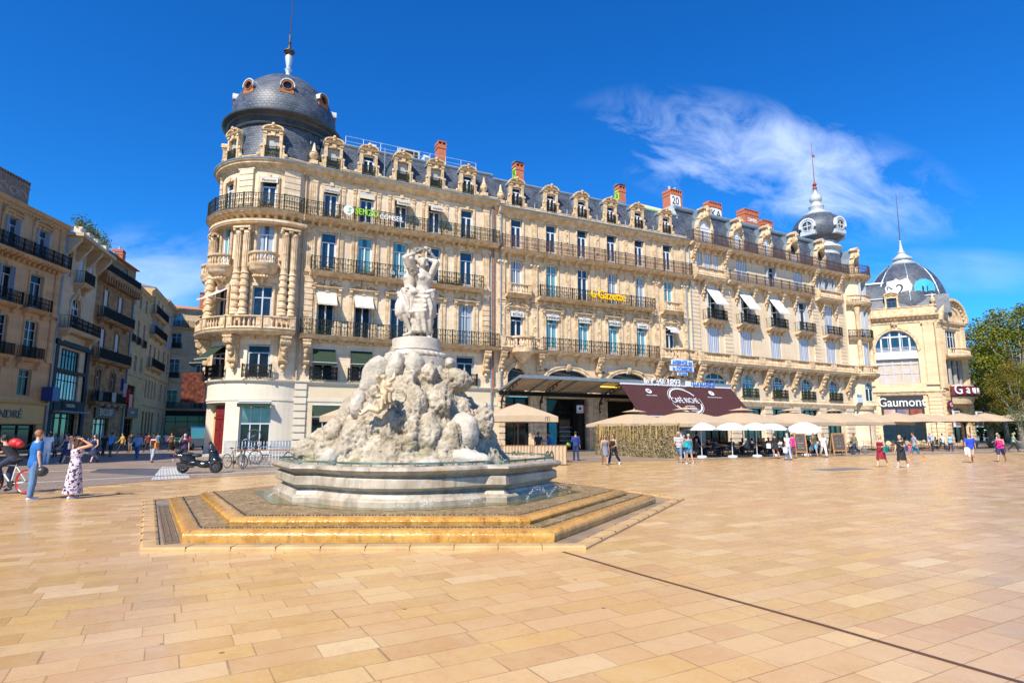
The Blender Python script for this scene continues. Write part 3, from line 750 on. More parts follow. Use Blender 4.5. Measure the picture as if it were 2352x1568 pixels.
def text_mesh(body, size, ext, m, name, sx=1., shear=0., off=0., sp=1.):
 cu = bpy.data.curves.new(name, 'FONT'); cu.body = body; cu.size = size; cu.extrude = ext; cu.offset = off * .35; cu.shear = shear; cu.space_character = sp
 cu.align_x = 'CENTER'; cu.align_y = 'CENTER'; cu.resolution_u = 3
 o = bpy.data.objects.new(name, cu); COL.objects.link(o); dg = bpy.context.evaluated_depsgraph_get(); dg.update()
 me = bpy.data.meshes.new_from_object(o.evaluated_get(dg)); bpy.data.objects.remove(o); bpy.data.curves.remove(cu)
 me.materials.clear(); me.materials.append(m); me.name = name
 if sx != 1.: me.transform(Matrix.Diagonal((sx, 1, 1, 1)))
 return me
def put_text(body, size, m, M, parent, ext=.02, name='lettering', **k):
 """text standing upright facing outward in a facade matrix"""
 me = text_mesh(body, size, ext, m, name, **k)
 return link(bpy.data.objects.new(name, me), parent, M @ Matrix.Rotation(pi / 2, 4, 'X'))
# ------------------------------------------------------------------ ground
P0 = (-15.15, 44.69)
FA = Line(P0, DA)
PCo = (18.41, 61.18)
FC = Line(PCo, DC)
def sheet(name, pts, z, m, label=None, kind='structure'):
 mb = MB(); mb.add([(x, y, z) for x, y in pts], [tuple(range(len(pts)))]); o = mb.build(name, m, fix=False)
 o.data.update()
 if o.data.polygons[0].normal.z < 0: o.data.flip_normals()
 return tag(o, label, kind=kind)
sheet('street', [(-600, -200), (600, -200), (600, 900), (-600, 900)], -.012, m_street, 'grey brown stone paving of the streets around the square')
border = [(-30, 5), (-14.6, 15.5), (-14.1, 17.6), (-12.8, 21.6), (-9.9, 25.2), (-4, 29.6), (3, 34.1), (12.7, 38.6), (25, 44.2), (36.6, 49.3), (90, 74)]
sheet('plaza', [(-60, -60), (140, -60), (140, 74)] + border[::-1] + [(-60, 5)], 0., m_paving, 'polished ochre limestone slabs of the square')
# thin dark slot running from the fountain to the lower right
def band(name, pts, w, z, m, label):
 mb = MB(); L = []; Rr = []
 for i, p in enumerate(pts):
  a = Vector(pts[max(i - 1, 0)]); b = Vector(pts[min(i + 1, len(pts) - 1)]); t = (b - a).normalized(); n = Vector((-t.y, t.x)) * w / 2; L.append((p[0] + n.x, p[1] + n.y, z)); Rr.append((p[0] - n.x, p[1] - n.y, z))
 k = len(pts); mb.add(L + Rr, [(k + i, k + i + 1, i + 1, i) for i in range(k - 1)]); o = mb.build(name, m, fix=False); return tag(o, label, kind='structure')
band('drain_slot', [(.73, 9.0), (1.55, 7.6), (2.76, 5.69), (3.9, 3.75), (5.2, 1.4)], .05, .004, mat('slot_dark', (.10, .045, .02), .5), 'thin dark drainage slot crossing the limestone slabs')
band('edge_line', [(x, y) for x, y in border[1:]], .12, .004, mat('red_stone_line', (.25, .10, .07), .5, .3, 5.), 'narrow reddish stone line along the edge of the square')
band('pale_strip', [(-40, 12.5), (-18, 19.4), (-13.2, 25.), (-8.5, 28.8)], .28, -.008, m_strip, 'pale stone strip in the grey street paving')
band('pale_strip', [(-40, 22.0), (-21, 26.6), (-16.2, 30.2), (-11.5, 33.6), (2, 40), (14, 47)], .30, -.008, m_strip, 'long pale strip parallel to the facades')
band('pale_strip', [(10, 39.6), (22, 45.6), (36, 52.2), (70, 69)], .45, -.008, m_strip, 'pale kerb strip before the cafe terrace')
sheet('dark_slabs', [(-18.2, 26.4), (-19.4, 28.8), (-16.9, 29.4), (-14.2, 24.4)], -.008, m_dkstone, 'dark rectangular slabs in the street')
sheet('tactile_paving', [(-13.07, 22.24), (-17.5, 30.61), (-16.75, 31.0), (-12.1, 23.1)], -.008, m_ltstone, 'pale ribbed crossing strip in the street')
mb = MB(); mb.add([(x, y, .006) for x, y in ((14.2, 27.2), (16.9, 28.6), (16.4, 29.7), (13.7, 28.3))], [(0, 1, 2, 3)]); tag(mb.build('access_cover', mat('steel_cover', (.25, .27, .30), .35, .3, 8, metal=.6), fix=False), 'grey metal cover set in the square', kind='structure')
# raised kerb round the corner building
mb = MB(); mb.prof(FA, -3, 12, [(.0, -.01), (2.2, -.01), (2.25, .1), (2.2, .13), (.0, .13)]); RB = Arc(FA, (-2.4, -4.15), 6.4); RB.step = .6
mb.prof(RB, -9.8, 0, [(-2.2, -.01), (.0, -.01), (.05, .1), (.0, .13), (-2.2, .13)]); tag(mb.build('pavement', m_plinth), 'raised grey stone pavement round the corner building', kind='structure')
# ------------------------------------------------------------------ corner building (rotunda and five bays)
bA = empty('corner_building', FA(6, -4, 0), 0, 'cream stone corner building with round domed tower and five bays of tall windows', 'building')
RO = Arc(FA, (-2.4, -4.15), 4.35); T = lambda deg: -RAD(deg) * 4.35
BA = [1.0, 3.8, 6.65, 9.55, 12.5]
hA = []
for s in BA: hA += [(s, 5.6, 1.6, 2.4), (s, 8.9, 1.32, 3.5), (s, 13.85, 1.18, 3.25), (s, 18.05, 1.12, 2.85)]
shopsA = [(1.6, .35, 2.5, 3.4), (6.0, .35, 3.2, 3.4), (11.2, .2, 4.2, 3.6)]
mb = MB(); wall(mb, FA, -.95, 15.45, 5.45, 21.6, hA); mb.add([FA(15.45, 0, 5), FA(15.45, -12, 5), FA(15.45, -12, 22), FA(15.45, 0, 22)], [(0, 1, 2, 3)])
mb.build('wall', m_wallA, bA, fix=False)
mb = MB(); wall(mb, FA, -.95, 15.45, 0, 5.45, shopsA, .45); mb.build('wall', m_plaster, bA, fix=False)
hR = [(T(15.4), 5.6, 1.6, 2.37), (T(60), 5.6, 1.6, 2.37), (T(104), 5.6, 1.6, 2.37)]
for a in (15.4, 60, 104): hR += [(T(a), 9.05, 1.38, 3.28), (T(a), 13.9, 1.22, 3.15), (T(a), 18.05, 1.12, 2.6)]
mb = MB(); wall(mb, RO, T(128), T(-19.4), 5.45, 21.6, hR); mb.build('tower_wall', m_wallA, bA, fix=False)
mb = MB(); wall(mb, RO, T(128), T(-19.4), 0, 5.45, [(T(15.4), .3, 2.15, 3.55), (T(72), .15, 4.1, 3.65, 0, .6)], .5); mb.build('tower_wall', m_plaster2, bA, fix=False)
mb = MB(); th = [RO.dirs(T(128))]; pe = Vector(RO(T(128), 0, 0)); td = -RO.dirs(T(128))[1]; q = pe.xy + td * 24
mb.add([(pe.x, pe.y, 0), (q.x, q.y, 0), (q.x, q.y, 22), (pe.x, pe.y, 22)], [(0, 1, 2, 3)]); mb.build('side_wall', m_wallA, bA, fix=False)
for F_, a, b in ((RO, T(128), T(100)), (RO, T(43), T(30.5)), (RO, T(.8), T(-19)), (FA, -.9, .33), (FA, 2.87, 4.38), (FA, 7.62, 9.08), (FA, 13.32, 15.45)): MB().prof(F_, a, b, [(0, 0), (.06, 0), (.06, 1.1), (.03, 1.15), (0, 1.15)]).build('plinth', m_plinth, bA)
# entrance with red door
mb = MB(); mb.box(RO, T(103), T(41), -.7, -.58, .1, 3.85)
mb.build('entrance_wall', m_plasty, bA, fix=False)
m_red = mat('dark_red_paint', (.16, .012, .012), .45, .2, 5.)
def doorm():
 mb = MB(); mb.box(LOC, -.75, .75, 0, .08, 0, 3.5)
 for sg in (-1, 1):
  x0, x1 = sorted((sg * .06, sg * .66))
  for z0, z1 in ((.1, .5), (.62, 1.6), (1.72, 2.45)): mb.box(LOC, x0, x1, .08, .11, z0, z1); mb.box(LOC, x0 + .08, x1 - .08, .11, .13, z0 + .08, z1 - .08)
 mb.box(LOC, -.8, .8, .06, .16, 2.5, 2.66); mb.box(LOC, -.6, .6, .08, .12, 2.75, 3.4); return mb
o = part(bA, RO, 'door', 'reddoor', doorm, m_red, T(57), -.57, .15)
mb = MB(); mb.ball(tuple(RO(T(57), -.4, 1.2)), .04, 6); mb.build('handle', mat('brass', (.5, .35, .1), .3, metal=1.), o)
# ground-floor shopfronts
def shop(root, F, s, z, w, h, tr, gl, fm, sd=.35, n=3, m_int=None):
 mb = MB(); a = w / 2
 for x in [-a + .04, a - .04] + [-a + w * i / n for i in range(1, n)]: mb.box(LOC, x - .04, x + .04, -sd, -sd + .08, 0, h)
 for z_ in (.05, tr, h - .05): mb.box(LOC, -a, a, -sd - .005, -sd + .1, z_ - .05, z_ + .05)
 o = mb.build('shop_window', fm, root, None); o.matrix_basis = WM[root].inverted() @ F.M(s, 0, z); WM[o] = F.M(s, 0, z)
 mb = MB(); mb.add([(-a, sd + .02, 0), (a, sd + .02, 0), (a, sd + .02, h), (-a, sd + .02, h)], [(0, 1, 2, 3)]); inst('pane', mb.mesh('pane', gl, fix=False), o, F.M(s, 0, z)); return o
gl_greyb = glass('shop_glass_greyblue', (.10, .16, .18), .1)
o = shop(bA, RO, T(15.4), .3, 2.05, 3.5, 2.0, gl_shop, m_greyp, .4, 3)
mb = MB(); mb.box(LOC, -.98, .98, -.39, -.33, 2.06, 3.42); inst('transom_panel', mb.mesh('panel', gl_greyb), o, RO.M(T(15.4), 0, .3))
awning(o, RO, T(15.4), 3.86, 2.2, .55, .12, m_greenc, .3)
for (s, z, w, h), k in zip(shopsA, (3, 4, 5)):
 o = shop(bA, FA, s, z, w - .04, h - .04, 2.4, gl_shop, m_greyp, .4, k)
 if s < 10: awning(o, FA, s, z + h - .05, w, 1.0, .9, m_greenc, .2)
# quoins, bands, pilasters
def quoin():
 mb = MB()
 for i in range(10): mb.box(LOC, -.42, .42, 0, .12, .1 + i * .52, .52 + i * .52)
 return mb
part(bA, FA, 'quoin', 'quoinA', quoin, m_plaster2, -.55, 0, .05)
for F, a, b in ((FA, -.95, 15.45), (RO, T(128), T(-19.4))):
 cornice(bA, F, a, b, 5.3, BAND, m=m_plaster2, name='string_course')
 cornice(bA, F, a, b, 3.95, [(0, 0), (.05, 0), (.05, .22), (0, .22)] if F is FA else [(0, 0), (.05, 0), (.05, .2), (0, .2)], m=m_plaster2, name='string_course')
 cornice(bA, F, a, b, 21.65, BIGC, (.3, -.3, .16, .14, .16) if F is RO else (.42, -.3, .13, .2, .12))
 cornice(bA, F, a, b, 17.35, [(0, -.3), (.05, -.3), (.06, 0), (.14, .05), (.15, .12), (0, .12)], name='string_course')
 cornice(bA, F, a, b, 22.0, [(-.25, 0), (.34, 0), (.34, .04), (.1, .06), (.1, .38), (.14, .4), (.14, .46), (-.25, .46)], (1.1, .12, .15, .7, .2), name='parapet')
 cornice(bA, F, a, b, 21.97, [(.35, 0), (.68, 0), (.70, .09), (.62, .10), (.35, .05)], m=m_zinc, name='gutter')
cols = [gl_blue, gl_teal, gl_dark, gl_blue, gl_pale]
for i, s in enumerate(BA):
 w1 = window(bA, FA, s, 5.6, 1.56, 2.36, 'french', gl_street, fm=m_greyp); small_rail(w1, FA, s, 5.55, 1.95)
 if i in (0, 1, 2): awning(w1, FA, s, 7.95, 1.66, .95, 1.15, m_greenc, .22)
 w2 = window(bA, FA, s, 8.92, 1.3, 3.44, 'cross', [gl_street, gl_street, gl_dark, gl_street, gl_pale][i], sur='ped', fm=m_greyp)
 if i in (0, 1): awning(w2, FA, s, 12.3, 1.45, .75, 1.0, m_cream, .12)
 window(bA, FA, s, 13.87, 1.16, 3.2, 'french', [gl_blue, gl_teal, gl_teal, gl_blue, gl_blue][i], sur='cornice' if 0 else 'simple')
 w4 = window(bA, FA, s, 18.07, 1.1, 2.8, 'french', gl_blue, sur='simple')
 if i in (2, 3): awning(w4, FA, s, 20.75, 1.2, .8, .35, m_cream, .4)
 elif i in (0, 1): awning(w4, FA, s, 20.75, 1.2, .16, .1, m_cream, .38)
 dd = part(bA, FA, 'dormer', 'dormA', lambda: dormer_mesh(.95, 1.75, 1), [m_carve, m_zinc], s + .03, .0, 22.3)
 M = FA.M(s + .03, 0, 22.3)
 inst('pane', pre('dpane', lambda: MB().add([(-.47, .2, 0), (.47, .2, 0), (.47, .2, 1.75), (-.47, .2, 1.75)], [(0, 1, 2, 3)]).mesh('pane', gl_dark, fix=False)), dd, M)
 inst('blind' if i in (0, 2, 3) else 'window_frame', pre('dbl' if i in (0, 2, 3) else 'dfr', lambda i=i: (MB().box(LOC, -.46, .46, -.17, -.14, .5 if i else .8, 1.72) if i in (0, 2, 3) else frame_mesh(.94, 1.74, 0, 'french', .18)).mesh('df', m_white if i not in (0, 2, 3) else m_plinth)), dd, M)
 inst('railing', pre('drail', lambda: fence_rail(MB(), LOC, -.5, .5, .15, 0, .85, .2, 'light').mesh('r', m_irong)), dd, M)
for s in (-.35, 14.3):
 part(bA, FA, 'pilaster', ('pil', 1), lambda: pil_mesh(.62, 3.7, .14, 'ionic'), m_trim, s, 0, 13.75)
 part(bA, FA, 'pilaster', ('pil', 2), lambda: pil_mesh(.62, 3.3, .12, 'flute'), m_trim, s, 0, 18.0)
 part(bA, FA, 'pilaster', ('pil', 3), lambda: pil_mesh(.6, 4.5, .14, 'blocks'), m_trim, s, 0, 8.9)
 part(bA, FA, 'console', ('con', 'A'), lambda: console(.5, .75, 1.9, True), m_carve, s, 0, 8.5)
for s0, s1 in zip(BA, BA[1:]):
 m_ = (s0 + s1) / 2
 for sg in (-1, 1):
  part(bA, FA, 'pilaster', ('pil', 4), lambda: pil_mesh(.24, 3.3, .08, 'flute'), m_trim, m_ + sg * .42, 0, 13.9)
  part(bA, FA, 'pilaster', ('pil', 5), lambda: pil_mesh(.24, 2.9, .05, 'flute'), m_trim, m_ + sg * .42, 0, 18.05)
balcony(bA, FA, -.9, 15.3, 8.88, .9, .18, [s + k for s in BA for k in (-1.0, -.35, .35, 1.0)], 'iron', m_irong, 1.12, cw=.2, ch=.36, unit=.42)
balcony(bA, FA, -.35, 13.8, 13.8, .9, .18, [s + k for s in BA for k in (-.95, .95)], 'iron', m_irong, 1.08, cw=.22, ch=.4, unit=.42)
balcony(bA, FA, -.9, 15.3, 18.0, .9, .2, [s + k for s in BA for k in (-1.3, -.8, 0, .8)], 'iron', m_irong, 1.15, 'light', cw=.22, ch=.42, unit=.3)
# tower floors
for k, a in enumerate((15.4, 60, 104)):
 w1 = window(bA, RO, T(a), 5.62, 1.56, 2.33, 'french', gl_street, fm=m_greyp); small_rail(w1, RO, T(a), 5.55, 1.95)
 if k: awning(w1, RO, T(a), 7.95, 1.7, 1.3, 1.05, m_greenc, .2)
 w2 = window(bA, RO, T(a), 9.07, 1.36, 3.24, 'cross', gl_street if k else gl_dark, sur='simple', fm=m_greyp)
 if k == 1: awning(w2, RO, T(a), 12.2, 1.5, 1.5, .9, m_cream, .1)
 window(bA, RO, T(a), 13.92, 1.2, 3.1, 'french', gl_teal if k else gl_pale, sur='simple')
 w4 = window(bA, RO, T(a), 18.07, 1.1, 2.55, 'french', gl_blue, sur='simple')
 if k == 0: awning(w4, RO, T(a), 20.75, 1.3, .18, .1, m_cream, .4)
 # curved stone balconet with shell underside
 bc = Vector(RO(T(a), .15, 0)); o = MB(); o.lathe((bc.x, bc.y, 0), [(.05, 12.55), (.18, 12.6), (.16, 12.75), (.42, 12.95), (.62, 13.05), (.9, 13.3), (.98, 13.42), (1.0, 13.6), (1.08, 13.68), (1.1, 13.86), (1.0, 13.9), (0, 13.9)], 24)
 r, t = RO.dirs(T(a))
 for j in range(9): aa = -1.35 + 2.7 * j / 8; d = r * cos(aa) + t * sin(aa); o.ball((bc.x + d.x * .62, bc.y + d.y * .62, 12.93 - .05 * cos(aa * 2)), (.13, .13, .12), 5)
 for j in range(6): o.ball((bc.x + r.x * (.4 - .05 * j), bc.y + r.y * (.4 - .05 * j), 12.8 - j * .07), (.14 - .015 * j,) * 3, 5)
 o = o.build('balconet', m_trim, bA, None, 'sm'); q = MB(); n = 13
 for j in range(n): aa = -1.45 + 2.9 * j / (n - 1); d = r * cos(aa) + t * sin(aa); q.lathe((bc.x + d.x * .95, bc.y + d.y * .95, 13.9), [(r_ * 1.0, z_ * .8) for r_, z_ in BAL], 7)
 a0 = atan2(r.y, r.x); q.lathe((bc.x, bc.y, 0), [(.84, 14.5), (1.05, 14.5), (1.1, 14.56), (1.1, 14.66), (.82, 14.66), (.82, 14.5)], 24, a0 - 1.6, a0 + 1.6)
 q.build('railing', m_trim, o, None, 'sm')
 dd = part(bA, RO, 'dormer', 'dormA', lambda: None, None, T(a - 1), .0, 22.3); M = RO.M(T(a - 1), 0, 22.3)
 inst('pane', CACHE['dpane'], dd, M); inst('blind', CACHE['dbl'], dd, M); inst('railing', CACHE['drail'], dd, M)
def column():
 mb = MB(); mb.lathe((0, 0, 0), [(.34, 0), (.34, .14), (.30, .2), (.33, .3), (.25, .42)], 14)
 z = .42
 for i in range(5): mb.lathe((0, 0, z), [(.25, 0), (.25, .10), (.31, .14), (.32, .24), (.31, .38), (.25, .42), (.25, .52)], 14); z += .52
 mb.lathe((0, 0, z), [(.3, 0), (.32, .06), (.26, .12), (.24, .4), (.26, .44)], 14)
 mb.lathe((0, 0, z + .44), [(.235 if 1 else 0, 0), (.22, 2.55), (.26, 2.6), (.24, 2.68), (.24, 2.8)], 20)
 for i in range(12): a = 2 * pi * i / 12; mb.box(LOC, .235 * cos(a) - .022, .235 * cos(a) + .022, .235 * sin(a) - .022, .235 * sin(a) + .022, z + .5, z + 2.95)
 t = z + 3.24
 mb.box(LOC, -.34, .34, -.3, .34, t + .18, t + .32)
 for sx in (-1, 1):
  for sy in (-1, 1): mb.ball((sx * .27, sy * .2, t + .08), (.13, .11, .13), 6)
 return mb
for a in (38, 30.4, -2.4, -9.9, 83, 75.5, 120): part(bA, RO, 'column', 'column', column, m_trim, T(a), .42, 10.1)
for a in (37.7, -6, 88.6):
 part(bA, RO, 'console', ('con', 'R'), lambda: console(.62, 1.05, 2.0, True), m_carve, T(a), 0, 8.55)
 part(bA, RO, 'pilaster', ('pil', 6), lambda: pil_mesh(1.1, 3.35, .12, 'blocks'), m_wallA, T(a), 0, 18.05)
 part(bA, RO, 'pedestal', 'rped', lambda: MB().box(LOC, -.62, .62, 0, .55, 0, .95).box(LOC, -.68, .68, 0, .62, .95, 1.08), m_trim, T(a), 0, 9.02)
cc = [T(a + k) for a in (15.4, 60, 104) for k in (-5, 5)]
balcony(bA, RO, T(128), T(-12), 9.0, 1.2, .26, cc, 'none', cw=.28, ch=.4)
q = MB()
for a, b in ((128, 98), (96, 66), (64.5, 40), (38.5, 12), (11, -12)): balustrade(q, RO, T(a), T(b), .98, 9.0, .92, .26)
q.build('balustrade', m_trim, bA, None, 'sm')
balcony(bA, RO, T(128), T(-15), 18.0, .95, .2, [T(a) for a in range(-14, 128, 7)], 'iron', m_irong, 1.15, 'light', cw=.24, ch=.5, unit=.3)
cornice(bA, RO, T(128), T(-19), 16.95, [(0, 0), (.62, 0), (.66, .1), (.7, .12), (.7, .3), (0, .34)], name='entablature')
# roofs
uvroof([(-.12, 22.3), (-.35, 23.2), (-.75, 24.4), (-1.25, 25.1)], FA, .15, 15.45, 'mansard_roof', m_slate, bA)
mb = MB(); mb.prof(FA, .1, 15.45, [(-1.35, 24.95), (-1.1, 24.95), (-1.02, 25.08), (-1.1, 25.22), (-1.4, 25.25)]); mb.box(FA, .1, 15.45, -11, -1.35, 25.0, 25.2); mb.build('roof_ridge', m_zinc, bA)
mb = MB(); mb.add([FA(.15, -.12, 22.3), FA(.15, -.35, 23.2), FA(.15, -.75, 24.4), FA(.15, -1.25, 25.1), FA(-.6, -3.4, 25.1), FA(-.5, -3, 22.3)], [(0, 1, 2, 3, 4, 5)]); mb.build('roof_end', m_slate, bA)
rc = RO.c
uvlathe('tower_drum', rc, [(4.25, 22.3), (4.12, 23.2), (4.0, 24.2), (3.95, 25.3)], m_slate, bA, 60, usc=4.1)
mb = MB(); mb.lathe((rc.x, rc.y, 0), [(3.9, 25.2), (4.1, 25.25), (4.15, 25.36), (4.15, 25.4), (4.15, 25.5), (4.25, 25.56), (4.25, 25.68), (4.36, 25.75), (4.4, 25.86), (4.7, 26.0), (4.76, 26.08), (4.76, 26.16), (4.6, 26.3), (4.3, 26.4), (4.0, 26.5)], 64)
mb.build('dome_cornice', mat('dark_zinc', (.045, .05, .055), .4, .3, 3., metal=.3), bA, None, 'sm')
mb = MB(); mb.lathe((rc.x, rc.y, 0), [(4.2, 26.38), (4.2, 26.46), (4.05, 26.52), (3.98, 26.6), (3.9, 26.5)], 64); mb.build('dome_cornice', m_zincw, bA, None, 'sm')
uvlathe('dome', rc, [(4.1, 26.4), (4.13, 27.0), (4.08, 27.6), (3.94, 28.2), (3.68, 28.8), (3.3, 29.45), (2.8, 30.05), (2.15, 30.6), (1.5, 30.95), (.95, 31.12)], m_slates, bA, 64, usc=3.6)
mb = MB(); mb.lathe((rc.x, rc.y, 30.95), [(1.0, 0), (1.05, .14), (.85, .25), (.65, .35), (.68, .48), (.4, .62), (.22, .8), (.16, 1.05), (.3, 1.35), (.16, 1.5), (.2, 1.7), (.32, 2.45), (.28, 2.58), (.12, 2.65), (.1, 2.85)], 16); f1 = mb.build('finial', m_zincw, bA, None, 'sm')
mb = MB(); mb.lathe((rc.x, rc.y, 33.8), [(.12, 0), (.35, .05), (.47, .12), (.47, .2), (.2, .25), (.12, .5), (.1, .9), (.15, 1.0), (.06, 1.2), (.1, 1.6), (.05, 1.8)], 14)
mb.tube([(rc.x, rc.y, 35.4), (rc.x + .05, rc.y, 38), (rc.x + .12, rc.y, 40.5)], [.05, .035, .015], 6); mb.build('spire', mat('dark_rusty_metal', (.06, .04, .035), .5, .4, 8), f1, None, 'sm')
m_rust = mat('rusty_sheet', (.24, .07, .022), .8, vscale=5, col2=(.42, .16, .06), bump=.4)
def oculus(r, rm, fm, cross=False):
 mb = MB(); n = 16
 for i in range(n):
  a, b = 2 * pi * i / n, 2 * pi * (i + 1) / n; mb.poly(LOC, [(r * cos(a), r * sin(a)), (r * cos(b), r * sin(b)), (r * 1.45 * cos(b), r * 1.45 * sin(b)), (r * 1.45 * cos(a), r * 1.45 * sin(a))], -.9, .06)
  mb.poly(LOC, [(r * 1.0 * cos(a), r * sin(a)), (r * cos(b), r * sin(b)), (r * 1.18 * cos(b), r * 1.18 * sin(b)), (r * 1.18 * cos(a), r * 1.18 * sin(a))], .06, .14)
 mb.poly(LOC, [(-r * 1.6, -r * 1.9), (r * 1.6, -r * 1.9), (r * 1.5, -r * 1.1), (r * 1.1, -r * .9), (-r * 1.1, -r * .9), (-r * 1.5, -r * 1.1)], -.9, .08)
 mb.k = 1
 for i in range(10):
  a, b = -.2 + (pi + .4) * i / 10, -.2 + (pi + .4) * (i + 1) / 10; mb.poly(LOC, [(r * 1.45 * cos(a), r * 1.45 * sin(a)), (r * 1.45 * cos(b), r * 1.45 * sin(b)), (r * 1.72 * cos(b), r * 1.72 * sin(b)), (r * 1.72 * cos(a), r * 1.72 * sin(a))], -1.1, .16)
 mb.k = 2; mb.add([(r * cos(2 * pi * i / 16), .02, r * sin(2 * pi * i / 16)) for i in range(16)], [tuple(range(16))])
 if cross: mb.k = 1; mb.box(LOC, -.04, .04, -.02, .04, -r, r); mb.box(LOC, -r, r, -.02, .04, -.04, .04)
 return mb
for a in (4, -41, 49, 94, -86):
 D_ = Arc(FA, (-2.4, -4.15), 3.62); o = part(bA, D_, 'oculus', 'ocA', lambda: oculus(.33, 0, 0), [m_rust, m_zincw, gl_dark], -RAD(a) * 3.62, 0.3, 28.6)
chimney(bA, FA, 11.0, -3, 25.1, 27.9, .75, .9, False, base=1.0)
# roof plant and guard rail
mb = MB()
for z in (25.7, 26.15): mb.tube([FA(2.2, -1.6, z), FA(14, -1.6, z)], .022, 5)
for i in range(9): mb.tube([FA(2.2 + i * 1.47, -1.6, 25.2), FA(2.2 + i * 1.47, -1.6, 26.15)], .022, 5)
mb.build('guard_rail', m_zincw, bA)
for s, w, h in ((4.6, .7, 1.1), (7.9, 1.9, 1.35), (9.5, .5, 1.1)):
 mb = MB(); mb.box(FA, s - w / 2, s + w / 2, -3.2, -2.4, 25.2, 25.2 + h); o = mb.build('roof_unit', m_white if w < 1 else m_greyp, bA)
 mb = MB(); mb.box(FA, s - w * .4, s + w * .4, -2.4, -2.38, 25.35, 25.05 + h); mb.lathe(FA(s, -2.8, 25.2 + h), [(.3, 0), (.3, .12), (.1, .14)], 12); mb.build('fan_grille', m_dark if w > 1 else m_zinc, o)
def urn():
 mb = MB(); mb.box(LOC, -.3, .3, -.3, .3, 0, .3); mb.lathe((0, 0, .3), [(.2, 0), (.1, .1), (.3, .3), (.36, .5), (.3, .62), (.36, .66), (.2, .8), (.14, 1.0), (.1, 1.3), (.05, 1.5), (.0, 1.55)], 12); return mb
for s in (-.45, 14.1): part(bA, FA, 'urn', 'urn', urn, m_trim, s, -.05, 22.4)
def pipe(root, F, s, z0, z1, m, d=.12, r=.07): mb = MB(); mb.tube([F(s, d, z0), F(s, d, z1)], r, 8); [mb.tube([F(s, d, z), F(s, d, z + .1)], r * 1.3, 8) for z in range(int(z0) + 1, int(z1), 3)]; return mb.build('drainpipe', m, root)
pipe(bA, FA, -1.1 + .2, 5.5, 21.6, m_beige); pipe(bA, FA, 15.0, 5, 21.6, m_rust, .18); pipe(bA, FA, 14.82, 3, 21.6, m_zinc, .2, .06)
for s in (5.2, 10.1): pipe(bA, FA, s, 22.0, 25.1, m_zinc, -.2, .05)
# window boxes with plants on the railings
m_leaf = mat('leaves_dark', (.035, .075, .018), .6, vscale=8, col2=(.10, .16, .03)); m_terra = mat('terracotta', (.38, .13, .06), .8, .1, 5)
def pot_plant(F, s, d, z, w, h, label, group='potted plants on the balconies', leaf=None):
 mb = MB(); rnd = random.Random(int(s * 77 + z * 31)); M = F.M(s, d, z)
 mb.box(LOC, -w / 2, w / 2, -.1, .1, 0, .18); mb.k = 1
 for i in range(int(90 * w)):
  c = Vector((rnd.uniform(-w / 2, w / 2), rnd.uniform(-.15, .15), .16 + abs(rnd.gauss(0, h * .45)))); u = Vector((rnd.uniform(-1, 1), rnd.uniform(-1, 1), rnd.uniform(-1, 1))).normalized() * .07; v = u.cross(Vector((rnd.uniform(-1, 1), rnd.uniform(-1, 1), .3))).normalized() * .035
  mb.add([c - u, c + v, c + u, c - v], [(0, 1, 2, 3)])
 o = inst('potted_plant', mb.mesh('potted_plant', [m_terra, leaf or m_leaf], fix=False), None, M); return tag(o, label, 'plant', group)
# ------------------------------------------------------------------ middle building
bB = empty('arcade_building', FA(26, -4, 0), 0, 'honey stone middle building with wide arches behind a glass canopy and six bays above', 'building')
BB = [17.33, 20.95, 24.35, 27.75, 31.1, 34.7]
E0, E1 = 15.45, 37.4
hB = [(17.33, 5.2, 1.85, 2.1, .9), (22.55, 5.2, 4.5, 2.1, .95), (29.3, 5.2, 4.4, 2.1, .95), (34.7, 5.2, 1.85, 2.1, .9)]
for i, s in enumerate(BB): hB += [(s, 8.9 if i in (0, 5) else 8.9, 1.25, 3.4), (s, 13.9, 1.2, 3.05), (s, 17.85, 1.15, 3.0)]
mb = MB(); wall(mb, FA, E0, E1, 5.0, 21.3, hB, .35); mb.build('wall', m_wallB, bB, fix=False)
gr = [(17.35, .1, 2.7, 4.7), (22.55, .1, 4.5, 4.6, 0, 1.0), (29.3, .1, 4.9, 4.6, 0, 2.5), (34.7, .1, 2.4, 4.4)]
mb = MB(); wall(mb, FA, E0, E1, 0, 5.0, gr, .6); mb.build('wall', m_wallB, bB, fix=False)
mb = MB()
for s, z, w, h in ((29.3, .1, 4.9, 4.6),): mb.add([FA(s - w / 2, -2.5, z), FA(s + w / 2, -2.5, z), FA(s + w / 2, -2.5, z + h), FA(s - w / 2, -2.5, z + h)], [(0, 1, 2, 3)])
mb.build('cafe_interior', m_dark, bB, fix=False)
shop(bB, FA, 17.35, .1, 2.68, 4.65, 3.2, gl_shop, m_iron, .5, 2); shop(bB, FA, 22.0, .1, 3.3, 4.6, 3.4, gl_shop, m_iron, .8, 2); shop(bB, FA, 34.7, .1, 2.38, 4.35, 3.0, gl_shop, m_iron, .5, 2)
mb = MB(); mb.box(FA, 23.65, 24.1, -.9, -.1, .1, 4.7); mb.box(FA, 24.1, 24.8, -.9, -.8, .1, 4.7); mb.build('shop_post', m_iron, bB)
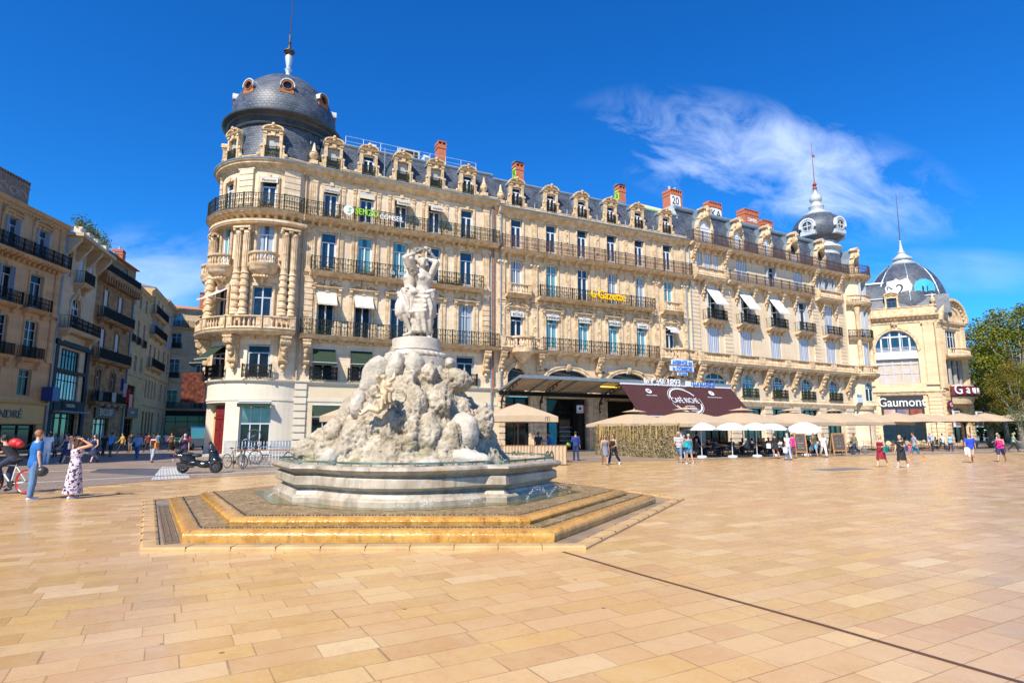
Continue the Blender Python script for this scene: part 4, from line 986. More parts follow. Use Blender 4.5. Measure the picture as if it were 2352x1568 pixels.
# teal poster and shelves inside the sports shop window
mb = MB(); mb.box(FA, 20.95, 21.75, -.8, -.77, .5, 2.5); mb.build('shop_poster', mat('teal_poster', (.02, .32, .42), .4, .2, 2.), bB)
mb = MB()
for k in range(5): mb.box(FA, 22.0, 23.4, -.8, -.76, .5 + k * .4, .53 + k * .4); [mb.ball(FA(22.1 + j * .2, -.76, .58 + k * .4), (.07, .05, .05), 5) for j in range(6)]
mb.build('shop_shelves', mat('shelf_grey', (.25, .26, .28), .5, .3, 9), bB)
mb = MB(); mb.box(FA, 15.6, 37.2, .02, .3, 4.85, 5.2); mb.build('canopy_beam', m_iron, bB)
for s, w in ((15.85, .5), (19.55, 1.1), (25.8, 1.1), (32.7, 1.1), (36.9, .7)): part(bB, FA, 'pier', ('pierB', w), lambda w=w: pil_mesh(w, 4.85, .14, 'rust'), m_trim, s, 0, 0)
cols = [gl_blue, gl_teal, gl_dark, gl_blue, gl_pale, gl_dark]
grille = mat('dark_grille', (.03, .03, .033), .5)
for s, z, w, h, rr in hB[:4]:
 o = window(bB, FA, s, z, w - .02, h, 'multi', gl_shop, rise=rr, sur='arch', fm=grille, sd=.3)
 mb = MB()
 for k in range(9): mb.box(LOC, -w * .42, w * .42, -.3, -.24, .9 + k * .12, .94 + k * .12) if k < 7 else None
 inst('grille', mb.mesh('grille', grille), o, FA.M(s, 0, z))
for i, s in enumerate(BB):
 e = i in (0, 5)
 w2 = window(bB, FA, s, 8.92, 1.22, 3.36, 'french', [gl_dark, gl_teal, gl_teal, gl_teal, gl_teal, gl_dark][i], sur='ped', fm=m_white)
 if i < 5: awning(w2, FA, s, 12.3, 1.3, .22, .14, m_whitec, .42)
 else: awning(w2, FA, s, 12.2, 1.25, .8, .4, m_whitec, .3)
 window(bB, FA, s, 13.92, 1.18, 3.02, 'cross', [gl_pale, gl_teal, gl_blue, gl_pale, gl_pale, gl_teal][i], sur='simple')
 w4 = window(bB, FA, s, 17.87, 1.12, 2.94, 'french', gl_blue, sur='simple')
 if 2 <= i: awning(w4, FA, s, 20.8, 1.1, .12, .06, m_brown if i != 4 else mat('red_canvas', (.18, .03, .035), .8), .12)
 dd = part(bB, FA, 'dormer', 'dormA', lambda: None, None, s, .0, 22.05); M = FA.M(s, 0, 22.05)
 inst('pane', CACHE['dpane'], dd, M); inst('window_frame', CACHE.get('dfr'), dd, M); inst('railing', pre('drailB', lambda: fence_rail(MB(), LOC, -.5, .5, .15, 0, .85, .2, 'light').mesh('r', m_iron)), dd, M)
for s in (15.85, 19.1, 33.0, 36.7):
 part(bB, FA, 'pilaster', ('pilB', 1), lambda: pil_mesh(.62, 3.6, .14, 'ionic'), m_trim, s, 0, 13.2)
 part(bB, FA, 'pilaster', ('pilB', 2), lambda: pil_mesh(.6, 3.2, .1, 'flute'), m_trim, s, 0, 17.75)
 part(bB, FA, 'pilaster', ('pilB', 3), lambda: pil_mesh(.62, 4.2, .14, 'panel'), m_trim, s, 0, 8.9)
 part(bB, FA, 'console', ('conB', 1), lambda: console(.34, .62, .8), m_trim, s, 0, 17.6)
for s in (15.8, 19.45, 25.8, 32.8, 36.9): part(bB, FA, 'console', ('conB', 2), lambda: console(.46, .85, 1.5, True), m_carve, s, 0, 8.55)
for s in (25.85, 32.2): part(bB, FA, 'carved_bust', 'bust', lambda: MB().ball((0, -.3, .55), (.2, .2, .26), 8).ball((0, -.22, .2), (.34, .24, .25), 8).box(LOC, -.28, .28, 0, .5, -.35, 0), m_carve, s, .1, 6.3)
for a, b in zip(BB[1:4], BB[2:5]):
 m_ = (a + b) / 2
 for z, h in ((8.95, 4.2), (13.85, 3.6), (17.8, 3.2)): part(bB, FA, 'pilaster', ('pilB5', h), lambda h=h: pil_mesh(.5, h, .07, 'panel'), m_trim, m_, 0, z)
cornice(bB, FA, E0, E1, 21.2, BIGC, (.24, -.12, .2, .12, .14)); cornice(bB, FA, E0, E1, 21.55, [(.35, 0), (.70, 0), (.72, .09), (.64, .10), (.35, .05)], m=m_zinc, name='gutter')
cornice(bB, FA, E0, E1, 21.6, [(-.25, 0), (.3, 0), (.3, .04), (.1, .06), (.1, .42), (.14, .44), (.14, .5), (-.25, .5)], (1.2, .12, .15, .7, .24), name='parapet')
cornice(bB, FA, E0, E1, 13.2, [(0, 0), (.06, 0), (.12, .08), (.12, .14), (0, .16)], name='string_course')
balcony(bB, FA, 19.55, 32.6, 8.88, .9, .2, [20.0, 21.4, 23.7, 25.1, 26.5, 28.2, 30.4, 32.1], 'iron', m_iron, 1.12, cw=.36, ch=.7, unit=.42)
for c, w in ((17.5, 4.1), (35.0, 4.7)):
 balcony(bB, FA, c - w / 2, c + w / 2, 8.88, 1.05, .2, [c - .85, c + .85], 'stone', None, 1.0, cw=.34, ch=.7)
 b = Vector(FA(c, .75, 0)); mb = MB(); a0 = atan2(FA.n.y, FA.n.x); mb.lathe((b.x, b.y, 0), [(.1, 7.6), (.3, 7.75), (.5, 8.0), (.75, 8.25), (1.05, 8.5), (1.1, 8.88), (0, 8.88)], 20); q = mb.build('balcony', m_trim, bB, None, 'sm')
 mb = MB()
 for j in range(9): aa = a0 - 1.3 + 2.6 * j / 8; mb.lathe((b.x + cos(aa) * .96, b.y + sin(aa) * .96, 8.98), [(r_ * 1.1, z_ * .95) for r_, z_ in BAL], 7)
 mb.lathe((b.x, b.y, 0), [(.85, 9.72), (1.1, 9.72), (1.12, 9.88), (.84, 9.88), (.85, 9.72)], 20, a0 - 1.5, a0 + 1.5); mb.build('railing', m_trim, q, None, 'sm')
 balcony(bB, FA, (17.33 if c < 20 else 34.7) - 1.22, (17.33 if c < 20 else 34.7) + 1.22, 13.75, .75, .18, [(17.33 if c < 20 else 34.7) - .85, (17.33 if c < 20 else 34.7) + .85], 'stone', None, .92, cw=.24, ch=.45)
balcony(bB, FA, 19.3, 32.3, 13.75, .9, .18, [s + k for s in BB[1:5] for k in (-.95, .95)], 'iron', m_iron, 1.0, cw=.24, ch=.5, unit=.42)
balcony(bB, FA, 15.55, 37.3, 17.75, .85, .2, [s + k for s in BB for k in (-.85, .85)] + [19.1, 33.0, 36.8], 'iron', m_ironr, 1.2, 'light', cw=.24, ch=.6, unit=.3)
uvroof([(-.12, 22.0), (-.35, 22.9), (-.75, 24.1), (-1.2, 24.75)], FA, E0, E1, 'mansard_roof', m_slate, bB)
mb = MB(); mb.prof(FA, E0, E1, [(-1.3, 24.6), (-1.05, 24.6), (-.97, 24.73), (-1.05, 24.87), (-1.35, 24.9)]); mb.box(FA, E0 + .005, E1, -11, -1.3, 24.65, 24.85); mb.build('roof_ridge', m_zinc, bB)
ch1 = chimney(bB, FA, 19.0, -3, 24.8, 27.4, .8, .9, True, base=1.0); ch2 = chimney(bB, FA, 31.2, -3, 24.8, 27.4, .8, .9, True, base=1.0)
m_gw = mat('graffiti_white', (.75, .75, .75), .6); m_gk = mat('graffiti_black', (.02, .02, .025), .6); m_gg = mat('graffiti_green', (.30, .65, .05), .6); m_gb = mat('graffiti_blue', (.05, .40, .75), .6); m_gp = mat('graffiti_purple', (.10, .06, .35), .6)
def graffiti(parent, M, w, h, words, bg_, fg, seed=1, outline=None):
 """spray-painted patch: blob background with letters"""
 rnd = random.Random(seed); mb = MB(); n = 28; sq_ = lambda v: (1 if v > 0 else -1) * abs(v) ** .35
 pts = [(w / 2 * sq_(cos(2 * pi * i / n)) * rnd.uniform(.9, 1.03), h / 2 * sq_(sin(2 * pi * i / n)) * rnd.uniform(.88, 1.05)) for i in range(n)]
 if bg_: mb.poly(LOC, pts, .004, .008); inst('graffiti', mb.mesh('graffiti', bg_), parent, M)
 me = text_mesh(words, h * .85, .004, fg, 'graffiti_letters', sx=w / (h * .62 * max(1, len(words))) if len(words) > 1 else 1., off=.02 * h)
 link(bpy.data.objects.new('graffiti_letters', me), parent, M @ Matrix.Translation((0, -.012, 0)) @ Matrix.Rotation(pi / 2, 4, 'X'))
def sideM(F, s, d, z): return F.M(s, d, z) @ Matrix.Rotation(-pi / 2, 4, 'Z')
graffiti(ch1, sideM(FA, 18.59, -3, 26.6), .8, 1.2, 'R', m_gg, m_gk, 2); graffiti(ch2, sideM(FA, 30.79, -3, 26.6), .8, 1.2, 'a', m_gg, m_gk, 3)
for s in (15.7, 36.9): pipe(bB, FA, s, 5, 21.5, m_zinc, .2, .06)
part(bB, FA, 'urn', 'urn', urn, m_trim, 15.75, -.05, 22.0)
for s in (19.2, 22.7, 26.1, 29.5, 33.0): pipe(bB, FA, s, 21.7, 22.6, m_zinc, .05, .06)
# glass and iron canopy (marquise)
cn = empty('glass_canopy', FA(27, 2, 5), 0, 'long blue grey iron and glass canopy hung by rods above the arcade', 'canopy')
mb = MB()
CS0, CS1 = 15.6, 38.4
zo, zi = 6.15, 5.25
mb.side(FA, [(4.0, zo - .16), (4.12, zo - .16), (4.12, zo + .1), (4.0, zo + .1)], CS0, CS1)
for s in (CS0, CS1 - .08): mb.side(FA, [(.15, zi - .05), (4.0, zo - .12), (4.0, zo + .08), (.15, zi + .15)], s, s + .08)
for k in range(1, 8): s = CS0 + (CS1 - CS0) * k / 8; mb.side(FA, [(.15, zi - .12), (4.0, zo - .1), (4.0, zo), (.15, zi)], s - .05, s + .05)
mb.build('canopy_frame', mat('blue_grey_iron', (.16, .20, .23), .45, .15, 4.), cn)
mb = MB(); n = 46
for k in range(n): s0 = CS0 + (CS1 - CS0) * k / n; s1 = CS0 + (CS1 - CS0) * (k + 1) / n; dz = .03 * (k % 2); mb.side(FA, [(.15, zi + .02 + dz), (4.0, zo + .02 + dz), (4.0, zo + .05 + dz), (.15, zi + .05 + dz)], s0, s1 - .01)
mb.build('canopy_panels', mat('weathered_panels', (.40, .33, .25), .6, .25, 2.5, .1, 20), cn)
for s in (15.75, 19.55, 25.8, 32.7):
 mb = MB(); P = lambda d, z: FA(s, d, z)
 mb.tube([P(.1, 2.9), P(.12, 3.8), P(.3, 4.5), P(.7, 4.95), P(1.5, 5.3), P(2.6, 5.65), P(3.9, 5.95)], .05, 6)
 def spiral(cd, cz, r, t=1.6, a0=0., sg=1): mb.tube([P(cd + r * (1 - k / 26) * cos(a0 + sg * 2 * pi * t * k / 22), cz + r * (1 - k / 26) * sin(a0 + sg * 2 * pi * t * k / 22)) for k in range(23)], .03, 5)
 spiral(1.35, 4.75, .42, 1.7, 2.2, -1); mb.tube([P(.15, 3.3), P(.3, 4.2), P(.7, 4.8), P(1.1, 5.1)], .04, 5); spiral(2.5, 5.35, .2, 1.4); spiral(3.1, 5.58, .15, 1.4); spiral(.55, 4.3, .16, 1.4); spiral(.3, 3.5, .12, 1.3); spiral(1.95, 5.2, .12)
 mb.tube([P(.08, 2.4), P(.1, 5.2)], .06, 6); mb.build('canopy_bracket', m_iron, cn)
for k, s in enumerate((15.9, 19.4, 20.2, 25.6, 26.4, 31, 32.6, 36)):
 mb = MB(); mb.tube([FA(s, .05, 7.2), FA(s + 1.2, 3.95, zo + .08)], .022, 5); mb.lathe(FA(s, .1, 7.12), [(.0, 0), (.12, .02), (.12, .16), (0, .18)], 8); mb.build('tie_rod', m_ironr, cn)
lm = bpy.data.materials.new('lit_tube'); lm.use_nodes = True; lm.node_tree.nodes['Principled BSDF'].inputs['Base Color'].default_value = (.9, .6, .1, 1); lm.node_tree.nodes['Principled BSDF'].inputs['Emission Color'].default_value = (1, .62, .08, 1); lm.node_tree.nodes['Principled BSDF'].inputs['Emission Strength'].default_value = 1.2
mb = MB(); mb.box(FA, 24.3, 26.2, 2.6, 2.75, 5.62, 5.72); top('tube_light', mb, lm, FA(25.2, 2.7, 5.6), 'lit yellow tube lamp under the iron canopy', 'lamp')
# maroon cafe awning hanging from the canopy edge
aw = empty('cafe_awning', FA(32, 4.2, 5.8), 0, 'big maroon sloping awning with white oval lettering above the cafe terrace', 'awning')
mb = MB(); A0, A1 = 25.3, 38.3; sl_ = [(4.15, 5.85), (6.9, 3.05)]
for k in range(8):
 t0, t1 = k / 8, (k + 1) / 8
 f = lambda t: (4.15 + 2.75 * t, 5.85 - 2.8 * t - .06 * sin(pi * t)); a, b = f(t0), f(t1); mb.side(FA, [a, b, (b[0], b[1] - .015), (a[0], a[1] - .015)], A0, A1)
mb.build('awning_cloth', m_brown, aw)
mb = MB(); mb.box(FA, A0, A1, 6.86, 6.95, 2.98, 3.06); mb.box(FA, A0, A1, 4.1, 4.25, 5.82, 5.95)
for s in (27, 30.2, 33.4, 36.6): mb.tube([FA(s, 4.2, 5.6), FA(s, 5.7, 4.0), FA(s, 6.85, 3.0)], .03, 5)
mb.build('awning_frame', m_white, aw)
tilt = atan2(2.8, 2.75)
def on_awning(s, t, up=.02):
 d, z = 4.15 + 2.75 * t, 5.85 - 2.8 * t; n_ = Vector((sin(tilt), cos(tilt))) * up
 return FA.M(s, d + n_[0], z + n_[1]) @ Matrix.Rotation(pi / 2 - (pi / 2 - tilt), 4, 'X')
def awn_text(body, size, s, t, sx=1.): link(bpy.data.objects.new('lettering', text_mesh(body, size, .004, m_white, 'lettering', sx=sx)), aw, on_awning(s, t))
awn_text('CAFÉ RICHE', .95, 31.3, .50, .60); awn_text('1893', .50, 31.6, .76, .8); awn_text('SPORT EVENTS', .17, 27.9, .36); awn_text('PRIVATISATION DE SALLE', .15, 35.2, .36)
def ringmesh(rx, ry, w, a0, a1, n=26, z=0.):
 mb = MB(); v = []
 for i in range(n + 1): a = a0 + (a1 - a0) * i / n; v += [(rx * cos(a), ry * sin(a), z), ((rx - w) * cos(a), (ry - w) * sin(a), z)]
 mb.add(v, [(2 * i, 2 * i + 1, 2 * i + 3, 2 * i + 2) for i in range(n)]); return mb
mb = ringmesh(1.62, 1.62, .13, RAD(25), RAD(168)); q = ringmesh(1.62, 1.62, .13, RAD(205), RAD(345)); mb.merge(q, Matrix.Identity(4)); q = ringmesh(1.76, 1.76, .04, RAD(190), RAD(370)); mb.merge(q, Matrix.Identity(4)); q = ringmesh(1.76, 1.76, .04, RAD(60), RAD(178)); mb.merge(q, Matrix.Identity(4))
mb.box(LOC, 0, 0, 0, 0, 0, 0) if 0 else None
for x0, x1, y in ((-.35, .55, -.72), (-.2, .7, -1.32)): mb.add([(x0, y, 0), (x1, y, 0), (x1, y + .06, 0), (x0, y + .06, 0)], [(0, 1, 2, 3)])
inst('emblem_ring', mb.mesh('emblem_ring', m_white, fix=False), aw, on_awning(31.35, .5, .025))
for s, kx in ((27.9, 0), (35.2, 1)):
 mb = MB(); n = 18; mb.add([(.3 * cos(2 * pi * i / n), .3 * sin(2 * pi * i / n), 0) for i in range(n)], [tuple(range(n))])
 inst('emblem_disc', mb.mesh('emblem_disc', m_white, fix=False), aw, on_awning(s, .21, .02)); mb = MB(); mb.add([(-.16, -.08, 0), (.16, -.08, 0), (.16, .12, 0), (-.16, .12, 0)] if not kx else [(-.12, 0, 0), (.12, .12, 0), (.05, -.12, 0)], [(0, 1, 2, 3) if not kx else (0, 2, 1)]); inst('emblem_icon', mb.mesh('emblem_icon', m_brown, fix=False), aw, on_awning(s, .21, .028))
# ------------------------------------------------------------------ right building of the row
bC = empty('turreted_building', FC(14, -4, 0), 0, 'pale stone building with balustraded balcony, arched dormers and an onion-domed corner turret', 'building')
CB = [3.35, 8.5, 13.5, 18.6, 23.9]
hC = [(3.35, 5.5, 3.2, 2.35, .75)] + [(s, 5.5, 2.15, 2.4, .9) for s in CB[1:]]
for s in CB: hC += [(s, 9.95, 1.9, 2.7), (s, 13.4, 1.7, 3.7)]
hC += [(s, 18.1, w, 2.6) for s, w in ((1.85, .75), (3.1, 1.2), (4.35, .75), (8.4, 1.8), (13.3, 1.6), (18.4, 1.7), (22.5, .75), (23.75, 1.1), (25.0, .75))]
shC = [(3.3, .3, 3.6, 4.0)] + [(s, .3, 3.1, 4.0) for s in (8.9, 13.8, 18.8, 23.6)]
mb = MB(); wall(mb, FC, 0, 27.6, 0, 21.2, hC + shC, .3); mb.add([FC(0, 0, 0), FC(0, -12, 0), FC(0, -12, 26), FC(0, 0, 21.2)], [(0, 1, 2, 3)]); mb.build('wall', m_wallC, bC, fix=False)
for i, (s, z, w, h) in enumerate(shC): shop(bC, FC, s, z, w - .03, h - .02, 2.9, gl_teals if i else gl_shop, m_iron, .3, 3)
for s, w in ((.6, .8), (6.1, 1.3), (11.3, 1.0), (16.3, 1.0), (21.2, 1.1), (26.6, 1.4)): part(bC, FC, 'pier', ('pierC', w), lambda w=w: pil_mesh(w, 4.7, .16, 'rust'), m_wallC, s, 0, 0)
cornice(bC, FC, 0, 27.6, 4.75, [(0, -.3), (.2, -.3), (.25, -.1), (.3, 0), (.34, .2), (.1, .4), (.1, .55), (0, .6)], name='string_course')
for i, s in enumerate(CB):
 o = window(bC, FC, s, 5.52, 3.16 if i == 0 else 2.1, 2.33 if i == 0 else 2.36, 'multi', gl_teal if i in (1,) else gl_dark, rise=.75 if i == 0 else .9, sur='arch', sm=m_wallC)
 w_ = 3.0 if i == 0 else 2.0
 mb = MB(); mb.box(LOC, -w_ / 2, -w_ * .16, -.2, -.17, 1.0, 1.4); inst('blue_strip', pre(('bs', i == 0), lambda: mb.mesh('s', mat('blue_vinyl', (.02, .04, .35), .4))), o, FC.M(s, 0, 5.52))
 mb = MB(); mb.box(LOC, -w_ * .14, w_ / 2, -.2, -.17, 1.0, 1.4); inst('teal_strip', pre(('ts', i == 0), lambda: mb.mesh('s', mat('teal_vinyl', (.01, .32, .34), .4))), o, FC.M(s, 0, 5.52))
 put_text('Banque', .2, m_white, FC.M(s - w_ * .33, -.16, 6.72), o, .003); put_text('Assurance', .2, m_white, FC.M(s + w_ * .2, -.16, 6.72), o, .003)
 if i: small_rail(o, FC, s, 5.42, 2.5, .3, .95, m_irong)
 window(bC, FC, s, 9.97, 1.86, 2.66, 'cross', gl_dark, sur='block', sm=m_wallC, extra='shutters')
 o = window(bC, FC, s, 13.42, 1.66, 3.64, 'french', gl_dark, rise=.5 if i == 4 else 0, sur='block', sm=m_wallC, extra='shutters' if i == 4 else 'open')
 if i < 3: awning(o, FC, s - .1, 17.1, 1.95, 1.55, 2.15, m_whitec, .15)
 balcony(bC, FC, s - 1.5, s + 1.5, 13.4, .85, .22, [s - 1.1, s - .4, s + .4, s + 1.1], 'iron', m_iron, 1.05, cw=.3, ch=.55, sm=m_trim, unit=.3)
 for sg in (-1, 1): part(bC, FC, 'console', ('conC', 3), lambda: console(.36, .7, 1.7, True), m_trim, s + sg * 1.35, 0, 17.75)
for s, w, k in ((1.85, .75, 'shutters'), (3.1, 1.2, 'shutters'), (4.35, .75, 'shutters'), (8.4, 1.8, 'shutters'), (13.3, 1.6, 'open'), (18.4, 1.7, 'shutters'), (22.5, .75, 'open'), (23.75, 1.1, 'open'), (25.0, .75, 'open')):
 window(bC, FC, s, 18.12, w - .04, 2.56, 'cross', gl_dark, extra=k)
for s in (.7, 5.6, 21.2, 26.4):
 part(bC, FC, 'quoin_strip', 'qC', lambda: pil_mesh(1.15, 7.6, .10, 'blocks'), m_wallC, s, 0, 9.8); part(bC, FC, 'quoin_strip', 'qC2', lambda: pil_mesh(1.0, 3.3, .10, 'blocks'), m_wallC, s, 0, 17.9)
 part(bC, FC, 'console', ('conC', 4), lambda: console(.5, .9, 1.5, True), m_trim, s, 0, 21.25)
for s in (.7, 5.9, 11.1, 16.0, 21.2, 26.5): part(bC, FC, 'console', ('conC', 5), lambda: console(.6, 1.0, 2.0, True), m_carve, s, 0, 8.5)
cons = [s for a, b in zip((.7, 5.9, 11.1, 16.0, 21.2), (5.9, 11.1, 16.0, 21.2, 26.5)) for s in (a + (b - a) * .3, a + (b - a) * .5, a + (b - a) * .7)]
balcony(bC, FC, .2, 27.6, 8.85, 1.05, .3, cons, 'none', None, cw=.36, ch=.8)
q = MB()
for a, b in ((.3, 5.3), (5.3, 9.8), (9.8, 14.2), (14.2, 18.6), (18.6, 22.8), (22.8, 27.6)): balustrade(q, FC, a, b, .82, 8.85, .98, .26, pw=.5)
q.build('balustrade', m_trim, bC, None, 'sm')
balcony(bC, FC, 5.4, 20.2, 18.0, .95, .25, [7.0, 9.8, 11.9, 14.7, 16.9, 19.8], 'iron', m_ironr, 1.0, cw=.36, ch=.75)
for a, b in ((.3, 5.0), (21.1, 26.0)): balcony(bC, FC, a, b, 17.9, .95, .3, [a + .9, b - .9], 'stone', None, .95, cw=.36, ch=.7)
balcony(bC, FC, 0, 27.7, 21.5, 1.0, .25, [a * 1.06 + .6 for a in range(26)], 'iron', m_ironr, 1.15, cw=.34, ch=.62)
uvroof([(-.3, 21.4), (-.5, 22.6), (-.9, 24.2), (-1.5, 25.7)], FC, 0, 26.2, 'mansard_roof', m_slates, bC)
mb = MB(); mb.tube([FC(-.1, -1.45, 25.85), FC(26.2, -1.45, 25.85)], .26, 10); mb.box(FC, 0, 26.2, -11, -1.4, 25.7, 25.9); mb.build('roof_ridge', m_zinc, bC)
mb = MB(); mb.side(FC, [(-.3, 21.4), (-.5, 22.6), (-.9, 24.2), (-1.5, 25.7), (-1.45, 26.1), (-12, 26.1), (-12, 21.4)], -.25, -.003); rg = mb.build('party_wall', m_zincw, bC)
for i, s in enumerate(CB):
 s = (2.95, 8.15, 13.1, 18.1, 23.4)[i]; w = 1.75 if i == 0 else 1.3; h = 2.95 if i == 0 else 2.6
 o = part(bC, FC, 'dormer', ('dC', w), lambda: dormerC_mesh(w, h), [m_trim, m_zinc], s, -.1, 21.5)
 def shp():
  p = arcpts(w, h, w / 2); mb = MB(); mb.add([(x, .05, z) for x, z in p], [tuple(range(len(p)))])
  for k in range(1, 6): x = -w / 2 + w * k / 6; mb.box(LOC, x - .012, x + .012, -.05, -.03, .1, h - w / 2)
  mb.box(LOC, -w / 2, w / 2, -.05, -.01, h - w / 2 - .04, h - w / 2 + .04); return mb
 def shh(): mb = MB(); mb.add([(-w / 2, .05, 0), (w / 2, .05, 0), (w / 2, .05, h * .55), (-w / 2, .05, h * .55)], [(0, 1, 2, 3)]); return mb
 if i < 3: inst('shutter', pre(('dcs', w), lambda: shp().mesh('shutter', m_white)), o, FC.M(s, -.1, 21.5))
 else:
  inst('shutter', pre(('dch', w), lambda: shh().mesh('shutter', m_white)), o, FC.M(s, -.1, 21.5)); inst('pane', pre(('dcp', w), lambda: (lambda p: MB().add([(x, .25, z) for x, z in p], [tuple(range(len(p)))]))(arcpts(w, h, w / 2)).mesh('pane', m_dark, fix=False)), o, FC.M(s, -.1, 21.5))
cA = chimney(bC, FC, 1.9, -3.6, 25.8, 28.6, 1.7, 1.3, False, pots=2); cB = chimney(bC, FC, 8.9, -4, 25.8, 28.7, 2.1, .9, False); cC = chimney(bC, FC, 15.2, -4, 25.8, 28.9, 2.6, 1.2, False, base=.9); cD = chimney(bC, FC, 19.0, -4.5, 25.8, 28.4, 2.0, 1.0, False)
graffiti(cA, FC.M(1.7, -2.94, 27.4), 1.6, 1.5, '20', m_gw, m_gk, 4); graffiti(cB, FC.M(8.9, -3.54, 27.4), 1.9, 1.5, 'KA', m_gw, m_gk, 5); graffiti(cC, FC.M(15.2, -3.38, 27.7), 2.2, .8, 'SMB', None, m_gw, 6)
# party-wall panel with big coloured letters beside the slate
mb = MB(); mb.box(FC, -4.2, -.3, -3.2, -3.0, 24.2, 26.1); pw = mb.build('painted_roof_wall', m_gw, bC); graffiti(pw, FC.M(-2.2, -2.98, 25.3), 3.4, 1.3, 'T96', mat('graffiti_lime', (.55, .75, .1), .6), m_gp, 8)
# corner bay and turret
TC = (29.7, -1.0); RT = Arc(FC, TC, 2.05); TT = lambda a: -RAD(a) * 2.05
hT = [(TT(0), 5.5, 1.7, 2.4, .8), (TT(0), 10, 1.1, 2.7), (TT(0), 13.6, 1.0, 3.2), (TT(0), 18.1, 1.2, 2.6)]
mb = MB(); wall(mb, RT, TT(170), TT(-150), 0, 21.3, hT, .3); mb.build('tower_wall', m_wallC, bC, fix=False)
for z, h, w, e in ((5.5, 2.36, 1.66, None), (10, 2.66, 1.06, 'shutters'), (13.62, 3.15, .96, 'open'), (18.12, 2.55, 1.16, 'open')): window(bC, RT, TT(0), z, w, h, 'cross', gl_dark, rise=.8 if z < 6 else 0, extra=e)
for z, hh, d, m_, st, sl in ((8.85, .98, 1.0, None, 'stone', .3), (13.4, 1.0, .7, m_iron, 'iron', .2), (17.9, .95, .8, None, 'stone', .3), (21.5, 1.15, .95, m_ironr, 'iron', .25)):
 balcony(bC, RT, TT(60), TT(-100) if z != 13.4 else TT(-40), z, d, sl, [TT(k) for k in range(-90, 60, 22)] if z != 13.4 else [], st, m_, hh, cw=.26, ch=.55, ends=False, unit=.3)
cornice(bC, RT, TT(60), TT(-150), 4.75, [(0, -.3), (.2, -.3), (.25, -.1), (.34, .2), (.1, .4), (0, .6)], name='string_course')
for a in (32, -32, -75): part(bC, RT, 'column', 'colC', lambda: MB().lathe((0, 0, 0), [(.3, 0), (.3, .3), (.24, .4), (.23, 2.4), (.27, 2.5), (.24, 2.6), (.22, 6.4), (.27, 6.5), (.25, 6.7), (.34, 7.1), (.36, 7.3), (.34, 7.4)], 14), m_trim, TT(a), .28, 9.9)
part(bC, RT, 'dormer', 'dCt', lambda: dormerC_mesh(1.1, 2.3), [m_trim, m_zinc], TT(-8), -.6, 21.5);
tc_ = Vector(FC(28.0, -3.0, 0))
uvlathe('turret_drum', tc_, [(2.7, 21.4), (2.5, 23), (2.35, 24.6), (2.3, 25.0)], m_slates, bC, 40, usc=2.5)
mb = MB(); mb.lathe((tc_.x, tc_.y, 0), [(2.3, 24.6), (2.4, 24.7), (2.35, 25.2), (2.55, 25.3), (2.75, 25.6), (2.6, 25.9), (2.3, 26.1), (2.1, 26.4), (2.1, 26.7)], 40); mb.build('turret_cornice', m_zincw, bC, None, 'sm')
uvlathe('onion_dome', tc_, [(2.0, 26.5), (2.5, 26.8), (3.0, 27.3), (3.25, 28.0), (3.2, 28.7), (2.9, 29.4), (2.4, 30.0), (1.7, 30.5), (1.3, 30.75)], m_slates, bC, 44, usc=3.)
mb = MB(); mb.lathe((tc_.x, tc_.y, 30.4), [(1.75, 0), (1.8, .18), (1.6, .35), (1.25, .5), (1.0, .75), (.85, .8), (.9, 1.2), (1.0, 1.35), (.95, 1.5), (.7, 1.6), (.6, 1.9), (.55, 2.0), (.75, 2.2), (.82, 2.5), (.7, 2.85), (.45, 3.1), (.3, 3.25), (.25, 3.6), (.35, 3.7), (.15, 3.85)], 20); f2 = mb.build('finial', m_zincw, bC, None, 'sm')
mb = MB(); mb.lathe((tc_.x, tc_.y, 34.2), [(.15, 0), (.3, .15), (.25, .4), (.15, .5), (.3, .75), (.1, 1.1), (.06, 1.4)], 12); mb.tube([(tc_.x, tc_.y, 35.5), (tc_.x + .02, tc_.y, 41.2)], [.06, .025], 6); mb.box(Line((tc_.x, tc_.y), DC), -.1, .5, -.01, .02, 39.0, 39.3); mb.build('spire', mat('rust_red_metal', (.25, .05, .04), .6, .3, 6), f2, None, 'sm')
for a in (4, -72, 80):
 D_ = Arc(FC, (28.0, -3.0), 2.95); part(bC, D_, 'oculus', 'ocC', lambda: oculus(.62, 0, 0, True), [m_zincw, m_white, gl_blue], -RAD(a) * 2.95, .25, 28.35)
pipe(bC, FC, .12, 5, 21.2, m_zinc, .2, .06)
# ------------------------------------------------------------------ signs on the facades
m_lime = mat('lime_sign', (.28, .62, .0), .45); m_yel = mat('yellow_sign', (.85, .52, .0), .4); m_blue = mat('blue_sign', (.06, .20, .68), .4); m_navy = mat('navy_sign', (.02, .05, .25), .4); m_redS = mat('red_sign', (.55, .01, .02), .4)
def sign(name, F, s, d, z, label, cat='sign'): return empty(name, F(s, d, z), 0, label, cat)
o = sign('balcony_sign', FA, 4.3, 1.0, 18.5, 'green and white lettering with round emblem on the top balcony railing of the corner building')
put_text('SENZO', .74, m_lime, FA.M(3.62, 1.0, 18.78), o, .05, sx=.74, off=.012, sp=1.06); put_text('CONSEIL', .60, m_white, FA.M(5.62, 1.0, 18.66), o, .05, sx=.78, off=.01, sp=1.05)
mb = MB(); mb.lathe((0, 0, 0), [(.4, 0), (.4, .05)], 20); inst('emblem_disc', mb.mesh('disc', m_white), o, FA.M(2.2, .98, 18.78) @ Matrix.Rotation(pi / 2, 4, 'X')); put_text('S', .55, m_lime, FA.M(2.2, 1.06, 18.78), o, .01, shear=.3)
